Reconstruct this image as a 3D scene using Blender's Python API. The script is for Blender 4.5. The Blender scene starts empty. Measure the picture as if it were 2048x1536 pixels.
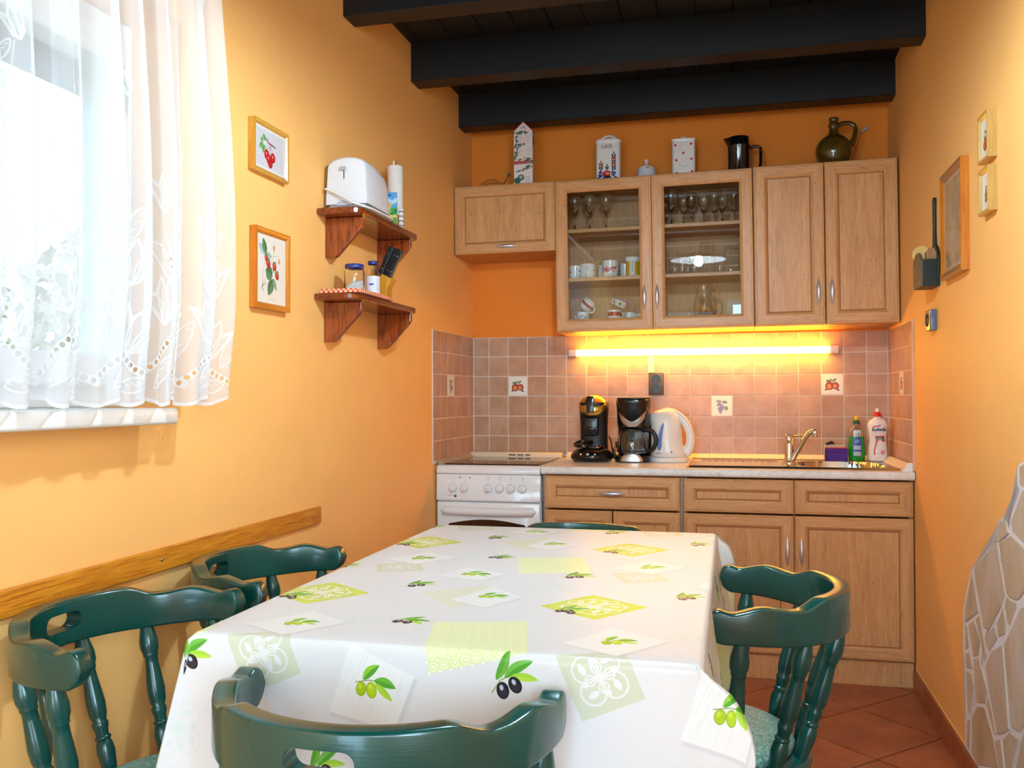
import bpy, bmesh, math, random
import numpy as np
from mathutils import Vector, Matrix
random.seed(7)
PI = math.pi
sc = bpy.context.scene
COL = sc.collection

# ------------------------------------------------------------------ camera
cam = bpy.data.cameras.new('camera')
cam.sensor_width = 36.0
cam.lens = 36.0 * 1814.94 / 2048.0
cam.clip_start = 0.05
cam_o = bpy.data.objects.new('camera', cam)
COL.objects.link(cam_o)
YAW, PITCH, ROLL = 0.2365, 0.0138, -0.0028
fw = Vector((-math.sin(YAW)*math.cos(PITCH), math.cos(YAW)*math.cos(PITCH), math.sin(PITCH)))
rt = Vector((math.cos(YAW), math.sin(YAW), 0))
up = rt.cross(fw)
rt2 = rt*math.cos(ROLL) + up*math.sin(ROLL)
up2 = -rt*math.sin(ROLL) + up*math.cos(ROLL)
M = Matrix((rt2, up2, -fw)).transposed().to_4x4()
M.translation = Vector((1.2833, -4.4647, 1.1591))
cam_o.matrix_world = M
sc.camera = cam_o

# ------------------------------------------------------------------ world, lights, exposure
sc.view_settings.view_transform = 'Standard'
sc.view_settings.look = 'None'
sc.view_settings.gamma = 1.0
sc.view_settings.use_curve_mapping = False
sc.view_settings.exposure = 0.30
sc.cycles.sample_clamp_indirect = 40.0
sc.cycles.transparent_max_bounces = 32
SKY = 2.1
TUBE_EMIT = 32.0
BULB_EMIT = 980.0
w = bpy.data.worlds.new('sky'); sc.world = w
w.use_nodes = True
bg = w.node_tree.nodes['Background']
bg.inputs[0].default_value = (0.64, 0.90, 1.15, 1)
bg.inputs[1].default_value = SKY

def area(name, loc, rot, sx, sy, power, color, portal=False):
    l = bpy.data.lights.new(name, 'AREA'); l.shape = 'RECTANGLE'
    l.size = sx; l.size_y = sy; l.energy = power; l.color = color
    l.cycles.is_portal = portal          # a portal only guides the sky light through its opening
    o = bpy.data.objects.new(name, l); o.location = loc; o.rotation_euler = rot
    COL.objects.link(o); return o
# daylight at the openings; rear ones are added area lamps, brighter than the sky
DAY = (0.64, 0.95, 1.20)
area('daylight_window', (-0.26, -3.114, 1.59), (0, -PI/2, 0), 0.96, 1.21, 1, DAY, portal=True)
area('daylight_fill_door', (0.62, -6.72, 1.06), (PI/2, 0, 0), 0.86, 1.94, 37, DAY)
area('daylight_fill_rear_window', (1.55, -6.72, 1.72), (PI/2, 0, 0), 0.48, 0.94, 16, DAY)
area('daylight_fill_side_window', (2.03, -5.45, 1.45), (0, PI/2, 0), 1.34, 1.34, 78, DAY)

# ------------------------------------------------------------------ helpers
def lin(c):
    return tuple(((v/255.0)/12.92 if v/255.0 <= 0.04045 else ((v/255.0+0.055)/1.055)**2.4) for v in c)

def new_mat(name):
    m = bpy.data.materials.new(name); m.use_nodes = True
    nt = m.node_tree
    return m, nt, nt.nodes['Principled BSDF']

def N(nt, t, **kw):
    n = nt.nodes.new(t)
    for k, v in kw.items(): setattr(n, k, v)
    return n

def coords(nt, scale=(1, 1, 1), rnd=True, kind='Object', rot=(0, 0, 0)):
    tc = N(nt, 'ShaderNodeTexCoord')
    mp = N(nt, 'ShaderNodeMapping')
    mp.inputs['Scale'].default_value = scale
    mp.inputs['Rotation'].default_value = rot
    if rnd:
        oi = N(nt, 'ShaderNodeObjectInfo')
        mu = N(nt, 'ShaderNodeMath', operation='MULTIPLY'); mu.inputs[1].default_value = 17.3
        nt.links.new(oi.outputs['Random'], mu.inputs[0])
        nt.links.new(mu.outputs[0], mp.inputs['Location'])
    nt.links.new(tc.outputs[kind], mp.inputs['Vector'])
    return mp.outputs[0]

def mix_rgb(nt, fac, a, b, mode='MIX'):
    n = N(nt, 'ShaderNodeMix', data_type='RGBA', blend_type=mode)
    for s, v in ((n.inputs[0], fac), (n.inputs[6], a), (n.inputs[7], b)):
        if hasattr(v, 'is_output') or isinstance(v, bpy.types.NodeSocket): nt.links.new(v, s)
        elif isinstance(v, tuple): s.default_value = v if len(v) == 4 else (*v, 1)
        else: s.default_value = v
    return n.outputs[2]

def noise(nt, vec, scale=5, detail=4, rough=0.55, dist=0.0):
    n = N(nt, 'ShaderNodeTexNoise')
    n.inputs['Scale'].default_value = scale; n.inputs['Detail'].default_value = detail
    n.inputs['Roughness'].default_value = rough; n.inputs['Distortion'].default_value = dist
    nt.links.new(vec, n.inputs['Vector'])
    return n.outputs[0]

def ramp(nt, fac, stops):
    r = N(nt, 'ShaderNodeValToRGB'); e = r.color_ramp.elements
    while len(e) < len(stops): e.new(0.5)
    for i, (p, c) in enumerate(stops):
        e[i].position = p; e[i].color = (*c, 1) if len(c) == 3 else c
    nt.links.new(fac, r.inputs[0]); return r.outputs[0]

def bump(nt, bsdf, h, strength=0.2, dist=0.01):
    b = N(nt, 'ShaderNodeBump'); b.inputs['Strength'].default_value = strength
    b.inputs['Distance'].default_value = dist
    nt.links.new(h, b.inputs['Height']); nt.links.new(b.outputs[0], bsdf.inputs['Normal'])

def plain(name, rgb, rough=0.5, metal=0.0, coat=0.0, var=0.06, vscale=14, bmp=0.0, spec=0.5, trans=0.0, ior=1.45, alpha=1.0):
    m, nt, b = new_mat(name)
    c = lin(rgb)
    v = coords(nt)
    nz = noise(nt, v, vscale, 4)
    col = ramp(nt, nz, [(0.3, tuple(x*(1-var) for x in c)), (0.7, tuple(min(1, x*(1+var)) for x in c))])
    nt.links.new(col, b.inputs['Base Color'])
    b.inputs['Roughness'].default_value = rough; b.inputs['Metallic'].default_value = metal
    b.inputs['Coat Weight'].default_value = coat; b.inputs['Specular IOR Level'].default_value = spec
    b.inputs['Transmission Weight'].default_value = trans; b.inputs['IOR'].default_value = ior
    if bmp: bump(nt, b, noise(nt, v, vscale*6, 5), bmp, 0.004)
    return m

def wood(name, c1, c2, c3, axis='z', scale=1.0, rough=0.45, coat=0.0, flecks=True, stretch=14, contrast=1.0):
    m, nt, b = new_mat(name)
    s = {'x': (1, stretch, stretch), 'y': (stretch, 1, stretch), 'z': (stretch, stretch, 1)}[axis]
    v = coords(nt, tuple(q*scale for q in s))
    n1 = noise(nt, v, 2.2, 6, 0.6, 0.6)
    a, bb, cc = lin(c1), lin(c2), lin(c3)
    col = ramp(nt, n1, [(0.28, cc), (0.5, bb), (0.72, a)])
    v2 = coords(nt, tuple(q*scale*5 for q in s))
    n2 = noise(nt, v2, 3.0, 3, 0.5)
    col = mix_rgb(nt, 0.35*contrast, col, ramp(nt, n2, [(0.35, cc), (0.6, a)]))
    if flecks:
        v3 = coords(nt, tuple((q*0.25+0.75)*scale for q in s))
        n3 = noise(nt, v3, 38, 2, 0.5)
        f = ramp(nt, n3, [(0.25, (1, 1, 1)), (0.31, (0, 0, 0))])
        col = mix_rgb(nt, f, col, tuple(x*0.55 for x in cc))
    nt.links.new(col, b.inputs['Base Color'])
    b.inputs['Roughness'].default_value = rough; b.inputs['Coat Weight'].default_value = coat
    b.inputs['Coat Roughness'].default_value = 0.12
    bump(nt, b, n2, 0.06, 0.002)
    return m

def glass(name, tint=(1, 1, 1), rough=0.0, ior=1.45):
    m, nt, b = new_mat(name)
    b.inputs['Base Color'].default_value = (*tint, 1)
    b.inputs['Transmission Weight'].default_value = 1.0
    b.inputs['Roughness'].default_value = rough; b.inputs['IOR'].default_value = ior
    return m

def pane_mat(name, tint=(1, 1, 1)):
    m, nt, b = new_mat(name)
    nt.nodes.remove(b)
    out = nt.nodes['Material Output']
    t = N(nt, 'ShaderNodeBsdfTransparent'); t.inputs[0].default_value = (*tint, 1)
    g = N(nt, 'ShaderNodeBsdfGlossy'); g.inputs['Roughness'].default_value = 0.0
    f = N(nt, 'ShaderNodeFresnel'); f.inputs[0].default_value = 1.5
    mx = N(nt, 'ShaderNodeMixShader')
    ge = N(nt, 'ShaderNodeNewGeometry'); fr = N(nt, 'ShaderNodeMath', operation='SUBTRACT'); fr.inputs[0].default_value = 1.0
    nt.links.new(ge.outputs['Backfacing'], fr.inputs[1])
    ml = N(nt, 'ShaderNodeMath', operation='MULTIPLY'); nt.links.new(f.outputs[0], ml.inputs[0]); nt.links.new(fr.outputs[0], ml.inputs[1])
    m2 = N(nt, 'ShaderNodeMath', operation='MULTIPLY'); m2.inputs[1].default_value = 1.9; nt.links.new(ml.outputs[0], m2.inputs[0])   # both faces of the pane
    nt.links.new(m2.outputs[0], mx.inputs[0]); nt.links.new(t.outputs[0], mx.inputs[1]); nt.links.new(g.outputs[0], mx.inputs[2])
    nt.links.new(mx.outputs[0], out.inputs[0])
    return m

def emit(name, rgb, strength, rough=0.4):
    m, nt, b = new_mat(name)
    b.inputs['Base Color'].default_value = (0.8, 0.8, 0.8, 1); b.inputs['Roughness'].default_value = rough
    b.inputs['Emission Color'].default_value = (*rgb, 1); b.inputs['Emission Strength'].default_value = strength
    return m

# ------------------------------------------------------------------ painted prints (numpy, flat print only)
class Canvas:
    def __init__(s, wm, hm, ppm, bg, alpha=1.0, x0=0.0, y0=0.0, wrap=False):
        s.W, s.H, s.ppm, s.x0, s.y0 = int(round(wm*ppm)), int(round(hm*ppm)), ppm, x0, y0
        s.wm, s.hm, s.wrap = wm, hm, wrap
        s.a = np.zeros((s.H, s.W, 4), np.float32)
        s.a[..., :3] = np.array(bg)/255.0; s.a[..., 3] = alpha
    def _box(s, xa, ya, xb, yb, fn, col, al, keep_alpha=None):
        offs = [(0, 0)]
        if s.wrap: offs = [(i*s.wm, j*s.hm) for i in (-1, 0, 1) for j in (-1, 0, 1)]
        for ox, oy in offs:
            i0 = max(0, int((xa+ox-s.x0)*s.ppm)-2); i1 = min(s.W, int((xb+ox-s.x0)*s.ppm)+3)
            j0 = max(0, int((ya+oy-s.y0)*s.ppm)-2); j1 = min(s.H, int((yb+oy-s.y0)*s.ppm)+3)
            if i1 <= i0 or j1 <= j0: continue
            X = ((np.arange(i0, i1)+0.5)/s.ppm + s.x0 - ox)[None, :]; Y = ((np.arange(j0, j1)+0.5)/s.ppm + s.y0 - oy)[:, None]
            d = fn(X, Y)
            cov = np.clip(0.5 - d*s.ppm, 0, 1)*al
            r = s.a[j0:j1, i0:i1]
            c = col(X, Y) if callable(col) else np.array(col, np.float32)/255.0
            r[..., :3] = r[..., :3]*(1-cov[..., None]) + np.broadcast_to(c, r[..., :3].shape)*cov[..., None]
            if keep_alpha is not None: r[..., 3] = r[..., 3]*(1-cov) + keep_alpha*cov
    def ellipse(s, cx, cy, a, b, rot=0, col=(0, 0, 0), al=1.0, soft=0, ka=None):
        c, n = math.cos(rot), math.sin(rot); m = max(a, b)+soft
        def f(X, Y):
            u = (X-cx)*c + (Y-cy)*n; v = -(X-cx)*n + (Y-cy)*c
            k = np.sqrt((u/a)**2 + (v/b)**2)
            d = (k-1)*min(a, b)
            return d/(1+soft*s.ppm) if soft else d
        s._box(cx-m, cy-m, cx+m, cy+m, f, col, al, ka)
    def ring(s, cx, cy, r, wd, col, al=1.0, ka=None):
        m = r+wd
        s._box(cx-m, cy-m, cx+m, cy+m, lambda X, Y: np.abs(np.hypot(X-cx, Y-cy)-r)-wd/2, col, al, ka)
    def poly(s, P, col, al=1.0, soft=0, ka=None, outline=0):
        P = np.array(P, float); m = 0.002+soft*2+outline
        def f(X, Y):
            X, Y = np.broadcast_arrays(X, Y)
            d = np.full(X.shape, 1e9); ins = np.zeros(X.shape, bool)
            for i in range(len(P)):
                (x1, y1), (x2, y2) = P[i], P[(i+1) % len(P)]
                ex, ey = x2-x1, y2-y1; L2 = ex*ex+ey*ey+1e-12
                t = np.clip(((X-x1)*ex+(Y-y1)*ey)/L2, 0, 1)
                d = np.minimum(d, np.hypot(X-x1-t*ex, Y-y1-t*ey))
                cr = ((y1 > Y) != (y2 > Y)) & (X < ex*(Y-y1)/(y2-y1+1e-12)+x1)
                ins ^= cr
            if outline: return d-outline/2
            d = np.where(ins, -d, d)
            return d/(1+soft*s.ppm) if soft else d
        s._box(P[:, 0].min()-m, P[:, 1].min()-m, P[:, 0].max()+m, P[:, 1].max()+m, f, col, al, ka)
    def line(s, P, wd, col, al=1.0, ka=None):
        P = [tuple(p) for p in P]; xs = [p[0] for p in P]; ys = [p[1] for p in P]
        def f(X, Y):
            X, Y = np.broadcast_arrays(X, Y)
            d = np.full(X.shape, 1e9)
            for (x1, y1), (x2, y2) in zip(P[:-1], P[1:]):
                ex, ey = x2-x1, y2-y1; L2 = ex*ex+ey*ey+1e-12
                t = np.clip(((X-x1)*ex+(Y-y1)*ey)/L2, 0, 1)
                d = np.minimum(d, np.hypot(X-x1-t*ex, Y-y1-t*ey))
            return d-wd/2
        s._box(min(xs)-wd, min(ys)-wd, max(xs)+wd, max(ys)+wd, f, col, al, ka)
    def leaf(s, x1, y1, x2, y2, wd, c1, c2=None, bend=0.0, al=1.0, ka=None, outline=0):
        L = math.hypot(x2-x1, y2-y1); ux, uy = (x2-x1)/L, (y2-y1)/L; pts = []
        for sgn in (1, -1):
            rng = range(0, 13) if sgn > 0 else range(12, -1, -1)
            for i in rng:
                t = i/12; h = wd*(math.sin(PI*t**0.9))**0.8*0.5*sgn + bend*math.sin(PI*t)
                pts.append((x1+ux*L*t-uy*h, y1+uy*L*t+ux*h))
        if outline: s.poly(pts, c1, al, ka=ka, outline=outline); return
        s.poly(pts, c1, al, ka=ka)
        if c2 is not None:
            half = pts[:13] + [(x1+ux*L*i/12-uy*bend*math.sin(PI*i/12), y1+uy*L*i/12+ux*bend*math.sin(PI*i/12)) for i in range(12, -1, -1)]
            s.poly(half, c2, al*0.8, ka=ka)
    def image(s, name, alpha=False):
        im = bpy.data.images.new(name, s.W, s.H, alpha=alpha)
        px = np.ascontiguousarray(s.a, np.float32).copy()
        im.pixels.foreach_set(px.ravel()); im.update(); im.pack()
        return im

def print_mat(name, img, rough=0.5, bmp=0.0, weave=False, coat=0.0, interp='Linear', ext='REPEAT', spec=0.5):
    m, nt, b = new_mat(name)
    t = N(nt, 'ShaderNodeTexImage'); t.image = img; t.interpolation = interp; t.extension = ext
    uv = N(nt, 'ShaderNodeUVMap'); nt.links.new(uv.outputs[0], t.inputs[0])
    nt.links.new(t.outputs[0], b.inputs['Base Color'])
    b.inputs['Roughness'].default_value = rough; b.inputs['Coat Weight'].default_value = coat
    b.inputs['Specular IOR Level'].default_value = spec
    if weave:
        mp = N(nt, 'ShaderNodeMapping'); mp.inputs['Scale'].default_value = (230, 270, 1)
        nt.links.new(uv.outputs[0], mp.inputs[0])
        ck = noise(nt, mp.outputs[0], 1.0, 2)
        bump(nt, b, ck, 0.12, 0.001)
    return m

# ------------------------------------------------------------------ mesh builder
class MB:
    def __init__(s): s.bm = bmesh.new(); s.uv = s.bm.loops.layers.uv.new('UVMap')
    def box(s, x0, x1, y0, y1, z0, z1, bev=0.0, mi=0, seg=2, rot=None, piv=None):
        r = bmesh.ops.create_cube(s.bm, size=1.0); vs = r['verts']
        for v in vs:
            v.co = Vector(((x0+x1)/2 + v.co.x*(x1-x0), (y0+y1)/2 + v.co.y*(y1-y0), (z0+z1)/2 + v.co.z*(z1-z0)))
        fs = {f for v in vs for f in v.link_faces}
        if bev > 0:
            es = list({e for v in vs for e in v.link_edges})
            q = bmesh.ops.bevel(s.bm, geom=es, offset=bev, segments=seg, affect='EDGES', profile=0.5)
            fs = {f for f in q['faces']} | {f for f in fs if f.is_valid}
            vs = list({v for f in fs for v in f.verts})
        for f in fs: f.material_index = mi
        if rot is not None:
            bmesh.ops.transform(s.bm, matrix=Matrix.Translation(piv or Vector()) @ rot @ Matrix.Translation(-(piv or Vector())), verts=vs)
        return vs
    def grid(s, rows, mi=0, closed_u=False, closed_v=False, uvs=None, smooth=True):
        """rows: list of lists of points"""
        V = [[s.bm.verts.new(p) for p in r] for r in rows]
        nr, nc = len(V), len(V[0])
        for i in range(nr if closed_v else nr-1):
            for j in range(nc if closed_u else nc-1):
                i2, j2 = (i+1) % nr, (j+1) % nc
                try: f = s.bm.faces.new((V[i][j], V[i][j2], V[i2][j2], V[i2][j]))
                except ValueError: continue
                f.material_index = mi; f.smooth = smooth
                if uvs is not None:
                    jj, ii = (j+1), (i+1)
                    for l, (a, b) in zip(f.loops, ((i, j), (i, jj), (ii, jj), (ii, j))):
                        l[s.uv].uv = uvs(a, b)
        return V
    def lathe(s, prof, n=24, c=(0, 0, 0), mi=0, axis='z', cap0=True, cap1=True, sx=1.0, sy=1.0, smooth=True, uv=False, a0=0.0):
        rows = []
        for r, z in prof:
            row = []
            for k in range(n):
                a = a0 + 2*PI*k/n; x, y = r*math.cos(a)*sx, r*math.sin(a)*sy
                p = {'z': (x, y, z), 'y': (x, z, y), 'x': (z, x, y)}[axis]
                row.append((c[0]+p[0], c[1]+p[1], c[2]+p[2]))
            rows.append(row)
        zs = [p[1] for p in prof]; zr = (max(zs)-min(zs)) or 1
        V = s.grid(rows, mi, closed_u=True, smooth=smooth, uvs=(lambda i, j: (j/n, (zs[i]-min(zs))/zr)) if uv else None)
        for flag, row in ((cap0, V[0]), (cap1, V[-1])):
            if flag and prof[0 if row is V[0] else -1][0] > 1e-6:
                try:
                    f = s.bm.faces.new(row if row is V[-1] else row[::-1]); f.material_index = mi
                except ValueError: pass
        return V
    def tube(s, pts, r, n=10, mi=0, caps=True, flat=1.0, closed=False):
        pts = [Vector(p) for p in pts]; rows = []; up = None
        for i, p in enumerate(pts):
            if closed: d = pts[(i+1) % len(pts)]-pts[i-1]
            else: d = pts[min(i+1, len(pts)-1)]-pts[max(i-1, 0)]
            d.normalize()
            if up is None:
                up = Vector((0, 0, 1)) if abs(d.z) < 0.9 else Vector((1, 0, 0))
            a = d.cross(up)
            if a.length < 1e-5: a = d.cross(Vector((0, 1, 0)))
            a.normalize(); b = a.cross(d).normalized(); up = b
            rr = r[i] if isinstance(r, (list, tuple)) else r
            rows.append([p + a*rr*math.cos(2*PI*k/n) + b*rr*flat*math.sin(2*PI*k/n) for k in range(n)])
        V = s.grid(rows, mi, closed_u=True, closed_v=closed)
        if caps and not closed:
            for row in (V[0][::-1], V[-1]):
                try: f = s.bm.faces.new(row); f.material_index = mi
                except ValueError: pass
        return V
    def prism(s, poly, y0, y1, axis='y', mi=0, bev=0.0, seg=2):
        """extrude a 2-D outline; axis y: outline is (x,z); axis x: (y,z); axis z: (x,y)"""
        def P(a, b, t): return {'y': (a, t, b), 'x': (t, a, b), 'z': (a, b, t)}[axis]
        A = [s.bm.verts.new(P(a, b, y0)) for a, b in poly]; B = [s.bm.verts.new(P(a, b, y1)) for a, b in poly]
        fs = [s.bm.faces.new(A), s.bm.faces.new(B[::-1])]
        n = len(A)
        for i in range(n): fs.append(s.bm.faces.new((A[i], B[i], B[(i+1) % n], A[(i+1) % n])))
        bmesh.ops.recalc_face_normals(s.bm, faces=fs)
        if bev > 0:
            es = list({e for f in fs[:2] for e in f.edges})
            q = bmesh.ops.bevel(s.bm, geom=es, offset=bev, segments=seg, affect='EDGES', profile=0.5)
            fs = [f for f in fs if f.is_valid] + list(q['faces'])
        for f in fs: f.material_index = mi
        return A+B
    def quad_uv(s, p, uv=((0, 0), (1, 0), (1, 1), (0, 1)), mi=0):
        f = s.bm.faces.new([s.bm.verts.new(q) for q in p]); f.material_index = mi
        for l, u in zip(f.loops, uv): l[s.uv].uv = u
        return f
    def mesh(s, name, mats, smooth=None, sharp=40):
        bmesh.ops.recalc_face_normals(s.bm, faces=s.bm.faces)
        me = bpy.data.meshes.new(name); s.bm.to_mesh(me); s.bm.free()
        for m in (mats if isinstance(mats, (list, tuple)) else [mats]): me.materials.append(m)
        if smooth:
            me.shade_smooth() if hasattr(me, 'shade_smooth') else None
            me.set_sharp_from_angle(angle=math.radians(sharp))
        return me
    def build(s, name, mats, parent=None, smooth=None, sharp=40, loc=None, rot=None):
        return obj(name, s.mesh(name, mats, smooth, sharp), parent, loc, rot)

def obj(name, me, parent=None, loc=None, rot=None):
    o = bpy.data.objects.new(name, me); COL.objects.link(o)
    if parent is not None: o.parent = parent
    if loc is not None: o.location = loc
    if rot is not None: o.rotation_euler = rot
    return o

def tag(o, label, cat, group=None):
    o['label'] = label; o['category'] = cat
    if group: o['group'] = group
    return o

def thing(name, label, cat, loc=(0, 0, 0), rot=(0, 0, 0), group=None):
    o = bpy.data.objects.new(name, None); COL.objects.link(o)
    o.empty_display_size = 0.05
    o.location = loc; o.rotation_euler = rot
    return tag(o, label, cat, group)

def struct(o): o['kind'] = 'structure'; return o

def copy_tree(o, parent=None):
    c = o.copy(); COL.objects.link(c)
    if parent is not None: c.parent = parent
    for ch in list(o.children): copy_tree(ch, c)
    return c

def text_mesh(body, size, depth=0.0006, align='CENTER', shear=0.0, bold=0.0, xs=1.0):
    cu = bpy.data.curves.new('lettering', 'FONT'); cu.body = body; cu.size = size; cu.extrude = depth
    cu.align_x = align; cu.align_y = 'CENTER'; cu.shear = shear; cu.offset = bold; cu.resolution_u = 3
    ob = bpy.data.objects.new('lettering', cu)
    me = bpy.data.meshes.new_from_object(ob); bpy.data.objects.remove(ob)
    for v in me.vertices: v.co.x *= xs
    return me

def text_on(parent, name, body, size, mat, fn, depth=0.0006, **kw):
    """lettering as thin relief; fn maps flat (x,y,z) of the text to parent space"""
    me = text_mesh(body, size, depth, **kw)
    for v in me.vertices: v.co = Vector(fn(v.co.x, v.co.y, v.co.z))
    me.materials.clear(); me.materials.append(mat)
    return obj(name, me, parent)

def Lx(y): return 0.0067*y
def Rx(y): return 1.994 + 0.0092*y
LROT, RROT = -0.0067, -0.0092
# ------------------------------------------------------------------ materials of the room
def plaster(name, rgb):
    m, nt, b = new_mat(name)
    v = coords(nt, (1, 1, 1), rnd=False)
    n1 = noise(nt, v, 1.6, 5, 0.6)
    c = lin(rgb)
    col = ramp(nt, n1, [(0.3, tuple(x*0.955 for x in c)), (0.7, tuple(x*1.03 for x in c))])
    nt.links.new(col, b.inputs['Base Color']); b.inputs['Roughness'].default_value = 0.62
    b.inputs['Specular IOR Level'].default_value = 0.28
    n2 = noise(nt, v, 26, 6, 0.6)
    bump(nt, b, n2, 0.16, 0.006)
    return m
M_PLASTER = plaster('light_orange_plaster', (250, 188, 110)); M_PLASTERB = plaster('deep_orange_plaster', (238, 136, 40))
M_BLACK = wood('black_stained_wood', (13, 14, 17), (7, 8, 10), (3, 3, 5), 'x', 1.2, rough=0.5, flecks=False, stretch=10)
M_BLACKY = wood('black_stained_boards', (9, 9, 12), (5, 6, 8), (3, 3, 4), 'y', 1.0, rough=0.6, flecks=False, stretch=8)
M_WHITE = plain('white_paint', (236, 234, 230), 0.35, coat=0.1, var=0.01)
M_PVC = plain('white_window_plastic', (238, 240, 240), 0.28, var=0.01)
M_GROUT = plain('tile_grout', (228, 210, 198), 0.8, var=0.05)
M_FGROUT = plain('floor_grout', (84, 66, 54), 0.85, var=0.1)
M_PANE = pane_mat('window_pane', (0.97, 0.99, 0.98))

def tile_mat():
    m, nt, b = new_mat('beige_pink_tile')
    v = coords(nt, (1, 1, 1)); oi = N(nt, 'ShaderNodeObjectInfo')
    n1 = noise(nt, v, 13, 5, 0.62)
    a, bb, c = lin((176, 130, 96)), lin((191, 146, 112)), lin((203, 161, 130))
    col = ramp(nt, n1, [(0.28, a), (0.5, bb), (0.75, c)])
    tone = ramp(nt, oi.outputs['Random'], [(0.0, (0.90, 0.87, 0.84)), (0.5, (1, 0.98, 0.97)), (1.0, (1.05, 1.04, 1.05))])
    col = mix_rgb(nt, 1.0, col, tone, 'MULTIPLY')
    nt.links.new(col, b.inputs['Base Color'])
    b.inputs['Roughness'].default_value = 0.30; b.inputs['Specular IOR Level'].default_value = 0.5
    bump(nt, b, noise(nt, v, 30, 3), 0.05, 0.004)
    return m
M_TILE = tile_mat()

def terracotta():
    m, nt, b = new_mat('terracotta_tile')
    v = coords(nt, (1, 1, 1)); oi = N(nt, 'ShaderNodeObjectInfo')
    n1 = noise(nt, v, 7, 7, 0.65)
    col = ramp(nt, n1, [(0.25, lin((132, 66, 36))), (0.5, lin((160, 86, 50))), (0.75, lin((182, 106, 66)))])
    tone = ramp(nt, oi.outputs['Random'], [(0.0, (0.9, 0.88, 0.86)), (1.0, (1.06, 1.05, 1.05))])
    col = mix_rgb(nt, 1.0, col, tone, 'MULTIPLY')
    nt.links.new(col, b.inputs['Base Color']); b.inputs['Roughness'].default_value = 0.42
    bump(nt, b, noise(nt, v, 60, 4), 0.08, 0.004)
    return m
M_TERRA = terracotta()

def stone_mat():
    m, nt, b = new_mat('sandstone_slab')
    v = coords(nt, (1, 1.0, 0.55)); oi = N(nt, 'ShaderNodeObjectInfo')
    n1 = noise(nt, v, 7, 6, 0.65, 0.4)
    col = ramp(nt, n1, [(0.22, lin((160, 140, 118))), (0.45, lin((196, 176, 148))), (0.6, lin((202, 190, 176))), (0.8, lin((208, 184, 144)))])
    n2 = noise(nt, v, 34, 5, 0.7)
    col = mix_rgb(nt, ramp(nt, n2, [(0.26, (0.8, 0.8, 0.8)), (0.36, (0, 0, 0))]), col, lin((116, 92, 74)))
    tone = ramp(nt, oi.outputs['Random'], [(0.0, (0.93, 0.87, 0.8)), (1.0, (1.04, 1.06, 1.12))])
    col = mix_rgb(nt, 1.0, col, tone, 'MULTIPLY')
    nt.links.new(col, b.inputs['Base Color']); b.inputs['Roughness'].default_value = 0.7
    bump(nt, b, n2, 0.35, 0.006)
    return m
M_STONE = stone_mat()
M_MORTAR = plain('white_mortar', (228, 226, 232), 0.85, var=0.06, vscale=20, bmp=0.2)

# ------------------------------------------------------------------ room shell
ZC = 2.632          # underside of the ceiling boards
YF = -6.6           # wall behind the camera
WY0, WY1, WZ0, WZ1 = -3.72, -2.508, 1.110, 2.075   # window opening in the left wall

mb = MB()
mb.box(-0.22, 0, YF-0.2, WY0, 0, 2.75); mb.box(-0.22, 0, WY1, 0.15, 0, 2.75)
mb.box(-0.22, 0, WY0, WY1, 0, WZ0); mb.box(-0.22, 0, WY0, WY1, WZ1, 2.75)
for v in mb.bm.verts: v.co.x += Lx(v.co.y)
wall_left = struct(mb.build('wall_left', M_PLASTER))
mb = MB(); mb.box(-0.36, 2.25, 0, 0.2, 0, 2.75)
wall_back = struct(mb.build('wall_back', M_PLASTERB))
mb = MB()
mb.box(1.994, 2.19, -4.75, 0.0, 0, 2.75); mb.box(1.994, 2.19, YF-0.2, -6.15, 0, 2.75); mb.box(1.994, 2.19, -6.15, -4.75, 0, 0.75); mb.box(1.994, 2.19, -6.15, -4.75, 2.15, 2.75)
for v in mb.bm.verts: v.co.x += 0.0092*v.co.y
wall_right = struct(mb.build('wall_right', M_PLASTER))
mb = MB()
mb.box(-0.10, 0.10, YF-0.2, YF, 0, 2.75); mb.box(0.10, 1.14, YF-0.2, YF, 2.12, 2.75)
mb.box(1.14, 1.25, YF-0.2, YF, 0, 2.75); mb.box(1.25, 1.85, YF-0.2, YF, 0, 1.19); mb.box(1.25, 1.85, YF-0.2, YF, 2.25, 2.75)
mb.box(1.85, 1.95, YF-0.2, YF, 0, 2.75)
wall_front = struct(mb.build('wall_front', M_PLASTER))

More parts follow.
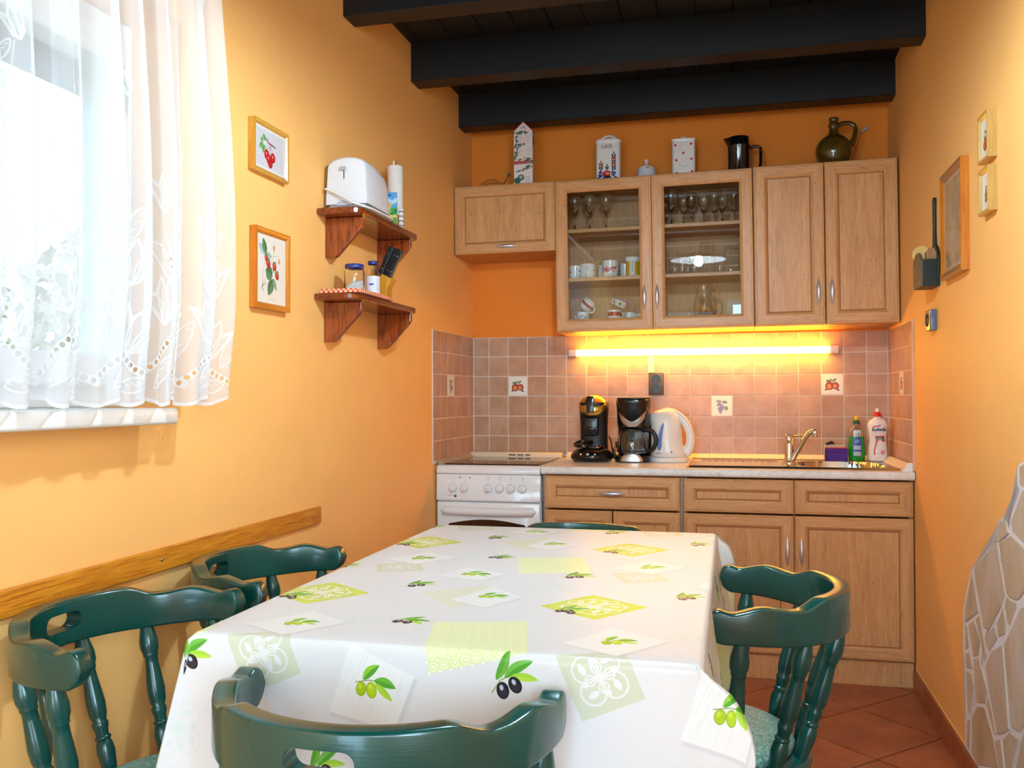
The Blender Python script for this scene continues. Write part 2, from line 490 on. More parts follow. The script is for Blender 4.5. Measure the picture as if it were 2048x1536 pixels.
# floor: screed with diagonal terracotta tiles
mb = MB(); mb.box(-0.36, 2.25, YF-0.2, 0.2, -0.12, -0.004)
floor = struct(mb.build('floor', M_FGROUT))
def clip_poly(P, a, b, c):      # keep a*x+b*y<=c
    out = []
    for i in range(len(P)):
        p, q = P[i], P[(i+1) % len(P)]
        dp, dq = a*p[0]+b*p[1]-c, a*q[0]+b*q[1]-c
        if dp <= 0: out.append(p)
        if (dp < 0 < dq) or (dq < 0 < dp):
            t = dp/(dp-dq); out.append((p[0]+t*(q[0]-p[0]), p[1]+t*(q[1]-p[1])))
    return out
D = 0.485; hd = D/2-0.0055
full = None
for i in range(-6, 8):
    for j in range(-2, 28):
        cx = 1.73 + i*D/2; cy = -0.883 + D/2 - j*D/2
        if (i+j) % 2: continue
        P = [(cx-hd, cy), (cx, cy-hd), (cx+hd, cy), (cx, cy+hd)]
        Q = P
        for a, b, c in ((-1, 0.0067, -0.002), (1, -0.0092, 1.993), (0, 1, -0.002), (0, -1, -(YF+0.002))): Q = clip_poly(Q, a, b, c) if Q else Q
        if len(Q) < 3: continue
        ar = 0.5*abs(sum(Q[k][0]*Q[(k+1) % len(Q)][1]-Q[(k+1) % len(Q)][0]*Q[k][1] for k in range(len(Q))))
        if ar < 0.002: continue
        if len(Q) == 4 and abs(ar-2*hd*hd) < 1e-6:
            if full is None:
                m2 = MB(); m2.prism([(x-cx, y-cy) for x, y in P], -0.006, 0.0, 'z', bev=0.0015, seg=1); full = m2.mesh('floor_tile', M_TERRA)
            obj('floor_tile', full, floor, (cx, cy, 0))
        else:
            m2 = MB(); m2.prism([(x-cx, y-cy) for x, y in Q], -0.006, 0.0, 'z')
            obj('floor_tile', m2.mesh('floor_tile', M_TERRA), floor, (cx, cy, 0))

# ceiling: black boards on black beams
mb = MB(); mb.box(-0.36, 2.25, YF-0.2, 0.2, ZC+0.02, ZC+0.14)
ceiling = struct(mb.build('ceiling', M_BLACKY))
mb = MB(); mb.box(-0.0685, 0.0685, YF, 0.0, 0, 0.018, 0.003, seg=1); me = mb.mesh('plank', M_BLACKY)
for k in range(16): obj('plank', me, ceiling, (-0.03+0.14*k, 0, ZC))
mb = MB(); mb.box(-0.04, 2.02, 0, 0.099, 2.474, ZC+0.004, 0.003, seg=1); me = mb.mesh('beam', M_BLACK)
for y in (-0.2325, -0.899, -1.571, -2.245, -2.92, -3.59, -4.265, -4.94, -5.61, -6.28):
    obj('beam', me, ceiling, (0, y, 0))

# ------------------------------------------------------------------ glazed wall tiles
def fruit_apples():
    c = Canvas(0.1, 0.1, 2400, (238, 230, 220))
    c.poly([(0.008, 0.008), (0.092, 0.008), (0.092, 0.092), (0.008, 0.092)], (224, 214, 204), 0.7, outline=0.0012)
    c.leaf(0.044, 0.062, 0.020, 0.070, 0.014, (98, 112, 62), (120, 130, 80)); c.leaf(0.05, 0.064, 0.07, 0.078, 0.012, (128, 138, 84), (98, 112, 62))
    c.leaf(0.046, 0.066, 0.042, 0.078, 0.010, (110, 120, 70)); c.leaf(0.03, 0.03, 0.014, 0.022, 0.010, (112, 108, 66)); c.leaf(0.066, 0.03, 0.084, 0.020, 0.010, (90, 96, 66))
    for x, y, r in ((0.037, 0.043, 0.0195), (0.064, 0.044, 0.017)):
        c.ellipse(x, y, r, r*1.02, 0, (122, 34, 22)); c.ellipse(x, y, r*0.86, r*0.88, 0, (176, 62, 36), soft=0.002)
        c.ellipse(x-0.002, y-0.002, r*0.55, r*0.6, 0, (226, 150, 74), 0.9, soft=0.003)
    c.line([(0.049, 0.055), (0.052, 0.07)], 0.0015, (90, 60, 36))
    return c.image('tile_print_apples')
def fruit_grapes():
    c = Canvas(0.1, 0.1, 2400, (238, 228, 212))
    c.poly([(0.008, 0.008), (0.092, 0.008), (0.092, 0.092), (0.008, 0.092)], (226, 214, 200), 0.7, outline=0.0012)
    c.leaf(0.05, 0.072, 0.018, 0.074, 0.016, (140, 146, 92), (164, 164, 110)); c.leaf(0.05, 0.072, 0.078, 0.066, 0.016, (132, 138, 96))
    c.leaf(0.066, 0.05, 0.074, 0.026, 0.02, (150, 146, 92), (128, 130, 84))
    r = random.Random(3)
    for k in range(26):
        t = r.random(); x = 0.044+r.uniform(-1, 1)*0.018*(1-0.7*t); y = 0.07-0.052*t
        c.ellipse(x, y, 0.0058, 0.0062, 0, (128, 112, 150)); c.ellipse(x-0.001, y+0.0015, 0.003, 0.003, 0, (176, 164, 192), 0.8, soft=0.001)
    return c.image('tile_print_grapes')
M_APPLE = print_mat('apple_tile_print', fruit_apples(), 0.28, ext='EXTEND'); M_GRAPE = print_mat('grape_tile_print', fruit_grapes(), 0.28, ext='EXTEND')

T = 0.1; TH = 0.0065
def tile_mesh(w, h, mat, decor=False):
    m2 = MB(); m2.box(-w/2, w/2, 0, TH, -h/2, h/2, 0.0012, seg=1)
    me = m2.mesh('tile', mat)
    if decor:
        uvl = me.uv_layers.active.data
        for p in me.polygons:
            for li in p.loop_indices:
                co = me.vertices[me.loops[li].vertex_index].co
                uvl[li].uv = ((co.x+w/2)/w, (co.z+h/2)/h)
    return me
_tc = {}
def put_tile(parent, w, h, loc, rotz, mat=M_TILE, decor=False, label=None):
    key = (round(w, 4), round(h, 4), mat.name)
    if key not in _tc: _tc[key] = tile_mesh(w, h, mat, decor)
    o = obj('tile', _tc[key], parent, loc, (0, 0, rotz))
    if label: o['label'] = label
rows = [(1.361, 1.458), (1.261, 1.361), (1.161, 1.261), (1.061, 1.161), (0.961, 1.061), (0.872, 0.961)]
G = 0.0045
# back wall
edges = [0.008] + [0.089+T*k for k in range(19)] + [1.986]
edges = [0.008, 0.089] + [0.0885+0.1003*k for k in range(1, 19)] + [1.986]
m2 = MB(); m2.box(0.002, 1.99, -0.0045, 0.002, 0.86, 1.4585); m2.build('grout', M_GROUT, wall_back)
for i in range(len(edges)-1):
    x0, x1 = edges[i], edges[i+1]
    for r, (z0, z1) in enumerate(rows):
        mat, dec, lab = M_TILE, False, None
        if (i, r) == (2, 2): mat, dec, lab = M_APPLE, True, 'white tile printed with two red apples'
        if (i, r) == (17, 2): mat, dec, lab = M_APPLE, True, 'white tile printed with two red apples'
        if (i, r) == (12, 3): mat, dec, lab = M_GRAPE, True, 'cream tile printed with a bunch of grapes'
        put_tile(wall_back, x1-x0-G, z1-z0-G, ((x0+x1)/2, -TH, (z0+z1)/2), 0, mat, dec, lab)
# left wall
edges = [-0.636, -0.534, -0.4305, -0.3265, -0.2175, -0.1065, -0.007]
m2 = MB(); m2.box(-0.002, 0.0045, -0.637, -0.006, 0.86, 1.4585)
for v in m2.bm.verts: v.co.x += Lx(v.co.y)
m2.build('grout', M_GROUT, wall_left)
for i in range(6):
    y0, y1 = edges[i], edges[i+1]; yc = (y0+y1)/2
    for r, (z0, z1) in enumerate(rows):
        dec = (i, r) == (2, 2)
        put_tile(wall_left, y1-y0-G, z1-z0-G, (TH+Lx(yc), yc, (z0+z1)/2), PI/2, M_GRAPE if dec else M_TILE, dec, 'cream tile printed with a bunch of grapes' if dec else None)
# right wall
edges = [-0.604, -0.504, -0.404, -0.304, -0.204, -0.104, -0.007]
m2 = MB(); m2.box(-0.0045, 0.002, -0.605, -0.006, 0.86, 1.4585)
for v in m2.bm.verts: v.co.x += Rx(v.co.y)
m2.build('grout', M_GROUT, wall_right)
m2 = MB(); m2.box(-0.0085, 0.001, -0.6135, -0.6055, 0.86, 1.46)
for v in m2.bm.verts: v.co.x += Rx(v.co.y)
m2.build('tile_edge_strip', plain('peach_edge_strip', (226, 176, 142), 0.4), wall_right)
for i in range(6):
    y0, y1 = edges[i], edges[i+1]; yc = (y0+y1)/2
    for r, (z0, z1) in enumerate(rows):
        dec = (i, r) == (2, 2)
        put_tile(wall_right, y1-y0-G, z1-z0-G, (Rx(yc)-TH, yc, (z0+z1)/2), -PI/2, M_APPLE if dec else M_TILE, dec, 'cream tile printed with fruit' if dec else None)

# skirting tiles along the right wall
mb = MB(); mb.box(-0.004, 0.0, YF, -0.60, 0, 0.082)
for v in mb.bm.verts: v.co.x += Rx(v.co.y)
bb_r = struct(mb.build('baseboard_right', M_PLASTER))
ys = [-0.602, -0.80] + [-0.80-0.333*k for k in range(1, 18)]
for a, b in zip(ys[:-1], ys[1:]):
    if b < YF: b = YF
    if a-b < 0.05: continue
    m2 = MB(); m2.box(-0.013, -0.003, -(a-b)/2+0.002, (a-b)/2-0.002, 0.001, 0.08, 0.0015, seg=1)
    yc = (a+b)/2; m2.build('tile', M_TERRA, bb_r, loc=(Rx(yc), yc, 0), rot=(0, 0, RROT))

# natural stone cladding on the right wall
STONES = [[(-2.023,0.987),(-2.07,0.996),(-2.132,0.959),(-2.059,0.934),(-2.022,0.941)],[(-2.045,0.929),(-2.139,0.945),(-2.157,0.804),(-2.103,0.794),(-1.96,0.817),(-1.945,0.84),(-1.989,0.879)],[(-1.843,0.827),(-1.901,0.837),(-1.926,0.808),(-1.831,0.771),(-1.813,0.774)],[(-1.838,0.77),(-1.947,0.807),(-2.054,0.79),(-2.126,0.787),(-2.1,0.714),(-2.034,0.678),(-2.016,0.664),(-1.981,0.651),(-1.918,0.646),(-1.899,0.652)],[(-1.742,0.736),(-1.795,0.765),(-1.816,0.767),(-1.883,0.648),(-1.847,0.606),(-1.725,0.515),(-1.668,0.506),(-1.638,0.545),(-1.569,0.65),(-1.592,0.671)],[(-1.548,0.64),(-1.613,0.543),(-1.614,0.539),(-1.476,0.479),(-1.451,0.471),(-1.456,0.509),(-1.488,0.563)],[(-1.897,0.644),(-1.927,0.64),(-1.981,0.645),(-1.979,0.628),(-1.973,0.624),(-1.92,0.572),(-1.903,0.573),(-1.877,0.616)],[(-1.863,0.606),(-1.889,0.567),(-1.876,0.54),(-1.817,0.519),(-1.804,0.552)],[(-1.787,0.541),(-1.804,0.513),(-1.788,0.5),(-1.719,0.453),(-1.687,0.49)],[(-2.017,0.64),(-2.11,0.668),(-2.109,0.398),(-2.042,0.365),(-1.998,0.333),(-1.927,0.32),(-1.872,0.513),(-1.926,0.56)],[(-1.858,0.509),(-1.909,0.308),(-1.846,0.274),(-1.797,0.255),(-1.683,0.402),(-1.75,0.463)],[(-1.485,0.471),(-1.558,0.501),(-1.628,0.458),(-1.597,0.408),(-1.544,0.39)],[(-1.573,0.508),(-1.626,0.532),(-1.653,0.486),(-1.692,0.439),(-1.67,0.41),(-1.628,0.47)],[(-1.451,0.463),(-1.475,0.465),(-1.496,0.405),(-1.448,0.386)],[(-1.454,0.373),(-1.499,0.395),(-1.539,0.354),(-1.459,0.334)],[(-1.552,0.388),(-1.609,0.404),(-1.699,0.342),(-1.675,0.296),(-1.582,0.269),(-1.561,0.305)],[(-1.452,0.325),(-1.516,0.334),(-1.55,0.307),(-1.501,0.204),(-1.467,0.205)],[(-1.523,0.205),(-1.581,0.258),(-1.663,0.282),(-1.755,0.23),(-1.802,0.167),(-1.574,0.079),(-1.515,0.096)],[(-1.688,0.297),(-1.706,0.328),(-1.744,0.298),(-1.786,0.251),(-1.765,0.241)],[(-1.775,0.231),(-1.834,0.255),(-1.867,0.175),(-1.822,0.157)],[(-1.853,0.262),(-1.915,0.304),(-1.99,0.312),(-1.921,0.202),(-1.882,0.181)],[(-2.043,0.352),(-2.116,0.396),(-2.128,0.28),(-1.949,0.208),(-2.008,0.314)],[(-1.466,0.176),(-1.501,0.191),(-1.491,0.099),(-1.463,0.094)]]
STONE_OUT = [(-1.997,0.985),(-2.04,0.997),(-2.159,1.019),(-2.183,0.279),(-1.655,0.078),(-1.548,0.069),(-1.43,0.074),(-1.429,0.161),(-1.435,0.195),(-1.426,0.321),(-1.409,0.355),(-1.41,0.382),(-1.418,0.462),(-1.419,0.501),(-1.448,0.548),(-1.522,0.638),(-1.566,0.669),(-1.626,0.702),(-1.717,0.733),(-1.776,0.768),(-1.789,0.772),(-1.816,0.825),(-1.854,0.839),(-1.897,0.842),(-1.918,0.839),(-1.96,0.876),(-2.016,0.927),(-1.995,0.938)]

STONES += [[(-2.15,0.95),(-2.42,1.02),(-2.55,0.82),(-2.4,0.66),(-2.17,0.80)], [(-2.13,0.68),(-2.38,0.64),(-2.44,0.42),(-2.2,0.3),(-2.12,0.41)],
           [(-2.41,0.64),(-2.57,0.80),(-2.85,0.74),(-2.8,0.46),(-2.47,0.42)], [(-2.14,0.28),(-2.44,0.40),(-2.78,0.44),(-2.74,0.12),(-2.2,0.1)],
           [(-2.45,1.03),(-2.8,1.1),(-3.05,0.92),(-2.88,0.77),(-2.58,0.83)], [(-2.82,0.1),(-2.83,0.44),(-2.88,0.74),(-3.2,0.7),(-3.25,0.12)],
           [(-1.83,0.15),(-1.87,0.15),(-1.94,0.19),(-2.12,0.26),(-2.14,0.09),(-1.7,0.085)]]
STONE_OUT = [p for p in STONE_OUT]
i0 = next(i for i, p in enumerate(STONE_OUT) if p[0] < -2.1)
STONE_OUT[i0:i0+2] = [(-2.16, 1.0), (-2.44, 1.06), (-2.8, 1.12), (-3.1, 0.93), (-3.3, 0.7), (-3.32, 0.083), (-2.2, 0.083)]
STONE_OUT = [(y, max(z, 0.083)) for y, z in STONE_OUT]
m2 = MB()
vs = [m2.bm.verts.new((Rx(y)-0.007, y, z)) for y, z in STONE_OUT]; vb = [m2.bm.verts.new((Rx(y)+0.002, y, z)) for y, z in STONE_OUT]
f0 = m2.bm.faces.new(vs); n = len(vs)
for i in range(n): m2.bm.faces.new((vs[i], vb[i], vb[(i+1) % n], vs[(i+1) % n]))
bmesh.ops.triangulate(m2.bm, faces=[f0])
m2.build('mortar', M_MORTAR, wall_right)
rs = random.Random(5)
for P in STONES:
    cy = sum(p[0] for p in P)/len(P); cz = sum(p[1] for p in P)/len(P)
    P = [(y, max(z, 0.085)) for y, z in P]
    d = 0.0062+rs.uniform(0, 0.0022)
    m2 = MB(); m2.prism([(y-cy, z-cz) for y, z in P], -d, 0.0, 'x', bev=0.002, seg=1)
    m2.build('stone', M_STONE, wall_right, loc=(Rx(cy)-0.002, cy, cz), rot=(0, 0, RROT))

# ------------------------------------------------------------------ window in the left wall
win = bpy.data.objects.new('window_1', None); COL.objects.link(win); struct(win)
win.location = (Lx(-3.1), 0, 0)
def ring_frame(mb, y0, y1, z0, z1, wd, x0, x1, bev=0.004):
    mb.box(x0, x1, y0, y0+wd, z0, z1, bev, seg=1); mb.box(x0, x1, y1-wd, y1, z0, z1, bev, seg=1)
    mb.box(x0, x1, y0+wd, y1-wd, z0, z0+wd, bev, seg=1); mb.box(x0, x1, y0+wd, y1-wd, z1-wd, z1, bev, seg=1)
mb = MB(); ring_frame(mb, WY0+0.005, WY1-0.003, 1.136, WZ1-0.003, 0.06, -0.20, -0.13); mb.build('frame', M_PVC, win)
for y0, y1 in ((-3.665, -3.125), (-3.115, -2.562)):
    mb = MB(); ring_frame(mb, y0, y1, 1.185, 2.025, 0.075, -0.185, -0.105, 0.006); sash = mb.build('sash', M_PVC, win)
    mb = MB(); mb.box(-0.150, -0.144, y0+0.07, y1-0.07, 1.255, 1.955); mb.build('pane', M_PANE, sash)
    mb = MB(); mb.box(-0.106, -0.100, y1-0.016, y1-0.004, 1.30, 1.38, 0.002, seg=1); mb.box(-0.106, -0.1, y1-0.016, y1-0.004, 1.84, 1.92, 0.002, seg=1)
    mb.build('hinge', plain('hinge_grey', (150, 160, 165), 0.4), sash)
mb = MB(); mb.box(-0.13, 0.103, -3.80, -2.662, 1.100, 1.136, 0.008, seg=3); sill = mb.build('sill', M_WHITE, win, smooth=True)
M_SHUT = plain('grey_shutter_slat', (126, 140, 150), 0.5)
mb = MB(); mb.box(-0.235, -0.201, WY0+0.005, WY0+0.04, 1.13, 2.07); mb.box(-0.235, -0.201, WY1-0.043, WY1-0.003, 1.13, 2.07); sh = mb.build('shutter_guide', M_PVC, win)
mb = MB(); mb.box(-0.224, -0.212, WY0+0.02, WY1-0.02, -0.0185, 0.0185, 0.004, seg=1); me = mb.mesh('slat', M_SHUT)
for k in range(5): obj('slat', me, sh, (0, 0, 1.905+0.0385*k))
mb = MB(); mb.box(-0.24, -0.2005, WY0+0.004, WY1-0.003, 2.0, 2.073); mb.build('shutter_box', M_SHUT, win)

# glazed door and window behind the camera
door = bpy.data.objects.new('door_1', None); COL.objects.link(door); struct(door)
def ring_frame_y(mb, x0, x1, z0, z1, wd, y0, y1, bev=0.004):
    mb.box(x0, x0+wd, y0, y1, z0, z1, bev, seg=1); mb.box(x1-wd, x1, y0, y1, z0, z1, bev, seg=1)
    mb.box(x0+wd, x1-wd, y0, y1, z0, z0+wd, bev, seg=1); mb.box(x0+wd, x1-wd, y0, y1, z1-wd, z1, bev, seg=1)
mb = MB(); ring_frame_y(mb, 0.105, 1.135, 0.005, 2.115, 0.09, YF-0.12, YF-0.05); mb.build('frame', M_PVC, door)
mb = MB(); mb.box(0.19, 1.05, YF-0.09, YF-0.084, 0.09, 2.03); mb.build('pane', M_PANE, door)
win2 = bpy.data.objects.new('window_2', None); COL.objects.link(win2); struct(win2)
mb = MB(); ring_frame_y(mb, 1.253, 1.847, 1.193, 2.247, 0.06, YF-0.12, YF-0.05); mb.build('frame', M_PVC, win2)
mb = MB(); mb.box(1.31, 1.79, YF-0.09, YF-0.084, 1.25, 2.19); mb.build('pane', M_PANE, win2)

win3 = bpy.data.objects.new('window_added', None); COL.objects.link(win3); struct(win3); win3.location = (1.944, -5.45, 0)  # unseen window, added to throw light on the left wall
mb = MB(); ring_frame(mb, -0.695, 0.695, 0.755, 2.145, 0.06, 0.06, 0.12); mb.build('frame', M_PVC, win3)
mb = MB(); mb.box(0.088, 0.094, -0.64, 0.64, 0.81, 2.09); mb.build('pane', M_PANE, win3)

# chair rail on the left wall
M_PINE = wood('varnished_pine', (224, 148, 40), (210, 128, 24), (158, 74, 8), 'y', 0.8, rough=0.3, coat=0.4, flecks=False, stretch=34, contrast=1.8)
mb = MB(); mb.box(0.001, 0.013, -5.4, -1.764, 0.754, 0.808, 0.003, seg=1)
for v in mb.bm.verts: v.co.x += Lx(v.co.y)
rail = struct(mb.build('trim_1', M_PINE))
M_STEEL = plain('brushed_steel', (178, 178, 176), 0.28, metal=1.0, var=0.03)
mb = MB()
for y in (-1.83, -2.60, -3.4): mb.lathe([(0.004, 0.0), (0.004, 0.0015), (0.002, 0.0022)], 10, (0.0135+Lx(y), y, 0.782), axis='x')
mb.build('screw', M_STEEL, rail)
# ------------------------------------------------------------------ kitchen units
A1, A2, A3 = (218, 164, 108), (206, 149, 93), (185, 125, 71)
M_MAPV = wood('maple_upright_grain', A1, A2, A3, 'z', 1.0, rough=0.40, stretch=11)
M_MAPH = wood('maple_level_grain', A1, A2, A3, 'x', 1.0, rough=0.40, stretch=11)
M_MAPD = plain('maple_groove', (150, 96, 54), 0.6)
M_CARC = wood('maple_carcass', (208, 154, 100), (198, 142, 88), (178, 122, 72), 'z', 0.8, rough=0.5, stretch=9, flecks=False)
M_HANDLE = plain('satin_metal_handle', (220, 224, 236), 0.36, metal=0.85, var=0.02)
M_GAPSTRIP = plain('grey_gap_strip', (140, 138, 140), 0.4, metal=0.6)
M_DARK = plain('dark_parts_and_shade', (26, 18, 12), 0.8)  # near-black for dark parts and for shade in slots and gaps

def panel_front(mb, w, h, t=0.02, fr=0.052, glazed=False):
    """front facing -y, x 0..w, z 0..h, its back at y=0; mitred frame with a sloped profile"""
    prof = [(0.0, 0.0), (0.0, -t+0.005), (0.004, -t+0.002), (0.008, -t+0.002), (0.010, -t), (fr*0.78, -t), (fr*0.92, -t+0.004), (fr, -t+0.0085)]
    if glazed: prof.append((fr, 0.0))
    rings = []
    for a, y in prof:
        rings.append([mb.bm.verts.new(p) for p in ((a, y, a), (w-a, y, a), (w-a, y, h-a), (a, y, h-a))])
    for i in range(len(rings)-1):
        for k in range(4):
            f = mb.bm.faces.new((rings[i][k], rings[i][(k+1) % 4], rings[i+1][(k+1) % 4], rings[i+1][k]))
            f.material_index = 0 if k in (1, 3) else 1
    if glazed:
        for k in range(4):
            f = mb.bm.faces.new((rings[-1][k], rings[-1][(k+1) % 4], rings[0][(k+1) % 4], rings[0][k]))
    else:
        f = mb.bm.faces.new(rings[0][::-1])
    return fr

def handle_mesh(L=0.118, W=0.0215, P=0.017):
    mb = MB(); rows = []
    n = 17
    for i in range(n):
        t = i/(n-1); hw = max(0.0012, W/2*math.sin(PI*t)**0.75); pr = max(0.001, P*math.sin(PI*t)**0.8)
        rows.append([(math.cos(a)*hw, -math.sin(a)*pr, -L/2+L*t) for a in [PI*k/10 for k in range(11)]])
    mb.grid(rows)
    return mb.mesh('handle', M_HANDLE, smooth=True, sharp=60)
ME_HANDLE = handle_mesh()

def add_front(parent, name, x, z, w, h, y, fr=0.052, glazed=False, handle=None, label=None):
    mb = MB(); panel_front(mb, w, h, fr=fr, glazed=glazed)
    d = mb.build(name, [M_MAPV, M_MAPH], parent, loc=(x, y, z))
    if label: d['label'] = label
    mb = MB()
    if glazed: mb.box(fr-0.006, w-fr+0.006, -0.010, -0.006, fr-0.006, h-fr+0.006); mb.build('pane', M_GLASSPANE, d)
    else:
        mb.box(fr-0.002, w-fr+0.002, -0.0125, -0.002, fr-0.002, h-fr+0.002, mi=1)
        mb.box(fr+0.003, w-fr-0.003, -0.0150, -0.003, fr+0.003, h-fr-0.003, 0.001, seg=1, mi=0); mb.build('panel', [M_MAPV, M_MAPD], d)
    if handle:
        hx, hz, horiz = handle
        obj('handle', ME_HANDLE, d, (hx-x, -0.0195, hz-z), (0, PI/2, 0) if horiz else (0, 0, 0))
    return d
M_GLASSPANE = pane_mat('cabinet_glass', (0.95, 0.97, 0.965))

def carcass(name, parent, w, d, h, t=0.016, top=True, back=True, bottom=True):
    mb = MB()
    mb.box(0, t, -d, 0, 0, h); mb.box(w-t, w, -d, 0, 0, h)
    if bottom: mb.box(t, w-t, -d, 0, 0, t)
    if top: mb.box(t, w-t, -d, 0, h-t, h)
    if back: mb.box(t, w-t, -0.006, 0, t, h-t)
    return mb.build(name, M_CARC, parent)

# --- base cabinets
YB = -0.583      # front of the carcasses; the doors end at -0.603
base_a = thing('base_cabinet', 'maple base cabinet with one wide handled drawer, between the stove and the sink cabinet', 'cabinet', (0.493, -0.004, 0.10))
carcass('body', base_a, 0.586, -YB-0.006, 0.718, top=False)
add_front(base_a, 'drawer', 0.003, 0.577, 0.578, 0.141, YB+0.004, handle=(0.293, 0.644, True))
add_front(base_a, 'door', 0.003, 0.006, 0.292, 0.563, YB+0.004, fr=0.052)
add_front(base_a, 'door', 0.300, 0.006, 0.281, 0.563, YB+0.004, fr=0.052)
mb = MB(); mb.box(-0.007, 0.0, YB+0.006, YB+0.02, 0, 0.718); mb.build('filler_strip', M_GAPSTRIP, base_a)
mb = MB(); mb.box(0.587, 0.592, YB-0.012, YB+0.02, 0, 0.718); mb.build('filler_strip', M_GAPSTRIP, base_a)
mb = MB(); mb.box(0.0, 0.586, YB+0.004, YB+0.018, -0.1, -0.002); mb.build('plinth', M_MAPV, base_a)
mb = MB(); mb.box(0.03, 0.56, YB+0.006, YB+0.03, 0.7185, 0.722); mb.build('gap_shade_strip', M_DARK, base_a)  # dark strip in the gap; the shade under the worktop put into its colour

base_b = thing('sink_cabinet', 'wide maple sink cabinet with two false drawer fronts over two handled doors', 'cabinet', (1.085, -0.004, 0.10))
carcass('body', base_b, 0.9, -YB-0.006, 0.718, top=False)
add_front(base_b, 'drawer_front', 0.003, 0.577, 0.441, 0.139, YB+0.004)
add_front(base_b, 'drawer_front', 0.449, 0.577, 0.449, 0.139, YB+0.004)
add_front(base_b, 'door', 0.003, 0.004, 0.441, 0.565, YB+0.004, handle=(0.419, 0.423, False))
add_front(base_b, 'door', 0.449, 0.004, 0.449, 0.565, YB+0.004, handle=(0.474, 0.423, False))
mb = MB(); mb.box(0.4445, 0.4485, YB-0.006, YB+0.02, 0, 0.718); mb.build('filler_strip', M_MAPD, base_b)
mb = MB(); mb.box(0.0, 0.897, YB+0.002, YB+0.018, -0.1, -0.002); mb.build('plinth', M_MAPV, base_b)

# --- worktop with a cut-out for the sink
def marble():
    m, nt, b = new_mat('white_marble_laminate')
    v = coords(nt, (1, 1, 1), rnd=False)
    n1 = noise(nt, v, 4, 6, 0.6, 1.2)
    col = ramp(nt, n1, [(0.3, lin((222, 217, 210))), (0.5, lin((238, 234, 228))), (0.7, lin((243, 240, 236)))])
    n2 = noise(nt, v, 7, 4, 0.6, 2.5)
    col = mix_rgb(nt, ramp(nt, n2, [(0.485, (0, 0, 0)), (0.5, (0.7, 0.7, 0.7)), (0.515, (0, 0, 0))]), col, lin((196, 184, 174)))
    nt.links.new(col, b.inputs['Base Color']); b.inputs['Roughness'].default_value = 0.24
    return m
M_MARBLE = marble()
ZW = 0.857
wt = MB()
def slab(x0, x1, y0, y1): wt.box(x0, x1, y0, y1, ZW-0.034, ZW)
SX0, SX1, SY0, SY1 = 1.118, 1.945, -0.525, -0.065
slab(0.485, SX0, -0.60, -0.001); slab(SX1, 1.985, -0.60, -0.010); slab(SX0, SX1, -0.60, SY0); slab(SX0, SX1, SY1, -0.001)
R0 = 0.012
arc = [(-0.60, ZW-0.034)] + [(-0.612-R0*math.sin(a), ZW-0.034+R0-R0*math.cos(a)) for a in [PI/2*k/5 for k in range(6)]] + [(-0.612-R0*math.cos(a), ZW-R0+R0*math.sin(a)) for a in [PI/2*k/5 for k in range(6)]] + [(-0.60, ZW)]
wt.prism(arc, 0.485, 1.985, 'x')
worktop = wt.build('worktop', M_MARBLE); tag(worktop, 'pale marble-patterned worktop running over the base cabinets', 'worktop')
M_CREAM = plain('cream_plastic', (232, 214, 188), 0.35, var=0.02)
mb = MB(); mb.prism([(-0.0075, ZW+0.0005), (-0.040, ZW+0.0005), (-0.036, ZW+0.008), (-0.012, ZW+0.026), (-0.0075, ZW+0.026)], 0.492, 1.984, 'x')
o = mb.build('upstand_back', M_CREAM, worktop); o['label'] = 'cream sealing strip along the back tiles'
mb = MB(); mb.prism([(1.9785, ZW+0.0005), (1.944, ZW+0.0005), (1.948, ZW+0.008), (1.972, ZW+0.030), (1.9785, ZW+0.030)], -0.606, -0.042, 'y')
mb.build('upstand_right', M_CREAM, worktop)
mb = MB(); mb.prism([(1.9795, ZW+0.0003), (1.941, ZW+0.0003), (1.962, ZW+0.034), (1.972, ZW+0.036), (1.9795, ZW+0.034)], -0.6105, -0.6065, 'y')
o = mb.build('end_cap', plain('white_end_cap', (242, 240, 236), 0.4), worktop); o['label'] = 'white triangular end cap'

# --- inset sink with drainer
def sink():
    mb = MB()
    x0, x1, y0, y1 = 1.098, 1.958, -0.545, -0.046
    nx, ny = 150, 84
    def h(x, y):
        z = 0.0
        e = min(x-x0, x1-x, y-y0, y1-y)
        if e < 0.012: z += 0.004*math.sin(PI*min(1, e/0.012)) - 0.0035*(1-min(1, e/0.005))
        if 1.14 < x < 1.50 and -0.50 < y < -0.10:            # drainer
            k = min(1, min(x-1.14, 1.50-x, y+0.50, -0.10-y)/0.02)
            z -= 0.007*k; z += 0.003*k*(0.5+0.5*math.cos((x-1.14)*2*PI/0.030))
        cx, cy, a, b = 1.742, -0.305, 0.172, 0.185           # bowl
        u = (abs((x-cx)/a)**3.2 + abs((y-cy)/b)**3.2)**(1/3.2)
        if u < 1.0: z -= 0.15*min(1, ((1-u)/0.16))**0.7
        return z
    rows = []
    for j in range(ny+1):
        y = y0+(y1-y0)*j/ny
        rows.append([(x0+(x1-x0)*i/nx, y, ZW+0.0042+h(x0+(x1-x0)*i/nx, y)) for i in range(nx+1)])
    mb.grid(rows)
    return mb
m_inox, nt, b = new_mat('stainless_sink')
b.inputs['Base Color'].default_value = (0.62, 0.61, 0.58, 1); b.inputs['Metallic'].default_value = 1.0; b.inputs['Roughness'].default_value = 0.22
bump(nt, b, noise(nt, coords(nt, (8, 160, 8), rnd=False), 3, 2), 0.03, 0.001)
M_INOX = m_inox
M_CHROME = plain('chrome', (222, 222, 224), 0.07, metal=1.0, var=0.01)
sink_o = thing('sink', 'stainless steel inset sink with ribbed drainer on the left', 'sink')
sink().build('basin', M_INOX, sink_o, smooth=True, sharp=70)
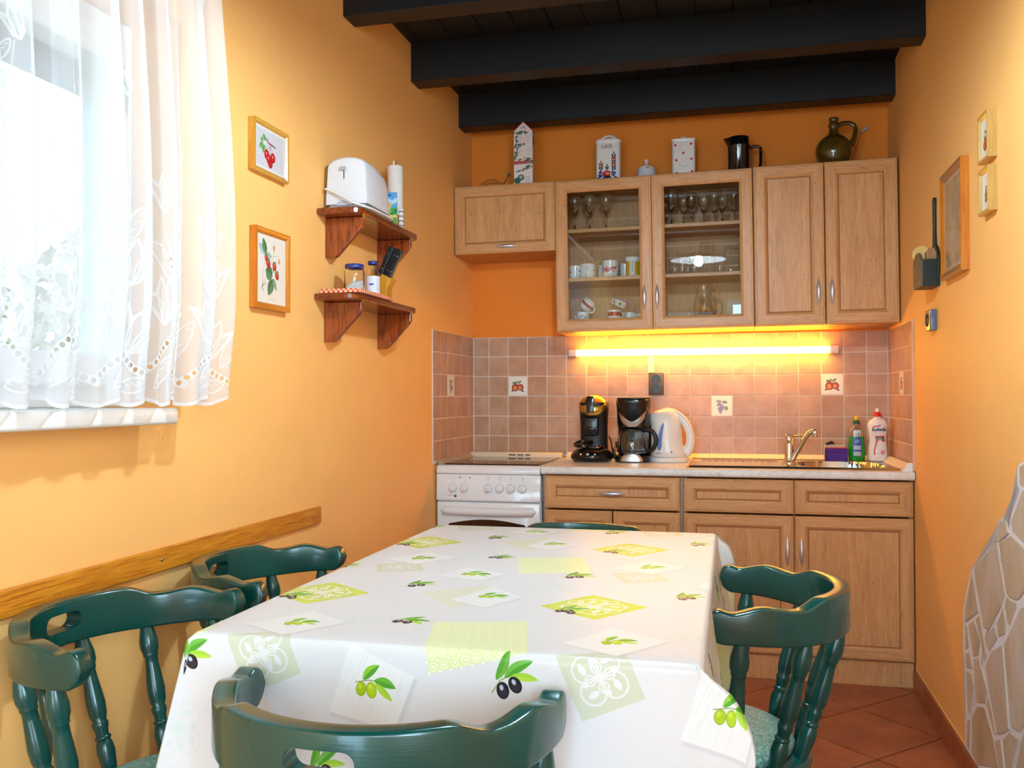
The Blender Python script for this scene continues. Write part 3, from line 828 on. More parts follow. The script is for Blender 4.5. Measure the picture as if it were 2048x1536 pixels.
mb = MB(); mb.lathe([(0.0, 0.0), (0.036, 0.001), (0.041, 0.004), (0.041, 0.0)], 24, (1.742, -0.305, ZW+0.0042-0.1495)); mb.build('drain', M_CHROME, sink_o, smooth=True)

# --- faucet
fz = ZW+0.004
fau = thing('faucet', 'chrome single-lever faucet with a slanting spout beside the sink bowl', 'faucet', (1.532, -0.30, fz))
mb = MB(); mb.lathe([(0.027, 0.0), (0.027, 0.006), (0.023, 0.012), (0.0205, 0.03), (0.0205, 0.085), (0.0195, 0.092), (0.0205, 0.096), (0.0205, 0.120), (0.017, 0.128), (0.0, 0.130)], 24)
mb.build('column', M_CHROME, fau, smooth=True)
mb = MB(); mb.tube([(0.012, -0.006, 0.020), (0.024, -0.012, 0.042), (0.044, -0.02, 0.078), (0.064, -0.028, 0.114), (0.078, -0.034, 0.134), (0.090, -0.038, 0.143), (0.101, -0.041, 0.144)], [0.013, 0.0125, 0.012, 0.0115, 0.0112, 0.0112, 0.0112], 14)
mb.build('spout', M_CHROME, fau, smooth=True)
mb = MB(); mb.lathe([(0.0, 0.160), (0.011, 0.158), (0.0145, 0.150), (0.0145, 0.128), (0.012, 0.124), (0.0, 0.124)], 18, (0.104, -0.042, -0.004)); mb.build('nozzle', M_CHROME, fau, smooth=True)
mb = MB(); mb.tube([(0.006, 0.004, 0.120), (0.03, 0.016, 0.121), (0.055, 0.028, 0.124)], [0.008, 0.006, 0.005], 10, flat=0.6); mb.build('lever', M_CHROME, fau, smooth=True)

# --- stove
M_ENAMEL = plain('white_enamel', (236, 234, 234), 0.16, coat=0.3, var=0.008)
M_BLKGLASS = plain('black_ceramic_glass', (30, 26, 24), 0.06, var=0.1)
M_OVENGLASS = plain('dark_oven_glass', (40, 20, 10), 0.08, coat=0.5, var=0.1)
M_PRINT = plain('grey_print', (150, 148, 152), 0.5); M_INK = plain('dark_print', (44, 44, 54), 0.5)
stove = thing('stove', 'white enamelled freestanding stove with six round knobs and a black hob', 'stove', (0.004, -0.035, 0.0))
SW = 0.474
mb = MB(); mb.box(0, SW, -0.545, 0, 0.02, 0.70, 0.003, seg=1); mb.build('body', M_ENAMEL, stove)
mb = MB(); mb.box(0.02, SW-0.02, -0.52, -0.02, 0, 0.03); mb.build('plinth', M_DARK, stove)
mb = MB(); mb.prism([(-0.03, 0.698), (-0.566, 0.698), (-0.570, 0.702), (-0.566, 0.812), (-0.562, 0.816), (-0.03, 0.816)], 0.0, SW, 'x', bev=0.004); panel = mb.build('control_panel', M_ENAMEL, stove, smooth=True)
mb = MB(); mb.prism([(0.0, 0.818), (-0.568, 0.818), (-0.571, 0.824), (-0.566, 0.846), (-0.556, 0.855), (-0.545, 0.8555), (0.0, 0.8555)], 0.001, SW-0.001, 'x', bev=0.003); mb.build('top_frame', M_ENAMEL, stove, smooth=True)
mb = MB(); mb.box(0.016, SW-0.012, -0.535, -0.055, 0.8555, 0.8605, 0.003); mb.build('hob_glass', M_BLKGLASS, stove)
mb = MB(); mb.prism([(-0.044, 0.855), (-0.05, 0.860), (-0.044, 0.876), (-0.036, 0.882), (-0.002, 0.882), (-0.002, 0.855)], 0.002, SW-0.002, 'x', bev=0.002); vent = mb.build('rear_ridge', M_CREAM, stove, smooth=True)
mb = MB()
for a, b in ((0.205, 0.24), (0.25, 0.28), (0.29, 0.315)): mb.box(a, b, -0.0485, -0.04, 0.868, 0.8725)
mb.build('vent_slot', M_DARK, vent)
mb = MB(); mb.box(0.002, SW-0.002, -0.566, -0.546, 0.10, 0.692, 0.006, seg=3); odoor = mb.build('oven_door', M_ENAMEL, stove, smooth=True)
mb = MB(); rows = []
for i in range(25):
    t = i/24; x = 0.018+(SW-0.036)*t; k = min(1, min(t, 1-t)/0.035)**0.5; k = max(k, 0.02)
    dz = -0.004*math.sin(PI*t)
    rows.append([(x, -0.565-0.024*k*math.sin(a), 0.655+dz-0.021*k*math.cos(a)) for a in [PI*q/10 for q in range(11)]])
mb.grid(rows); mb.build('handle', M_ENAMEL, odoor, smooth=True, sharp=70)
mb = MB(); top = [(0.062+0.34*t, 0.598+0.020*math.sin(PI*t)) for t in [i/16 for i in range(17)]]
mb.prism([(0.055, 0.24), (0.409, 0.24)] + [(0.409, 0.590)] + top[::-1] + [(0.055, 0.590)], -0.5685, -0.565, 'y'); mb.build('window', M_OVENGLASS, odoor)
kx = [0.078, 0.130, 0.240, 0.292, 0.342, 0.394]
mb = MB()
prof = [(0.0205, 0.0), (0.0205, 0.003), (0.0185, 0.006), (0.0165, 0.012), (0.0155, 0.0155), (0.0, 0.017)]
mb.lathe([(r, -y) for r, y in prof], 28, axis='y'); mb.box(-0.0042, 0.0042, -0.024, -0.012, -0.0145, 0.0145, 0.002)
me = mb.mesh('knob', M_ENAMEL, smooth=True)
for x in kx: obj('knob', me, panel, (x, -0.568, 0.757))
mb = MB(); mb.lathe([(0.0028, 0.0), (0.0028, -0.0015), (0, -0.002)], 12, (0.110, -0.5665, 0.801), axis='y'); mb.build('pilot_light', plain('dark_red_lens', (70, 16, 22), 0.2), panel)
mb = MB(); mb.lathe([(0.0028, 0.0), (0.0028, -0.0015), (0, -0.002)], 12, (0.156, -0.5665, 0.801), axis='y'); mb.build('pilot_light', plain('orange_lens', (180, 60, 24), 0.2), panel)
mb = MB()
for i, x in enumerate(kx[2:]):
    for q in range(16):
        a, b = 2*PI*q/16, 2*PI*(q+1)/16; zc = 0.800
        r0, r1 = 0.0042, 0.0050
        mb.quad_uv([(x+r0*math.cos(a), -0.5671, zc+r0*math.sin(a)), (x+r1*math.cos(a), -0.5671, zc+r1*math.sin(a)), (x+r1*math.cos(b), -0.5671, zc+r1*math.sin(b)), (x+r0*math.cos(b), -0.5671, zc+r0*math.sin(b))])
    dx, dz = ((-0.0026, -0.002), (-0.0026, 0.002), (0.0026, 0.002), (0.0026, -0.002))[i]
    mb.box(x+dx-0.0012, x+dx+0.0012, -0.5673, -0.567, zc+dz-0.0012, zc+dz+0.0012)
for x in kx: mb.box(x-0.0025, x+0.0025, -0.5677, -0.567, 0.7855, 0.787)
for k in range(4): mb.box(kx[0]-0.004, kx[0]+0.003, -0.5673, -0.567, 0.797+0.0025*k, 0.7975+0.0025*k)
for k in range(6):
    a = PI*k/5; mb.box(kx[1]+0.012*math.cos(a)-0.001, kx[1]+0.012*math.cos(a)+0.001, -0.5673, -0.567, 0.797+0.007*math.sin(a), 0.798+0.007*math.sin(a))
o = mb.build('dial_marks', M_PRINT, panel); o['kind'] = 'stuff'
text_on(panel, 'lettering', 'FAGOR', 0.0085, M_INK, lambda x, y, z: (0.064+x, -0.5692-z*0.5, 0.7195+y), depth=0.0003, bold=0.0002)
mb = MB(); mb.lathe([(0.0062, -0.0), (0.0062, -0.0006)], 20, (0.089, -0.5690, 0.7195), axis='y', mi=0); mb.lathe([(0.0022, -0.0), (0.0022, -0.0004)], 12, (0.0905, -0.5695, 0.7215), axis='y', mi=1)
mb.build('emblem', [M_INK, M_ENAMEL], panel)
text_on(panel, 'lettering', 'Elegance', 0.0085, M_PRINT, lambda x, y, z: (0.383+x, -0.5692-z*0.5, 0.7155+y), depth=0.0003, shear=0.35)
mb = MB(); mb.prism([(0.0075, 0.8785), (0.0075, 0.857), (0.034, 0.857), (0.030, 0.862)], -0.585, -0.048, 'y')
for v in mb.bm.verts: v.co.y += 0.035; v.co.x -= 0.004
mb.build('side_strip', plain('grey_beige_strip', (176, 156, 130), 0.4), stove)

# --- wall cabinets
TILT = -0.0105
def zsh(x, z): return z + 0.0105*(x-0.5)
YU = -0.31
flap = thing('flap_cabinet', 'short maple wall cabinet with a lift-up front, in the left corner', 'cabinet', (0.004, -0.002, 1.837), (0, -0.006, 0))
carcass('body', flap, 0.487, 0.296, 0.323)
add_front(flap, 'flap', 0.0, 0.0, 0.488, 0.324, -0.296, handle=(0.250, 0.030, True))
glassc = thing('glass_cabinet', 'maple wall cabinet with two glazed doors full of glasses and mugs', 'cabinet', (0.498, -0.002, 1.457), (0, TILT, 0))
carcass('body', glassc, 0.890, 0.306, 0.704)
mb = MB(); mb.box(0.016, 0.874, -0.286, -0.007, 0.0165, 0.056); mb.build('floor_board', M_MAPH, glassc)
mb = MB(); mb.box(0.437, 0.453, -0.290, -0.008, 0.0565, 0.688); mb.build('divider', M_CARC, glassc)
for (xa, xb) in ((0.016, 0.437), (0.453, 0.874)):
    for z in (0.2365, 0.464):
        mb = MB(); mb.box(xa, xb, -0.285, -0.007, z, z+0.018, 0.002, seg=1); mb.build('shelf', M_MAPH, glassc)
add_front(glassc, 'glass_door', 0.002, 0.002, 0.4425, 0.700, -0.306, fr=0.056, glazed=True, handle=(0.409, 0.146, False))
add_front(glassc, 'glass_door', 0.4465, 0.002, 0.4425, 0.700, -0.306, fr=0.056, glazed=True, handle=(0.466, 0.146, False))
twin = thing('wall_cabinet', 'maple wall cabinet with two tall closed doors, against the right wall', 'cabinet', (1.390, -0.002, 1.4655), (0, TILT*0.8, 0))
carcass('body', twin, 0.597, 0.306, 0.708)
add_front(twin, 'door', 0.002, 0.002, 0.294, 0.704, -0.306, fr=0.056, handle=(0.268, 0.143, False))
add_front(twin, 'door', 0.300, 0.002, 0.296, 0.704, -0.306, fr=0.056, handle=(0.324, 0.143, False))

# --- lamp under the wall cabinets
lampu = thing('strip_light', 'glowing yellow tube light with cream end caps under the wall cabinets', 'lamp', (0, -0.007, 1.372))
M_TUBE = emit('yellow_tube_glow', (1.0, 0.52, 0.046), TUBE_EMIT)
mb = MB(); mb.lathe([(0.0165, 0.548), (0.0165, 1.729)], 18, (0, -0.040, 0), axis='x', cap0=False, cap1=False); mb.build('tube', M_TUBE, lampu, smooth=True)
mb = MB(); mb.box(0.508, 1.768, -0.022, -0.001, -0.012, 0.012, 0.003); mb.build('mounting_bar', M_CREAM, lampu)
mb = MB(); mb.box(0.508, 0.548, -0.060, -0.002, -0.0185, 0.0185, 0.006, seg=3); mb.build('end_cap', M_CREAM, lampu, smooth=True)
mb = MB(); mb.box(1.729, 1.768, -0.060, -0.002, -0.0185, 0.0185, 0.006, seg=3); mb.build('end_cap', M_CREAM, lampu, smooth=True)
mb = MB(); mb.box(0.894, 0.924, -0.014, -0.001, 1.272, 1.353, 0.002, seg=1); tag(mb.build('cable_duct', M_CREAM, loc=(0, -0.0066, 0)), 'short cream cable duct between the tube light and the double socket', 'cable duct')
def socket_face(mb, x, z, r=0.0195):
    mb.lathe([(r+0.003, 0.0), (r+0.003, -0.003), (r, -0.003), (r-0.002, 0.006), (0.0, 0.006)], 24, (x, 0, z), axis='y', mi=1)
M_SOCK = plain('brown_grey_socket', (92, 80, 70), 0.4); M_SOCKIN = plain('dark_socket_inset', (48, 50, 54), 0.35)
sock = thing('double_socket', 'brown-grey double power socket on the tiles behind the coffee maker', 'socket', (0.931, -0.0066, 1.218))
mb = MB(); mb.box(-0.037, 0.037, -0.012, -0.0002, -0.054, 0.054, 0.004); mb.build('plate', M_SOCK, sock, smooth=True)
for z in (0.024, -0.024):
    mb = MB(); socket_face(mb, 0, z); 
    for v in mb.bm.verts: v.co.y -= 0.0125
    f = mb.build('outlet', [M_SOCK, M_SOCKIN], sock, smooth=True)
    mb = MB()
    for dx in (-0.0095, 0.0095): mb.lathe([(0.0026, 0.0), (0.0026, -0.001)], 10, (dx, -0.0065, z), axis='y', mi=0)
    mb.lathe([(0.0022, 0), (0.0022, -0.006), (0, -0.007)], 10, (0, -0.0065, z-0.011), axis='y', mi=1)
    mb.build('contact', [M_DARK, plain('brass_pin', (190, 150, 70), 0.3, metal=1.0)], f)
# ------------------------------------------------------------------ glasses and mugs behind the glass doors
def sst(a, b, x): t = min(1, max(0, (x-a)/(b-a))); return t*t*(3-2*t)
M_GLASS = glass('clear_glass', (0.97, 0.98, 0.98))
M_THIN = pane_mat('thin_clear_glass', (0.982, 0.986, 0.985))
M_SMOKE = glass('smoky_glass', (0.93, 0.90, 0.89))
M_PORC = plain('white_porcelain', (238, 234, 228), 0.18, coat=0.3, var=0.01)
M_REDBAND = plain('brick_red_glaze', (178, 66, 38), 0.3); M_YEL = plain('ochre_glaze', (226, 172, 20), 0.3)
M_RED = plain('red_glaze', (200, 34, 30), 0.3)

def goblet(h, r, name, label, group, x, y, z, bowl=0.5):
    t = 0.0012
    b0 = h*(1-bowl)
    out = [(0.0, 0.0), (r*0.80, 0.0), (r*0.82, 0.0015), (r*0.35, 0.005), (0.0042, 0.012), (0.0036, b0*0.6), (0.0052, b0*0.95), (0.010, b0+0.003)]
    bow = [(r*math.sin(PI*0.5*u)**0.75*(1-0.16*max(0, u-0.75)/0.25), b0+0.003+(h-b0-0.003)*u) for u in [k/9 for k in range(2, 10)]]
    inn = [(max(0, a-t), zz+0.0006) for a, zz in reversed(bow)] + [(0.0, b0+0.009)]
    mb = MB(); mb.lathe(out+bow+inn, 22, cap0=False, cap1=False)
    o = mb.build(name, M_GLASS, smooth=True, sharp=75, loc=(x, y, zsh(x, z)+0.0006)); tag(o, label, 'glass', group); return o
def tumbler(h, r, name, label, group, x, y, z, r0=None, mat=None):
    r0 = r0 or r*0.86; t = 0.0017
    mb = MB(); mb.lathe([(0, 0), (r0, 0), (r0+0.001, 0.002), (r, h-0.001), (r-t/2, h), (r-t, h-0.001)], 22, cap0=False, cap1=False)
    o = mb.build(name, mat or M_THIN, smooth=True, sharp=50, loc=(x, y, zsh(x, z)+0.0006)); tag(o, label, 'glass', group); return o
def mug_parts(t, h, r, prof=None, hang=0.0, hr=None, band=None, hw=0.0045, hz=None):
    w = 0.003
    p = prof or [(r*0.86, 0), (r*0.95, 0.003), (r, h*0.3), (r, h)]
    inn = [(a-w, z) for a, z in reversed(p[1:])] + [(p[0][0]-w, 0.004), (0, 0.004)]
    mb = MB(); mb.lathe([(0, 0)] + p + inn, 28, cap0=False, cap1=False); mb.build('body', M_PORC, t, smooth=True, sharp=55)
    hz = hz or h*0.5; hh = hr or h*0.30
    pts = []
    for k in range(11):
        a = -PI/2+PI*k/10; pts.append(((r-0.002+hh*0.85*math.cos(a)), 0, hz+hh*math.sin(a)))
    pts = [(r-0.004, 0, hz-hh)] + pts + [(r-0.004, 0, hz+hh)]
    mb = MB(); mb.tube(pts, hw, 8); g = mb.build('handle', M_PORC, t, smooth=True); g.rotation_euler = (0, 0, hang)
    if band:
        z0, z1, mat = band
        mb = MB(); mb.lathe([(r+0.0003, z0), (r+0.0003, z1)], 28, cap0=False, cap1=False); mb.build('band', mat, t, smooth=True)

z3, z2, z1 = 1.9395+0.0, 1.7120, 1.5132
gl = 'stem glasses on the top shelf behind the left glass door'
for i, (x, y, lab) in enumerate(((0.572, -0.235, 'tall wine glass nearest the left cabinet side, top shelf, left door'), (0.621, -0.13, 'tall wine glass set back between two others, top shelf, left door'),
                  (0.643, -0.235, 'tall wine glass in the middle of the top shelf row, left door'), (0.718, -0.22, 'tall wine glass standing apart on the right, top shelf, left door'))):
    goblet(0.158, 0.030, 'wine_glass', lab, gl, x, y, z3, 0.52)
gr = 'stem glasses on the top shelf behind the right glass door'
for i, (x, y, h, r, lab) in enumerate(((0.987, -0.13, 0.135, 0.031, 'wide goblet half hidden at the left edge, top shelf, right door'), (1.020, -0.235, 0.160, 0.036, 'large goblet, first full one from the left, top shelf, right door'),
        (1.078, -0.215, 0.132, 0.031, 'short goblet between two large ones on the left, top shelf, right door'), (1.108, -0.12, 0.165, 0.037, 'large goblet set back left of centre, top shelf, right door'),
        (1.168, -0.215, 0.130, 0.031, 'short goblet in the centre of the row, top shelf, right door'), (1.213, -0.13, 0.168, 0.039, 'large goblet set back right of centre, top shelf, right door'),
        (1.250, -0.235, 0.122, 0.034, 'low wide goblet near the right end, top shelf, right door'), (1.303, -0.13, 0.165, 0.037, 'large goblet against the right end, top shelf, right door'))):
    goblet(h, r, 'goblet', lab, gr, x, y, z3, 0.60)
# tumblers on the middle shelf, right door
tg = 'tumblers on the middle shelf behind the right glass door'
for x, y, h, r, lab in ((0.985, -0.22, 0.105, 0.026, 'tall tumbler at the left edge of the middle shelf, right door'), (1.032, -0.17, 0.096, 0.026, 'tumbler second from the left on the middle shelf, right door'),
        (1.071, -0.235, 0.098, 0.026, 'tumbler in front, third from the left on the middle shelf, right door'), (1.090, -0.12, 0.110, 0.027, 'tall tumbler at the back, left of the lidded jar, right door'),
        (1.124, -0.20, 0.100, 0.026, 'tumbler just left of the lidded glass jar, right door'), (1.238, -0.21, 0.090, 0.026, 'tumbler between the lidded jar and the tall ribbed jar, right door')):
    tumbler(h, r, 'tumbler', lab, tg, x, y, z2)
def glass_jar(x, y, z, h, r, label, rib=0):
    t = thing('glass_jar', label, 'jar', (x, y, zsh(x, z)+0.0006))
    mb = MB(); mb.lathe([(0, 0), (r, 0), (r, h*0.78), (r*0.9, h*0.84), (r*0.88, h*0.9), (r*0.86, h*0.9)], 24, cap0=False, cap1=False)
    mb.build('body', M_THIN, t, smooth=True, sharp=50)
    mb = MB(); mb.lathe([(0, h*0.905), (r*0.98, h*0.905), (r*0.98, h*0.985), (r*0.9, h), (0, h)], 24, cap0=False, cap1=False); mb.build('lid', M_THIN, t, smooth=True, sharp=50)
glass_jar(1.180, -0.16, z2, 0.150, 0.037, 'lidded glass jar in the middle of the middle shelf, right door')
glass_jar(1.288, -0.20, z2, 0.175, 0.036, 'tall lidded glass jar at the right end of the middle shelf, right door')
# bottom shelf, right door
sg = 'shot glasses on the cabinet floor behind the right glass door'
for x, lab in ((1.012, 'shot glass on the left of the three on the cabinet floor'), (1.058, 'shot glass in the middle of the three on the cabinet floor'), (1.098, 'shot glass nearest the glass pitcher on the cabinet floor')):
    tumbler(0.036, 0.016, 'shot_glass', lab, sg, x, -0.245, z1)
tumbler(0.08, 0.024, 'tumbler', 'tumbler at the right end of the cabinet floor behind the left glass door', None, 0.862, -0.13, z1)
pit = thing('glass_pitcher', 'clear glass pitcher with orange flowers, on the cabinet floor behind the right door', 'pitcher', (1.166, -0.19, zsh(1.166, z1)+0.0006))
mb = MB(); pr = [(0.036, 0), (0.046, 0.012), (0.050, 0.045), (0.043, 0.085), (0.036, 0.110), (0.041, 0.145)]
mb.lathe([(0, 0)] + pr + [(a-0.002, b) for a, b in reversed(pr[1:])] + [(0.034, 0.006), (0, 0.006)], 26, cap0=False, cap1=False); mb.build('body', M_GLASS, pit, smooth=True, sharp=60)
mb = MB(); mb.tube([(0.037, 0, 0.128), (0.056, 0, 0.130), (0.068, 0, 0.112), (0.066, 0, 0.075), (0.049, 0, 0.045)], 0.0045, 8); mb.build('handle', M_SMOKE, pit, smooth=True)
mb = MB()
for k, (a, z) in enumerate(((-2.2, 0.03), (-1.9, 0.045), (-1.6, 0.03), (-1.3, 0.042), (-1.05, 0.03), (-2.5, 0.045))):
    for q in range(6):
        b = 2*PI*q/6; u, v = 0.0055*math.cos(b), 0.0055*math.sin(b); an = a+u/0.05
        mb.lathe([(0.0036, 0.0), (0.0, -0.0008)], 6, (0.0503*math.cos(an), 0.0503*math.sin(an), z+v), axis='y')
mb.build('flower_print', plain('orange_flower_print', (236, 140, 30), 0.5), pit)
# mugs on the middle shelf, left door
mg = 'mugs on the middle shelf behind the left glass door'
def mug(x, y, z, label, h, r, **kw):
    t = thing('mug', label, 'mug', (x, y, zsh(x, z)+0.0006), group=mg); mug_parts(t, h, r, **kw); return t
m1 = mug(0.571, -0.215, z2, 'white mug with a red dot beside the left cabinet side', 0.062, 0.030, hang=-PI/2+0.35, hw=0.004)
mb = MB(); mb.lathe([(0.0045, -0.0), (0, -0.0008)], 10, (-0.018, -0.0243, 0.032), axis='y'); mb.build('dot', M_RED, m1)
pf = [(0.034, 0), (0.0385, 0.004), (0.0385, 0.045), (0.035, 0.052), (0.0345, 0.067)]
m2_ = mug(0.630, -0.225, z2, 'white shouldered mug with red dots and its handle to the front', 0.067, 0.0385, prof=pf, hang=-PI/2, hz=0.030, hr=0.020, hw=0.0042)
mb = MB()
for sx in (-1, 1):
    for z in (0.036, 0.012): mb.lathe([(0.0042 if z > 0.02 else 0.003, 0.0), (0, -0.0012)], 10, (sx*0.0335, -0.0205, z), axis='y')
mb.build('dot', M_RED, m2_)
mug(0.690, -0.13, z2, 'white mug half hidden behind the mug with red lettering', 0.072, 0.026, hang=PI/2)
hm = mug(0.735, -0.215, z2, 'white mug with red slanted lettering', 0.079, 0.0375, hang=2.3)
def wrapc(r, zc, a0=-PI/2):
    return lambda x, y, z: ((r+z)*math.cos(a0+x/r), (r+z)*math.sin(a0+x/r), zc+y+0.18*x)
text_on(hm, 'lettering', 'Hurry', 0.034, M_RED, wrapc(0.0380, 0.038), depth=0.0004, shear=0.35, bold=0.0010, xs=0.86)
mug(0.795, -0.12, z2, 'white mug half hidden behind the yellow-sided mug', 0.076, 0.026, hang=PI/2)
pf = [(0.029, 0), (0.032, 0.004), (0.0325, 0.06), (0.034, 0.078), (0.0385, 0.090)]
ym = mug(0.842, -0.215, z2, 'flared white mug with ochre yellow side panels', 0.090, 0.0345, prof=pf, hang=-PI/2, hz=0.048, hr=0.022, hw=0.005)
mb = MB()
for a0, a1 in ((-2.75, -1.95), (-1.2, -0.4)):
    rows = [[((0.0329+0.0003*q)*math.cos(a0+(a1-a0)*k/8), (0.0329+0.0003*q)*math.sin(a0+(a1-a0)*k/8), 0.008+0.062*q/4) for k in range(9)] for q in range(5)]
    mb.grid(rows)
mb.build('panel', M_YEL, ym, smooth=True)
# cups on the cabinet floor, left door
cg = 'coffee cups on the cabinet floor behind the left glass door'
def cup(x, y, z, label, rot=(0, 0, 0), h=0.040, r=0.030, **kw):
    t = thing('cup', label, 'cup', (x, y, zsh(x, z)+0.0006), rot, cg); mug_parts(t, h, r, hw=0.0032, **kw); return t
pc = [(0.022, 0), (0.028, 0.004), (0.0315, 0.02), (0.0325, 0.042)]
c1 = cup(0.604, -0.205, z1, 'white cup with faint red print, under the tilted cup on the left', h=0.042, prof=pc, hang=PI*0.9)
mb = MB()
for k in range(8):
    an = -2.5+k*0.26; mb.lathe([(0.004, 0), (0, -0.0012)], 6, (0.0318*math.cos(an), 0.0318*math.sin(an), 0.022+0.006*math.sin(k*2.1)), axis='y')
mb.build('print', plain('faded_red_print', (226, 150, 146), 0.4), c1)
cup(0.606, -0.205, z1+0.056, 'tilted cup with a brick red band, lying on the left cup', rot=(0.15, 0.75, 0.0), h=0.052, r=0.033, prof=[(0.020, 0), (0.027, 0.004), (0.033, 0.02), (0.0335, 0.052)], hang=0.1, band=(0.026, 0.048, M_REDBAND))
cup(0.757, -0.235, z1, 'upright cup with a wide brick red band', h=0.044, r=0.0315, prof=[(0.030, 0), (0.0315, 0.003), (0.0315, 0.044)], hang=0.15, band=(0.016, 0.035, M_REDBAND))
fc = cup(0.775, -0.215, z1+0.058, 'tilted cup with a violet rim and yellow flower, lying on the banded cup', rot=(0.0, 0.42, 0.0), h=0.036, r=0.034, prof=[(0.020, 0), (0.028, 0.004), (0.035, 0.036)], hang=PI, hz=0.018)
mb = MB(); mb.lathe([(0.0352, 0.0325), (0.0356, 0.036)], 26, cap0=False, cap1=False, mi=0); mb.lathe([(0.007, 0.0), (0.0, -0.0015)], 10, (0.004, -0.0325, 0.017), axis='y', mi=1)
mb.build('print', [plain('violet_rim', (120, 112, 160), 0.3), plain('yellow_flower', (200, 190, 30), 0.4)], fc)
cup(0.815, -0.13, z1, 'plain cup behind the banded cup with its handle to the right', h=0.04, hang=0.0)
mb = MB(); mb.lathe([(0, 0.002), (0.02, 0.002), (0.045, 0.009), (0.046, 0.010), (0.02, 0.004), (0, 0.004)], 26, cap0=False, cap1=False)
tag(mb.build('saucer', plain('gilt_saucer', (216, 196, 150), 0.25), smooth=True, loc=(0.676, -0.21, zsh(0.676, z1))), 'gilt-rimmed saucer between the two stacks of cups', 'saucer')

# ------------------------------------------------------------------ on top of the wall cabinets
def ztop(x): return 2.1612+0.0105*(x-0.498) if x > 0.498 else 2.1602+0.006*(x)
def house_print():
    c = Canvas(0.09, 0.335, 2400, (226, 212, 208))
    g, dg = (70, 100, 62), (46, 76, 54)
    c.poly([(0, 0.29), (0.045, 0.335), (0.09, 0.29)], (228, 216, 214)); c.poly([(0.03, 0.30), (0.045, 0.318), (0.06, 0.30)], (176, 164, 160))
    r = random.Random(2)
    for P, n in (([(0.006, 0.275), (0.06, 0.28)], 26), ([(0.008, 0.20), (0.01, 0.28)], 18), ([(0.012, 0.212), (0.05, 0.21)], 10), ([(0.006, 0.14), (0.02, 0.205)], 22), ([(0.06, 0.132), (0.088, 0.12)], 18), ([(0.02, 0.07), (0.084, 0.10)], 26), ([(0.004, 0.135), (0.085, 0.134)], 12)):
        for k in range(n):
            t = r.random(); x = P[0][0]+(P[1][0]-P[0][0])*t; y = P[0][1]+(P[1][1]-P[0][1])*t
            a = r.uniform(0, 6.28); c.leaf(x, y, x+0.012*math.cos(a), y+0.012*math.sin(a), 0.006, g if r.random() < 0.6 else dg)
    for x, y, col in ((0.012, 0.27, (226, 200, 80)), (0.012, 0.138, (226, 200, 80)), (0.045, 0.218, (190, 60, 50)), (0.05, 0.145, (190, 60, 50)), (0.08, 0.10, (230, 214, 130)), (0.03, 0.205, (190, 90, 80)), (0.055, 0.09, (150, 190, 196))): c.ellipse(x, y, 0.004, 0.004, 0, col)
    for y0 in (0.158, 0.226):
        for xx in (0.018, 0.06):
            for k in range(6): c.line([(xx, y0+k*0.007), (xx+0.022, y0+k*0.007)], 0.0014, (176, 160, 158), 0.8)
    c.poly([(0.0, 0.108), (0.076, 0.112), (0.076, 0.127), (0.0, 0.127)], (172, 66, 72)); c.line([(0.0, 0.116), (0.076, 0.118)], 0.002, (206, 120, 122))
    c.ellipse(0.016, 0.022, 0.016, 0.016, 0, dg); c.ellipse(0.034, 0.038, 0.016, 0.016, 0, (58, 84, 70)); c.ellipse(0.034, 0.04, 0.009, 0.009, 0, (150, 172, 160))
    for k in range(8): c.line([(0.055, 0.012+k*0.0045), (0.078, 0.012+k*0.0045)], 0.0016, (160, 150, 148), 0.8)
    return c.image('house_box_print')
hs = thing('house_tin', 'tall narrow house-shaped box with a red gable and green garland print', 'ornament', (0.333, -0.262, ztop(0.333)+0.0005), (0, 0, 0.05))
M_HOUSE = print_mat('garland_print', house_print(), 0.45, ext='EXTEND')
mb = MB()
HW, HE, HP, HD = 0.0445, 0.256, 0.2965, 0.05
for y, fl in ((-HD/2, False), (HD/2, True)):
    P = [(-HW, y, 0), (HW, y, 0), (HW, y, HE), (0, y, HP), (-HW, y, HE)]
    vs = [mb.bm.verts.new(p) for p in (P[::-1] if fl else P)]; f = mb.bm.faces.new(vs)
    for l in f.loops: l[mb.uv].uv = ((l.vert.co.x+HW)/(2*HW), l.vert.co.z/0.2975)
for a, b in (((-HW, 0), (-HW, HE)), ((HW, HE), (HW, 0)), ((HW, 0), (-HW, 0))):
    mb.quad_uv([(a[0], -HD/2, a[1]), (b[0], -HD/2, b[1]), (b[0], HD/2, b[1]), (a[0], HD/2, a[1])], ((0.9, 0.3), (0.9, 0.8), (0.7, 0.8), (0.7, 0.3)))
mb.build('body', M_HOUSE, hs)
mb = MB()
for s in (-1, 1):
    mb.prism([(0, HP+0.004), (s*(HW+0.004), HE-0.002), (s*(HW+0.004), HE-0.007), (0, HP-0.001)], -HD/2-0.003, HD/2+0.003, 'y')
mb.build('roof', plain('red_roof_edge', (176, 58, 66), 0.4), hs)

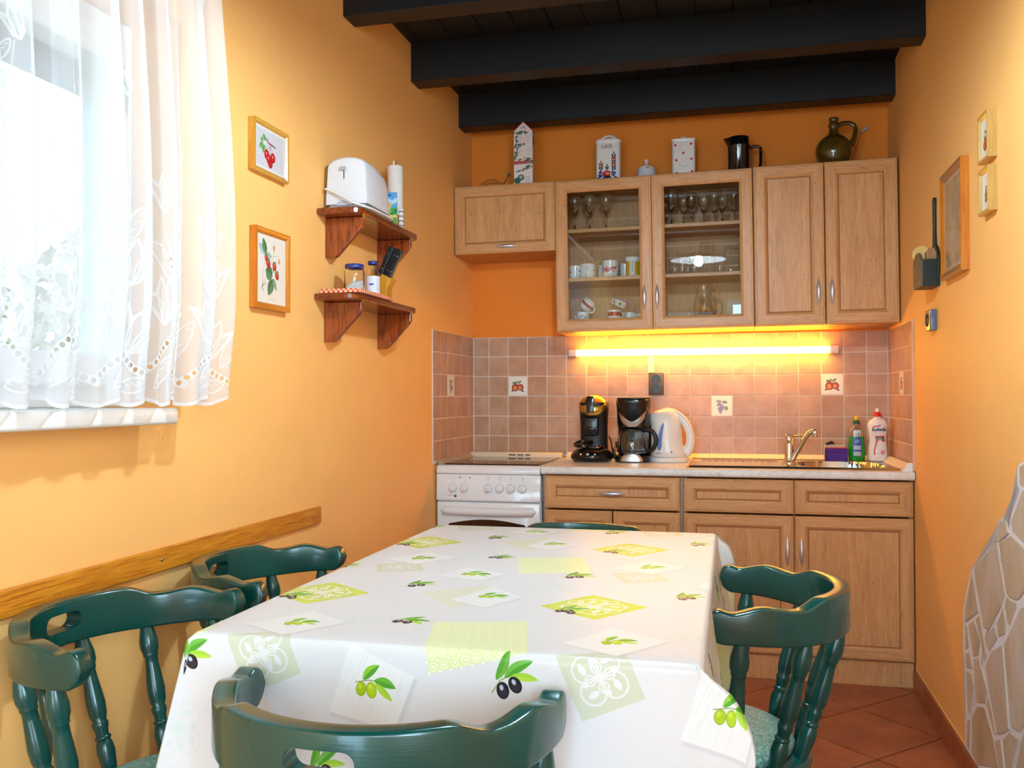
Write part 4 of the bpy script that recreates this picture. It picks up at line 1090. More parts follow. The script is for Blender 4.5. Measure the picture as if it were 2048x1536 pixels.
M_CERAM = plain('white_glazed_ceramic', (232, 226, 222), 0.2, coat=0.3, var=0.015)
def rbox(mb, w, d, z0, z1, r, mi=0, top=True, bulge=0.0, uv=False):
    """upright box with rounded vertical corners"""
    out = []
    for (cx, cy, a0) in ((w/2-r, d/2-r, 0), (-w/2+r, d/2-r, PI/2), (-w/2+r, -d/2+r, PI), (w/2-r, -d/2+r, 1.5*PI)):
        for k in range(6):
            a = a0+PI/2*k/5; out.append((cx+r*math.cos(a), cy+r*math.sin(a)))
    rows = [[(x*s, y*s, z) for x, y in out] for z, s in ((z0, 0.985), (z0+0.003, 1.0), ((z0+z1)/2, 1.0+bulge), (z1-0.003, 1.0), (z1, 0.99))]
    V = mb.grid(rows, mi, closed_u=True)
    mb.bm.faces.new(V[0][::-1]).material_index = mi
    if top: mb.bm.faces.new(V[-1]).material_index = mi
def folk_print():
    c = Canvas(0.12, 0.16, 2600, (232, 226, 222))
    dk = (26, 40, 44)
    r = random.Random(4)
    def sprig(x, y, n, s):
        for k in range(n):
            yy = y+k*0.0075
            c.leaf(x, yy, x-s, yy+0.011, 0.0052, dk); c.leaf(x, yy, x+s, yy+0.011, 0.0052, dk)
        c.leaf(x, y+n*0.0075, x, y+n*0.0075+0.015, 0.005, dk)
    sprig(0.088, 0.058, 10, 0.011); sprig(0.027, 0.062, 4, 0.011); sprig(0.056, 0.062, 2, 0.008)
    for x, y in ((0.088, 0.112), (0.088, 0.088), (0.026, 0.084)):
        c.ellipse(x, y, 0.0085, 0.0055, 0, (196, 52, 34)); c.ellipse(x, y-0.003, 0.006, 0.003, 0, (226, 170, 110))
    for x in (0.024, 0.086):
        for k in range(14):
            a = r.uniform(0, 6.28); q = r.random()*0.012; c.ellipse(x+q*math.cos(a), 0.043+q*1.2*math.sin(a), 0.005, 0.005, 0, (44, 62, 168))
        for k in range(10):
            a = r.uniform(0, 6.28); q = r.random()*0.013; c.ellipse(x+q*math.cos(a), 0.043+q*math.sin(a), 0.002, 0.002, 0, (120, 140, 214))
    c.ellipse(0.054, 0.044, 0.02, 0.0155, 0, (188, 34, 44)); c.ellipse(0.036, 0.044, 0.008, 0.008, 0, (200, 60, 40)); c.ellipse(0.058, 0.046, 0.011, 0.008, 0, (222, 86, 92)); c.ellipse(0.06, 0.044, 0.005, 0.003, 0.6, (244, 214, 210)); c.ellipse(0.05, 0.05, 0.006, 0.003, 0.3, (230, 120, 110))
    c.ellipse(0.075, 0.043, 0.006, 0.006, 0, (232, 176, 30)); c.ellipse(0.031, 0.043, 0.004, 0.005, 0, (226, 140, 40))
    c.leaf(0.056, 0.034, 0.034, 0.012, 0.018, dk); c.leaf(0.056, 0.034, 0.078, 0.014, 0.018, dk); c.leaf(0.02, 0.03, 0.008, 0.018, 0.008, dk); c.leaf(0.09, 0.03, 0.108, 0.02, 0.008, dk)
    return c.image('folk_flower_print')
ck = thing('sugar_canister', 'white ceramic canister with painted folk flowers and a handled lid', 'canister', (0.7245, -0.165, ztop(0.7245)+0.0006), (0, 0, 0.03))
mb = MB(); rbox(mb, 0.116, 0.085, 0, 0.196, 0.018); mb.build('body', M_CERAM, ck, smooth=True, sharp=60)
mb = MB(); mb.quad_uv([(-0.05, -0.0432, 0.004), (0.05, -0.0432, 0.004), (0.05, -0.0432, 0.160), (-0.05, -0.0432, 0.160)], ((0.08, 0.02), (0.92, 0.02), (0.92, 0.98), (0.08, 0.98))); mb.build('flower_print', print_mat('folk_flower_glaze', folk_print(), 0.2, ext='EXTEND'), ck)
text_on(ck, 'lettering', 'CUKOR', 0.0245, M_INK, lambda x, y, z: (x-0.006, -0.0436-z, 0.174+y), depth=0.0003, xs=0.62)
mb = MB(); rbox(mb, 0.124, 0.092, 0.196, 0.206, 0.02); rbox(mb, 0.108, 0.078, 0.205, 0.213, 0.02); lid = mb.build('lid', M_CERAM, ck, smooth=True, sharp=50)
mb = MB(); mb.tube([(-0.038, 0, 0.210)] + [(-0.036*math.cos(PI*k/10), 0, 0.211+0.024*math.sin(PI*k/10)) for k in range(11)] + [(0.038, 0, 0.210)], 0.0055, 10); mb.build('handle', M_CERAM, lid, smooth=True)
sb = thing('sugar_bowl', 'small white lidded bowl with a yellow flower, between the two canisters', 'bowl', (0.903, -0.17, ztop(0.903)+0.0006))
mb = MB(); mb.lathe([(0, 0), (0.046, 0), (0.0505, 0.006), (0.050, 0.012), (0.042, 0.056), (0.0395, 0.066), (0, 0.066)], 32, cap0=False, cap1=False); mb.build('body', plain('bluish_porcelain', (214, 214, 222), 0.2, coat=0.3, var=0.01), sb, smooth=True, sharp=50)
mb = MB(); mb.lathe([(0.0423, 0.053), (0.0401, 0.0645)], 32, cap0=False, cap1=False); mb.build('band', plain('cream_band', (226, 208, 190), 0.3), sb, smooth=True)
mb = MB(); mb.lathe([(0, 0.066), (0.039, 0.066), (0.038, 0.070), (0.024, 0.077), (0.0085, 0.081), (0.006, 0.090), (0.0095, 0.105), (0.0085, 0.107), (0, 0.107)], 28, cap0=False, cap1=False); mb.build('lid', bpy.data.materials['bluish_porcelain'], sb, smooth=True, sharp=50)
mb = MB()
for dx in (-0.006, 0.0, 0.006): mb.lathe([(0.0042, 0.0), (0, -0.0012)], 9, (0.006+dx, -0.0410+0.0012*abs(dx)/0.006, 0.0585), axis='y')
mb.build('flower', plain('yellow_flower_print', (206, 196, 40), 0.4), sb)
dc = thing('dotted_canister', 'white ceramic canister with red dots', 'canister', (1.0765, -0.165, ztop(1.0765)+0.0006), (0, 0, 0.02))
mb = MB(); rbox(mb, 0.106, 0.082, 0, 0.176, 0.014); mb.build('body', M_CERAM, dc, smooth=True, sharp=60)
mb = MB(); rbox(mb, 0.113, 0.088, 0.176, 0.185, 0.016); mb.lathe([(0.046, 0.184), (0.030, 0.192), (0.016, 0.195), (0.016, 0.2), (0, 0.202)], 28, sx=1.0, sy=0.8, cap0=False); mb.build('lid', M_CERAM, dc, smooth=True, sharp=50)
mb = MB()
for x, z in ((-0.037, 0.155), (0.034, 0.158), (-0.001, 0.118), (-0.033, 0.085), (0.036, 0.088), (-0.031, 0.026), (0.038, 0.030)): mb.lathe([(0.0056, 0.0), (0.0052, -0.0006), (0, -0.0007)], 18, (x, -0.0411, z), axis='y')
mb.build('dot', M_RED, dc)
mb = MB(); sq = [(-0.02+0.042*t, -0.0412, 0.055+0.005*math.sin(t*22)+0.004*math.sin(t*9)) for t in [i/40 for i in range(41)]]
mb.tube(sq, 0.0007, 5); mb.build('script_print', plain('grey_script', (176, 170, 172), 0.4), dc)
bp_ = thing('black_pitcher', 'black glazed straight-sided pitcher with a large handle', 'pitcher', (1.327, -0.165, ztop(1.327)+0.0006))
M_BLKGLAZE = plain('black_glaze', (14, 14, 17), 0.1, coat=0.6, var=0.05)
mb = MB(); rows = []
prof = [(0.0495, 0), (0.0505, 0.004), (0.0505, 0.135), (0.0515, 0.139), (0.049, 0.143), (0.047, 0.178), (0.0445, 0.178), (0.044, 0.14), (0.0455, 0.01)]
for r, z in prof:
    row = []
    for k in range(64):
        a = 2*PI*k/64; rr = r
        if 0.003 < z < 0.137 and r > 0.046: rr -= 0.0016*(0.5+0.5*math.cos(16*a))
        x, y = rr*math.cos(a), rr*math.sin(a)
        if z > 0.14:                                     # pouring lip
            d = abs((a-PI+PI) % (2*PI)-PI); q = max(0, 1-d/0.42)
            x -= 0.024*q*(z-0.14)/0.038
        row.append((x, y, z))
    rows.append(row)
V = mb.grid(rows, closed_u=True); mb.bm.faces.new(V[0][::-1]); mb.bm.faces.new(V[-1])
mb.build('body', M_BLKGLAZE, bp_, smooth=True, sharp=60)
mb = MB(); mb.tube([(0.048, 0, 0.128), (0.062, 0, 0.133), (0.082, 0, 0.134), (0.094, 0, 0.126), (0.0975, 0, 0.105), (0.097, 0, 0.06), (0.093, 0, 0.035), (0.078, 0, 0.017), (0.048, 0, 0.010)], 0.0072, 12); mb.build('handle', M_BLKGLAZE, bp_, smooth=True)
jg = thing('olive_jug', 'olive green glazed stoneware jug with a narrow neck and loop handle', 'jug', (1.741, -0.165, ztop(1.741)+0.0006))
m, nt, b = new_mat('olive_glaze')
tc = N(nt, 'ShaderNodeTexCoord'); sx = N(nt, 'ShaderNodeSeparateXYZ'); nt.links.new(tc.outputs['Object'], sx.inputs[0])
nz = noise(nt, coords(nt, (1, 1, 1)), 30, 4)
ad = N(nt, 'ShaderNodeMath', operation='MULTIPLY_ADD'); nt.links.new(nz, ad.inputs[0]); ad.inputs[1].default_value = 0.02; nt.links.new(sx.outputs[2], ad.inputs[2])
colr = ramp(nt, ad.outputs[0], [(0.030, lin((148, 112, 66))), (0.036, lin((70, 54, 16)))])
nt.links.new(mix_rgb(nt, 0.5, colr, ramp(nt, nz, [(0.3, lin((54, 42, 12))), (0.7, lin((104, 78, 24)))])), b.inputs['Base Color'])
b.inputs['Roughness'].default_value = 0.12; b.inputs['Coat Weight'].default_value = 0.4
mb = MB(); mb.lathe([(0, 0), (0.052, 0), (0.056, 0.004), (0.066, 0.03), (0.0775, 0.062), (0.080, 0.088), (0.074, 0.115), (0.058, 0.138), (0.036, 0.153), (0.024, 0.162), (0.020, 0.178), (0.0195, 0.192), (0.025, 0.197), (0.0255, 0.201), (0.020, 0.206), (0.019, 0.220), (0.0225, 0.227), (0.021, 0.234), (0.015, 0.236), (0.014, 0.20), (0, 0.199)], 40, cap0=False, cap1=False)
mb.build('body', m, jg, smooth=True, sharp=70)
mb = MB(); mb.tube([(0.018, 0, 0.199), (0.04, 0, 0.208), (0.066, 0, 0.208), (0.086, 0, 0.197), (0.094, 0, 0.175), (0.090, 0, 0.145), (0.079, 0, 0.118), (0.072, 0, 0.108)], [0.009, 0.0085, 0.008, 0.008, 0.008, 0.0085, 0.010, 0.011], 12, flat=1.3); mb.build('handle', m, jg, smooth=True)
# cables on the back wall
M_ORCABLE = plain('orange_painted_cable', (198, 110, 50), 0.5)
wc = thing('wall_cable', 'orange painted cable looping out of the back wall above the short cabinet', 'cable', (0.0, -0.004, 0.0))
mb = MB()
for k, dz in enumerate((0.0, 0.017)):
    mb.tube([(0.040+dz*0.6, -0.006, 2.15), (0.036+dz*0.6, -0.006, 2.215-dz*0.3), (0.052+dz*0.3, -0.006, 2.245-dz*0.6), (0.088, -0.006, 2.263-dz), (0.122, -0.006, 2.262-dz), (0.142, -0.006, 2.249-dz*0.2), (0.160, -0.006, 2.240), (0.172, -0.006, 2.243), (0.186, -0.006, 2.266), (0.194, -0.006, 2.280)], 0.0034, 8)
mb.build('cable', M_ORCABLE, wc, smooth=True)
mb = MB(); mb.lathe([(0.0, 0.002), (0.007, 0.0), (0.0075, -0.010), (0.0, -0.014)], 10, (0.196, 0, 2.283), axis='y'); mb.build('terminal', plain('grey_terminal', (110, 116, 118), 0.4), wc)
wc2 = thing('wall_wire', 'thin orange wire with a grey clip above the jug, near the right wall', 'cable', (0.0, -0.004, 0.0))
mb = MB(); mb.tube([(1.822, -0.006, 2.17), (1.840, -0.006, 2.25), (1.858, -0.006, 2.33), (1.880, -0.006, 2.385)], 0.0018, 6); mb.tube([(1.835, -0.006, 2.17), (1.850, -0.006, 2.25), (1.872, -0.006, 2.36), (1.884, -0.006, 2.392)], 0.0014, 6); mb.build('wire', M_ORCABLE, wc2, smooth=True)
mb = MB(); mb.box(1.876, 1.912, -0.014, 0.0, 2.384, 2.398, 0.003, rot=Matrix.Rotation(-0.55, 4, 'Y'), piv=Vector((1.894, 0, 2.391))); mb.build('clip', plain('pale_grey_clip', (170, 166, 160), 0.35), wc2)

# ------------------------------------------------------------------ on the worktop
M_BLKP = plain('black_gloss_plastic', (20, 18, 18), 0.22, coat=0.2, var=0.05)
M_BLKM = plain('black_satin_plastic', (26, 25, 26), 0.4, var=0.05)
M_SILV = plain('silver_plastic', (190, 186, 184), 0.3, metal=0.9, var=0.02)
pod = thing('pad_coffee_machine', 'tall black coffee pad machine with a domed metal lid, left on the worktop', 'coffee machine', (0.652, -0.235, ZW+0.001))
mb = MB(); rows = []
for z, a, bb, cy in ((0.012, 0.098, 0.098, -0.015), (0.004, 0.094, 0.094, -0.015), (0.0, 0.088, 0.088, -0.015)): pass
mb.lathe([(0, 0.002), (0.088, 0.002), (0.0985, 0.012), (0.1005, 0.022), (0.094, 0.036), (0.078, 0.052), (0.060, 0.062), (0.0, 0.064)], 40, (0, -0.02, 0), cap0=False, cap1=False); base = mb.build('base', M_BLKP, pod, smooth=True, sharp=70)
mb = MB()
for x, r in ((-0.038, 0.0055), (-0.006, 0.0075), (0.026, 0.0055)):
    mb.lathe([(r, 0.0), (r*0.9, -0.003), (0, -0.004)], 14, (x, -0.02-math.sqrt(0.098**2-x*x)+0.006, 0.034), axis='y')
mb.build('button', plain('pale_button', (214, 206, 206), 0.3), base, smooth=True)
mb = MB()
for x, y in ((-0.07, -0.05), (0.07, -0.05), (-0.05, 0.05), (0.05, 0.05)): mb.lathe([(0.01, -0.001), (0.01, 0.006)], 10, (x, y, 0))
mb.build('foot', M_BLKM, base)
mb = MB(); rows = []
for z, a, bb in ((0.05, 0.064, 0.062), (0.16, 0.063, 0.062), (0.215, 0.066, 0.068), (0.235, 0.0675, 0.080), (0.255, 0.0675, 0.084), (0.272, 0.066, 0.083)):
    row = []
    for k in range(40):
        an = 2*PI*k/40; ca, sa = math.cos(an), math.sin(an)
        x = a*(abs(ca)**0.72)*(1 if ca > 0 else -1); y = bb*(abs(sa)**0.72)*(1 if sa > 0 else -1)
        row.append((x+0.003, 0.03+y*(1.0 if y > 0 else 0.95), z))
    rows.append(row)
V = mb.grid(rows, closed_u=True); mb.bm.faces.new(V[-1]); mb.build('column', M_BLKM, pod, smooth=True, sharp=60)
mb = MB(); mb.box(-0.034, 0.034, -0.050, -0.02, 0.118, 0.205, 0.008, seg=3); hd_ = mb.build('brew_head', M_BLKP, pod, smooth=True)
mb = MB(); mb.box(-0.017, 0.017, -0.056, -0.046, 0.140, 0.158, 0.004); mb.lathe([(0.008, 0.115), (0.011, 0.135)], 14, (0, -0.036, 0)); mb.build('spout', M_BLKP, hd_, smooth=True)
mb = MB(); mb.lathe([(0.0685, 0.0), (0.068, 0.010), (0.060, 0.026), (0.044, 0.038), (0.022, 0.044), (0, 0.046)], 36, cap1=False)
lid = mb.build('lid', plain('yellow_lit_metal_lid', (206, 176, 96), 0.24, metal=0.9, var=0.02), pod, smooth=True, sharp=70, loc=(0.003, 0.004, 0.252), rot=(0.62, 0, 0))  # golden reflection of the yellow tube put into the lid colour
mb = MB(); mb.prism([(-0.016, -0.036), (-0.020, 0.022), (-0.014, 0.040), (0.014, 0.040), (0.020, 0.022), (0.016, -0.036)], -0.006, 0.010, 'y', bev=0.003)
mb.build('catch', M_BLKP, pod, smooth=True, loc=(0.0, -0.072, 0.262), rot=(-0.12, 0, 0))
mb = MB(); mb.lathe([(0.044, 0.0), (0.046, 0.004), (0.043, 0.007), (0.0, 0.007)], 30); mb.lathe([(0.018, 0.007), (0.02, 0.012), (0.0, 0.0125)], 20, (0.02, 0, 0))
mb.build('drip_tray', M_CHROME, pod, smooth=True, loc=(0.015, -0.045, 0.0625))
mb = MB()
for r in (0.044, 0.034, 0.024): mb.tube([(r*math.cos(2*PI*k/28), r*math.sin(2*PI*k/28), 0.003) for k in range(28)], 0.003, 8, closed=True)
mb.lathe([(0.044, 0.0), (0.046, 0.003), (0.0, 0.003)], 28)
mb.build('pad_holder', M_BLKP, pod, smooth=True, loc=(-0.036, -0.050, 0.080), rot=(0.35, -0.12, 0))

drip = thing('filter_coffee_maker', 'black filter coffee maker with a silver V trim', 'coffee machine', (0.843, -0.225, ZW+0.001))
mb = MB(); rbox(mb, 0.158, 0.205, 0.0, 0.028, 0.05); mb.lathe([(0.062, 0.028), (0.064, 0.032), (0.0, 0.033)], 30, (0, -0.03, 0)); base = mb.build('base', M_BLKP, drip, smooth=True, sharp=50)
mb = MB()
rows = [[(0.052*math.cos(a)*math.cos(e), -0.098-0.012*math.sin(a)*math.cos(e)-0.0, 0.004+0.042*math.sin(e)) for a in [PI*k/16 for k in range(17)]] for e in [PI/2*q/8 for q in range(9)]]
mb.grid(rows); mb.build('silver_dome', M_SILV, base, smooth=True)
mb = MB(); mb.box(-0.077, 0.077, 0.038, 0.100, 0.026, 0.185, 0.012, seg=3); mb.build('tower', M_BLKP, drip, smooth=True)
mb = MB(); rows = []
for z, a, bb in ((0.158, 0.072, 0.078), (0.175, 0.075, 0.084), (0.24, 0.077, 0.090), (0.272, 0.080, 0.094), (0.283, 0.081, 0.095), (0.286, 0.079, 0.093)):
    row = []
    for k in range(48):
        an = 2*PI*k/48; ca, sa = math.cos(an), math.sin(an)
        row.append((a*(abs(ca)**0.6)*(1 if ca > 0 else -1), 0.008+bb*(abs(sa)**0.85)*(1 if sa > 0 else -1), z))
    rows.append(row)
V = mb.grid(rows, closed_u=True); mb.bm.faces.new(V[0][::-1]); mb.bm.faces.new(V[-1]); res = mb.build('filter_basket', M_BLKP, drip, smooth=True, sharp=50)
mb = MB(); rbox(mb, 0.148, 0.17, 0.2865, 0.294, 0.05)
for v in mb.bm.verts: v.co.y += 0.008
mb.build('lid', M_BLKM, drip, smooth=True, sharp=50)
# silver V: a strip swept over the front of the basket
mb = MB(); rows = []
def front(x, z):
    Z_ = (0.158, 0.175, 0.24, 0.272); A_ = (0.072, 0.075, 0.077, 0.080); B_ = (0.078, 0.084, 0.090, 0.094)
    a = float(np.interp(z, Z_, A_)); bb = float(np.interp(z, Z_, B_)); c_ = min(0.995, abs(x)/a)**(1/0.6)
    return 0.008-bb*(1-c_*c_)**0.425-0.0016
for i in range(33):
    x = -0.064+0.128*i/32; u = abs(x)/0.064
    zt_ = 0.184+0.050*u**1.5; wdt = (0.0225+0.009*math.sin(PI*u))*(1-0.85*sst(0.86, 1.0, u))
    zb_ = zt_-wdt
    rows.append([(x, front(x, zz), zz) for zz in (zb_, zb_+(zt_-zb_)*0.33, zb_+(zt_-zb_)*0.66, zt_)])
mb.grid(rows); mb.build('trim', M_SILV, res, smooth=True)
car = thing('glass_carafe', 'glass coffee carafe with a black handle, in the filter coffee maker', 'carafe', (0.840, -0.256, ZW+0.035))
pr = [(0.058, 0.0), (0.066, 0.006), (0.070, 0.03), (0.0685, 0.062), (0.060, 0.092), (0.054, 0.104), (0.058, 0.110)]
mb = MB(); mb.lathe([(0, 0.0)] + pr + [(a-0.002, b) for a, b in reversed(pr[1:])] + [(0.056, 0.004), (0, 0.004)], 36, cap0=False, cap1=False); mb.build('bowl', M_GLASS, car, smooth=True, sharp=60)
mb = MB(); mb.lathe([(0, 0.1115), (0.057, 0.1115), (0.058, 0.116), (0.035, 0.120), (0, 0.1205)], 30, cap0=False, cap1=False); mb.lathe([(0.0712, 0.012), (0.0712, 0.019)], 36, cap0=False, cap1=False); mb.build('lid', M_BLKP, car, smooth=True, sharp=50)
mb = MB(); mb.tube([(0.050, -0.004, 0.112), (0.075, -0.012, 0.113), (0.096, -0.018, 0.104), (0.108, -0.022, 0.084), (0.110, -0.022, 0.055), (0.100, -0.020, 0.030), (0.086, -0.014, 0.018), (0.068, -0.01, 0.015)], 0.0078, 12, flat=1.3); mb.build('handle', M_BLKM, car, smooth=True)
cb = MB()
for k in range(3):
    cb.tube([(0.745+0.012*k, -0.09, ZW+0.02), (0.742+0.01*k, -0.14, ZW+0.055+0.012*k), (0.752, -0.17, ZW+0.066+0.01*k), (0.768, -0.16, ZW+0.045), (0.776, -0.13, ZW+0.02), (0.790, -0.10, ZW+0.008)], 0.0030, 8)
cb.tube([(0.722, -0.19, ZW+0.115), (0.735, -0.20, ZW+0.09), (0.741, -0.205, ZW+0.05), (0.748, -0.21, ZW+0.022), (0.755, -0.215, ZW+0.006)], 0.003, 8)
cb.tube([(0.741, -0.205, ZW+0.058), (0.748, -0.212, ZW+0.030), (0.757, -0.22, ZW+0.010)], [0.004, 0.0075, 0.008], 10)
tag(cb.build('power_cord', M_BLKM, smooth=True), 'bunched black power cord with its plug, between the two coffee machines', 'cord')

ket = thing('electric_kettle', 'white electric kettle with a blue water gauge, right of the filter coffee maker', 'kettle', (1.004, -0.215, ZW+0.001), (0, 0, -0.08))
M_KET = plain('white_kettle_plastic', (234, 230, 226), 0.3, coat=0.15, var=0.01)
mb = MB(); mb.lathe([(0, 0), (0.090, 0), (0.093, 0.006), (0.091, 0.018), (0.080, 0.022), (0, 0.022)], 36, cap0=False, cap1=False); mb.build('power_base', M_KET, ket, smooth=True, sharp=50)
mb = MB(); rows = []
KP = ((0.022, 0.002, 0.080, 0.070), (0.026, 0.002, 0.084, 0.074), (0.05, -0.004, 0.078, 0.073), (0.08, -0.0095, 0.0715, 0.071), (0.12, -0.0115, 0.0700, 0.067), (0.16, -0.0125, 0.0695, 0.061), (0.195, -0.016, 0.068, 0.053), (0.216, -0.018, 0.062, 0.044), (0.230, -0.016, 0.050, 0.033), (0.238, -0.010, 0.032, 0.020), (0.2405, -0.006, 0.010, 0.007))
for z, cx, a, bb in KP:
    row = []
    for k in range(40):
        an = 2*PI*k/40; x, y = a*math.cos(an), bb*math.sin(an)
        if 0.18 < z < 0.22 and x < 0: x -= 0.006*(max(0, -math.cos(an))**8)
        row.append((cx+x, y, z))
    rows.append(row)
V = mb.grid(rows, closed_u=True); mb.bm.faces.new(V[0][::-1]); mb.bm.faces.new(V[-1]); kb = mb.build('body', M_KET, ket, smooth=True, sharp=75)
mb = MB(); mb.tube([(-0.03, 0, 0.226), (-0.005, 0, 0.2275), (0.022, 0, 0.2225), (0.047, 0, 0.208), (0.070, 0, 0.186), (0.086, 0, 0.160), (0.0965, 0, 0.128), (0.0985, 0, 0.098), (0.095, 0, 0.072), (0.083, 0, 0.050), (0.062, 0, 0.036), (0.04, 0, 0.032)], [0.012, 0.0135, 0.0135, 0.0135, 0.013, 0.0125, 0.0122, 0.0125, 0.0135, 0.017, 0.020, 0.020], 16, flat=1.5)
mb.build('handle', M_KET, ket, smooth=True)
mb = MB(); rows = []
gcol = []
for i in range(15):
    t = i/14; z = 0.052+0.128*t; hw = 0.0105*math.sin(PI*min(1, 0.12+0.88*(1-t)**0.8*0.9+0.02))**0.6 if t < 0.97 else 0.003
    hw = 0.0125*(1-0.55*t)*min(1, (t+0.04)*6, (1.03-t)*6); xm = -0.034+0.018*t*t
    r = []
    for k in range(5):
        x = xm+hw*(k-2)/2
        q_ = next((p, q) for p, q in zip(KP[:-1], KP[1:]) if p[0] <= z <= q[0]); f_ = (z-q_[0][0])/(q_[1][0]-q_[0][0]); cx, a, bb = (q_[0][i_]+(q_[1][i_]-q_[0][i_])*f_ for i_ in (1, 2, 3))
        r.append((x, -bb*math.sqrt(max(1e-5, 1-((x-cx)/a)**2))-0.0012, z))
    rows.append(r)
mb.grid(rows); mb.build('water_gauge', plain('blue_gauge', (92, 130, 190), 0.15, coat=0.4, vscale=80, var=0.15), kb, smooth=True)
mb = MB(); mb.tube([(-0.048+0.03*t, -0.0640-0.0070*t, 0.040+0.0035*math.sin(t*25)) for t in [i/30 for i in range(31)]], 0.0009, 5); mb.build('script_print', plain('blue_script', (84, 96, 150), 0.4), kb)
mb = MB(); mb.lathe([(0.0042, 0), (0, -0.001)], 12, (0.022, -0.0706, 0.046), axis='y'); mb.build('mark', plain('pale_blue_mark', (120, 160, 196), 0.4), kb)

# sponges and bottles by the sink
spz = ZW+0.006
M_PURP = plain('purple_sponge', (84, 52, 150), 0.9, vscale=90, var=0.2, bmp=0.4)
sp = thing('sponge', 'large purple sponge with a grooved face and red layer, on the sink rim', 'sponge', (1.748, -0.105, spz), (0, 0, -0.05))
mb = MB(); mb.prism([(-0.020, 0), (-0.026, 0.034), (-0.018, 0.038), (-0.020, 0.042), (-0.020, 0.056), (0.020, 0.056), (0.020, 0)], -0.049, 0.049, 'x', bev=0.002); mb.build('foam', M_PURP, sp)
mb = MB(); mb.box(-0.047, 0.047, -0.018, 0.019, 0.0562, 0.0605, 0.001, seg=1); mb.build('scourer', plain('red_scourer', (190, 60, 70), 0.9, vscale=120, var=0.3), sp)
sp2 = thing('sponge', 'pale sponge with a dark scourer, behind the purple sponge', 'sponge', (1.745, -0.056, spz+0.012), (0, 0, 0.06))
mb = MB(); mb.box(-0.046, 0.046, -0.011, 0.011, 0.0, 0.058, 0.003); mb.build('foam', plain('pale_sponge', (206, 202, 178), 0.9, vscale=90, var=0.12, bmp=0.3), sp2)
mb = MB(); mb.prism([(-0.040, 0.058), (-0.034, 0.066), (-0.012, 0.076), (-0.006, 0.072), (0.002, 0.0645), (-0.02, 0.0605)], -0.012, 0.010, 'y'); mb.build('scourer', plain('dark_scourer', (52, 40, 32), 0.95, vscale=120, var=0.3), sp2)
def oval(mb, prof, d=0.55, n=32, mi=0, c=(0, 0, 0)):
    return mb.lathe(prof, n, c, mi=mi, sy=d, cap0=False, cap1=False)
gs = thing('dish_soap_bottle', 'clear bottle of green dish soap with a yellow nozzle', 'bottle', (1.838, -0.085, spz))
M_LIQ = plain('green_liquid', (6, 150, 40), 0.1, coat=0.5, var=0.04)
pr = [(0.030, 0.0), (0.035, 0.006), (0.036, 0.03), (0.0345, 0.07), (0.032, 0.11)]
mb = MB(); oval(mb, [(0, 0)] + pr + [(0, 0.11)]); mb.build('liquid', M_LIQ, gs, smooth=True, sharp=60)
mb = MB(); oval(mb, [(0.0321, 0.1102), (0.0325, 0.125), (0.030, 0.142), (0.016, 0.156), (0.0125, 0.160), (0.0125, 0.165), (0.011, 0.165), (0.011, 0.159), (0.0145, 0.154), (0.0285, 0.141), (0.031, 0.125), (0.0306, 0.1102)], 0.6); mb.build('shoulder', M_GLASS, gs, smooth=True, sharp=60)
mb = MB(); mb.lathe([(0, 0.1655), (0.0145, 0.1655), (0.0145, 0.180), (0.010, 0.184), (0, 0.184)], 22, cap0=False, cap1=False); mb.build('cap', plain('dark_green_cap', (14, 84, 56), 0.35), gs, smooth=True, sharp=50)
mb = MB(); mb.lathe([(0.007, 0.184), (0.0095, 0.188), (0.009, 0.198), (0.006, 0.203), (0, 0.204)], 18, cap0=False, cap1=False); mb.build('nozzle', plain('yellow_nozzle', (240, 206, 16), 0.35), gs, smooth=True, sharp=60)
def soap_label():
    c = Canvas(0.036, 0.085, 2600, (60, 84, 178))
    c.poly([(0.003, 0.03), (0.033, 0.03), (0.033, 0.048), (0.003, 0.048)], (198, 206, 226)); c.poly([(0.003, 0.002), (0.033, 0.002), (0.033, 0.02), (0.003, 0.02)], (206, 214, 226))
    for k in range(5): c.line([(0.006, 0.033+k*0.003), (0.03, 0.033+k*0.003)], 0.001, (140, 150, 190)); c.line([(0.006, 0.005+k*0.003), (0.03, 0.005+k*0.003)], 0.001, (120, 150, 150))
    c.ellipse(0.018, 0.068, 0.012, 0.010, 0, (96, 128, 210)); c.line([(0.010, 0.064), (0.02, 0.07), (0.028, 0.069)], 0.0018, (220, 226, 240))
    return c.image('soap_label')
def wrap_label(parent, name, mat, w, z0, z1, rad, d, n=10, m=8):
    mb = MB(); rows = []
    for j in range(m+1):
        z = z0+(z1-z0)*j/m; r = rad(z); row = []
        for i in range(n+1):
            x = -w/2+w*i/n; y = -d*math.sqrt(max(1e-6, r*r-x*x))-0.0005; row.append((x, y, z))
        rows.append(row)
    mb.grid(rows, uvs=lambda i, j: (j/n, i/m)); return mb.build(name, mat, parent, smooth=True)
def interp(pr):
    return lambda z: next((a+(b-a)*(z-p)/(q-p) for (a, p), (b, q) in zip(pr[:-1], pr[1:]) if p <= z <= q), pr[-1][0])
wrap_label(gs, 'label', print_mat('blue_soap_label', soap_label(), 0.35, ext='EXTEND'), 0.036, 0.022, 0.106, interp(pr), 0.55)
lt = Canvas(0.036, 0.03, 2600, (206, 222, 232)); lt.ellipse(0.027, 0.009, 0.006, 0.006, 0, (226, 70, 120)); lt.ellipse(0.014, 0.008, 0.004, 0.006, 0, (120, 180, 210)); lt.leaf(0.02, 0.018, 0.03, 0.024, 0.006, (150, 200, 150)); lt.ellipse(0.01, 0.02, 0.004, 0.003, 0, (240, 240, 244))
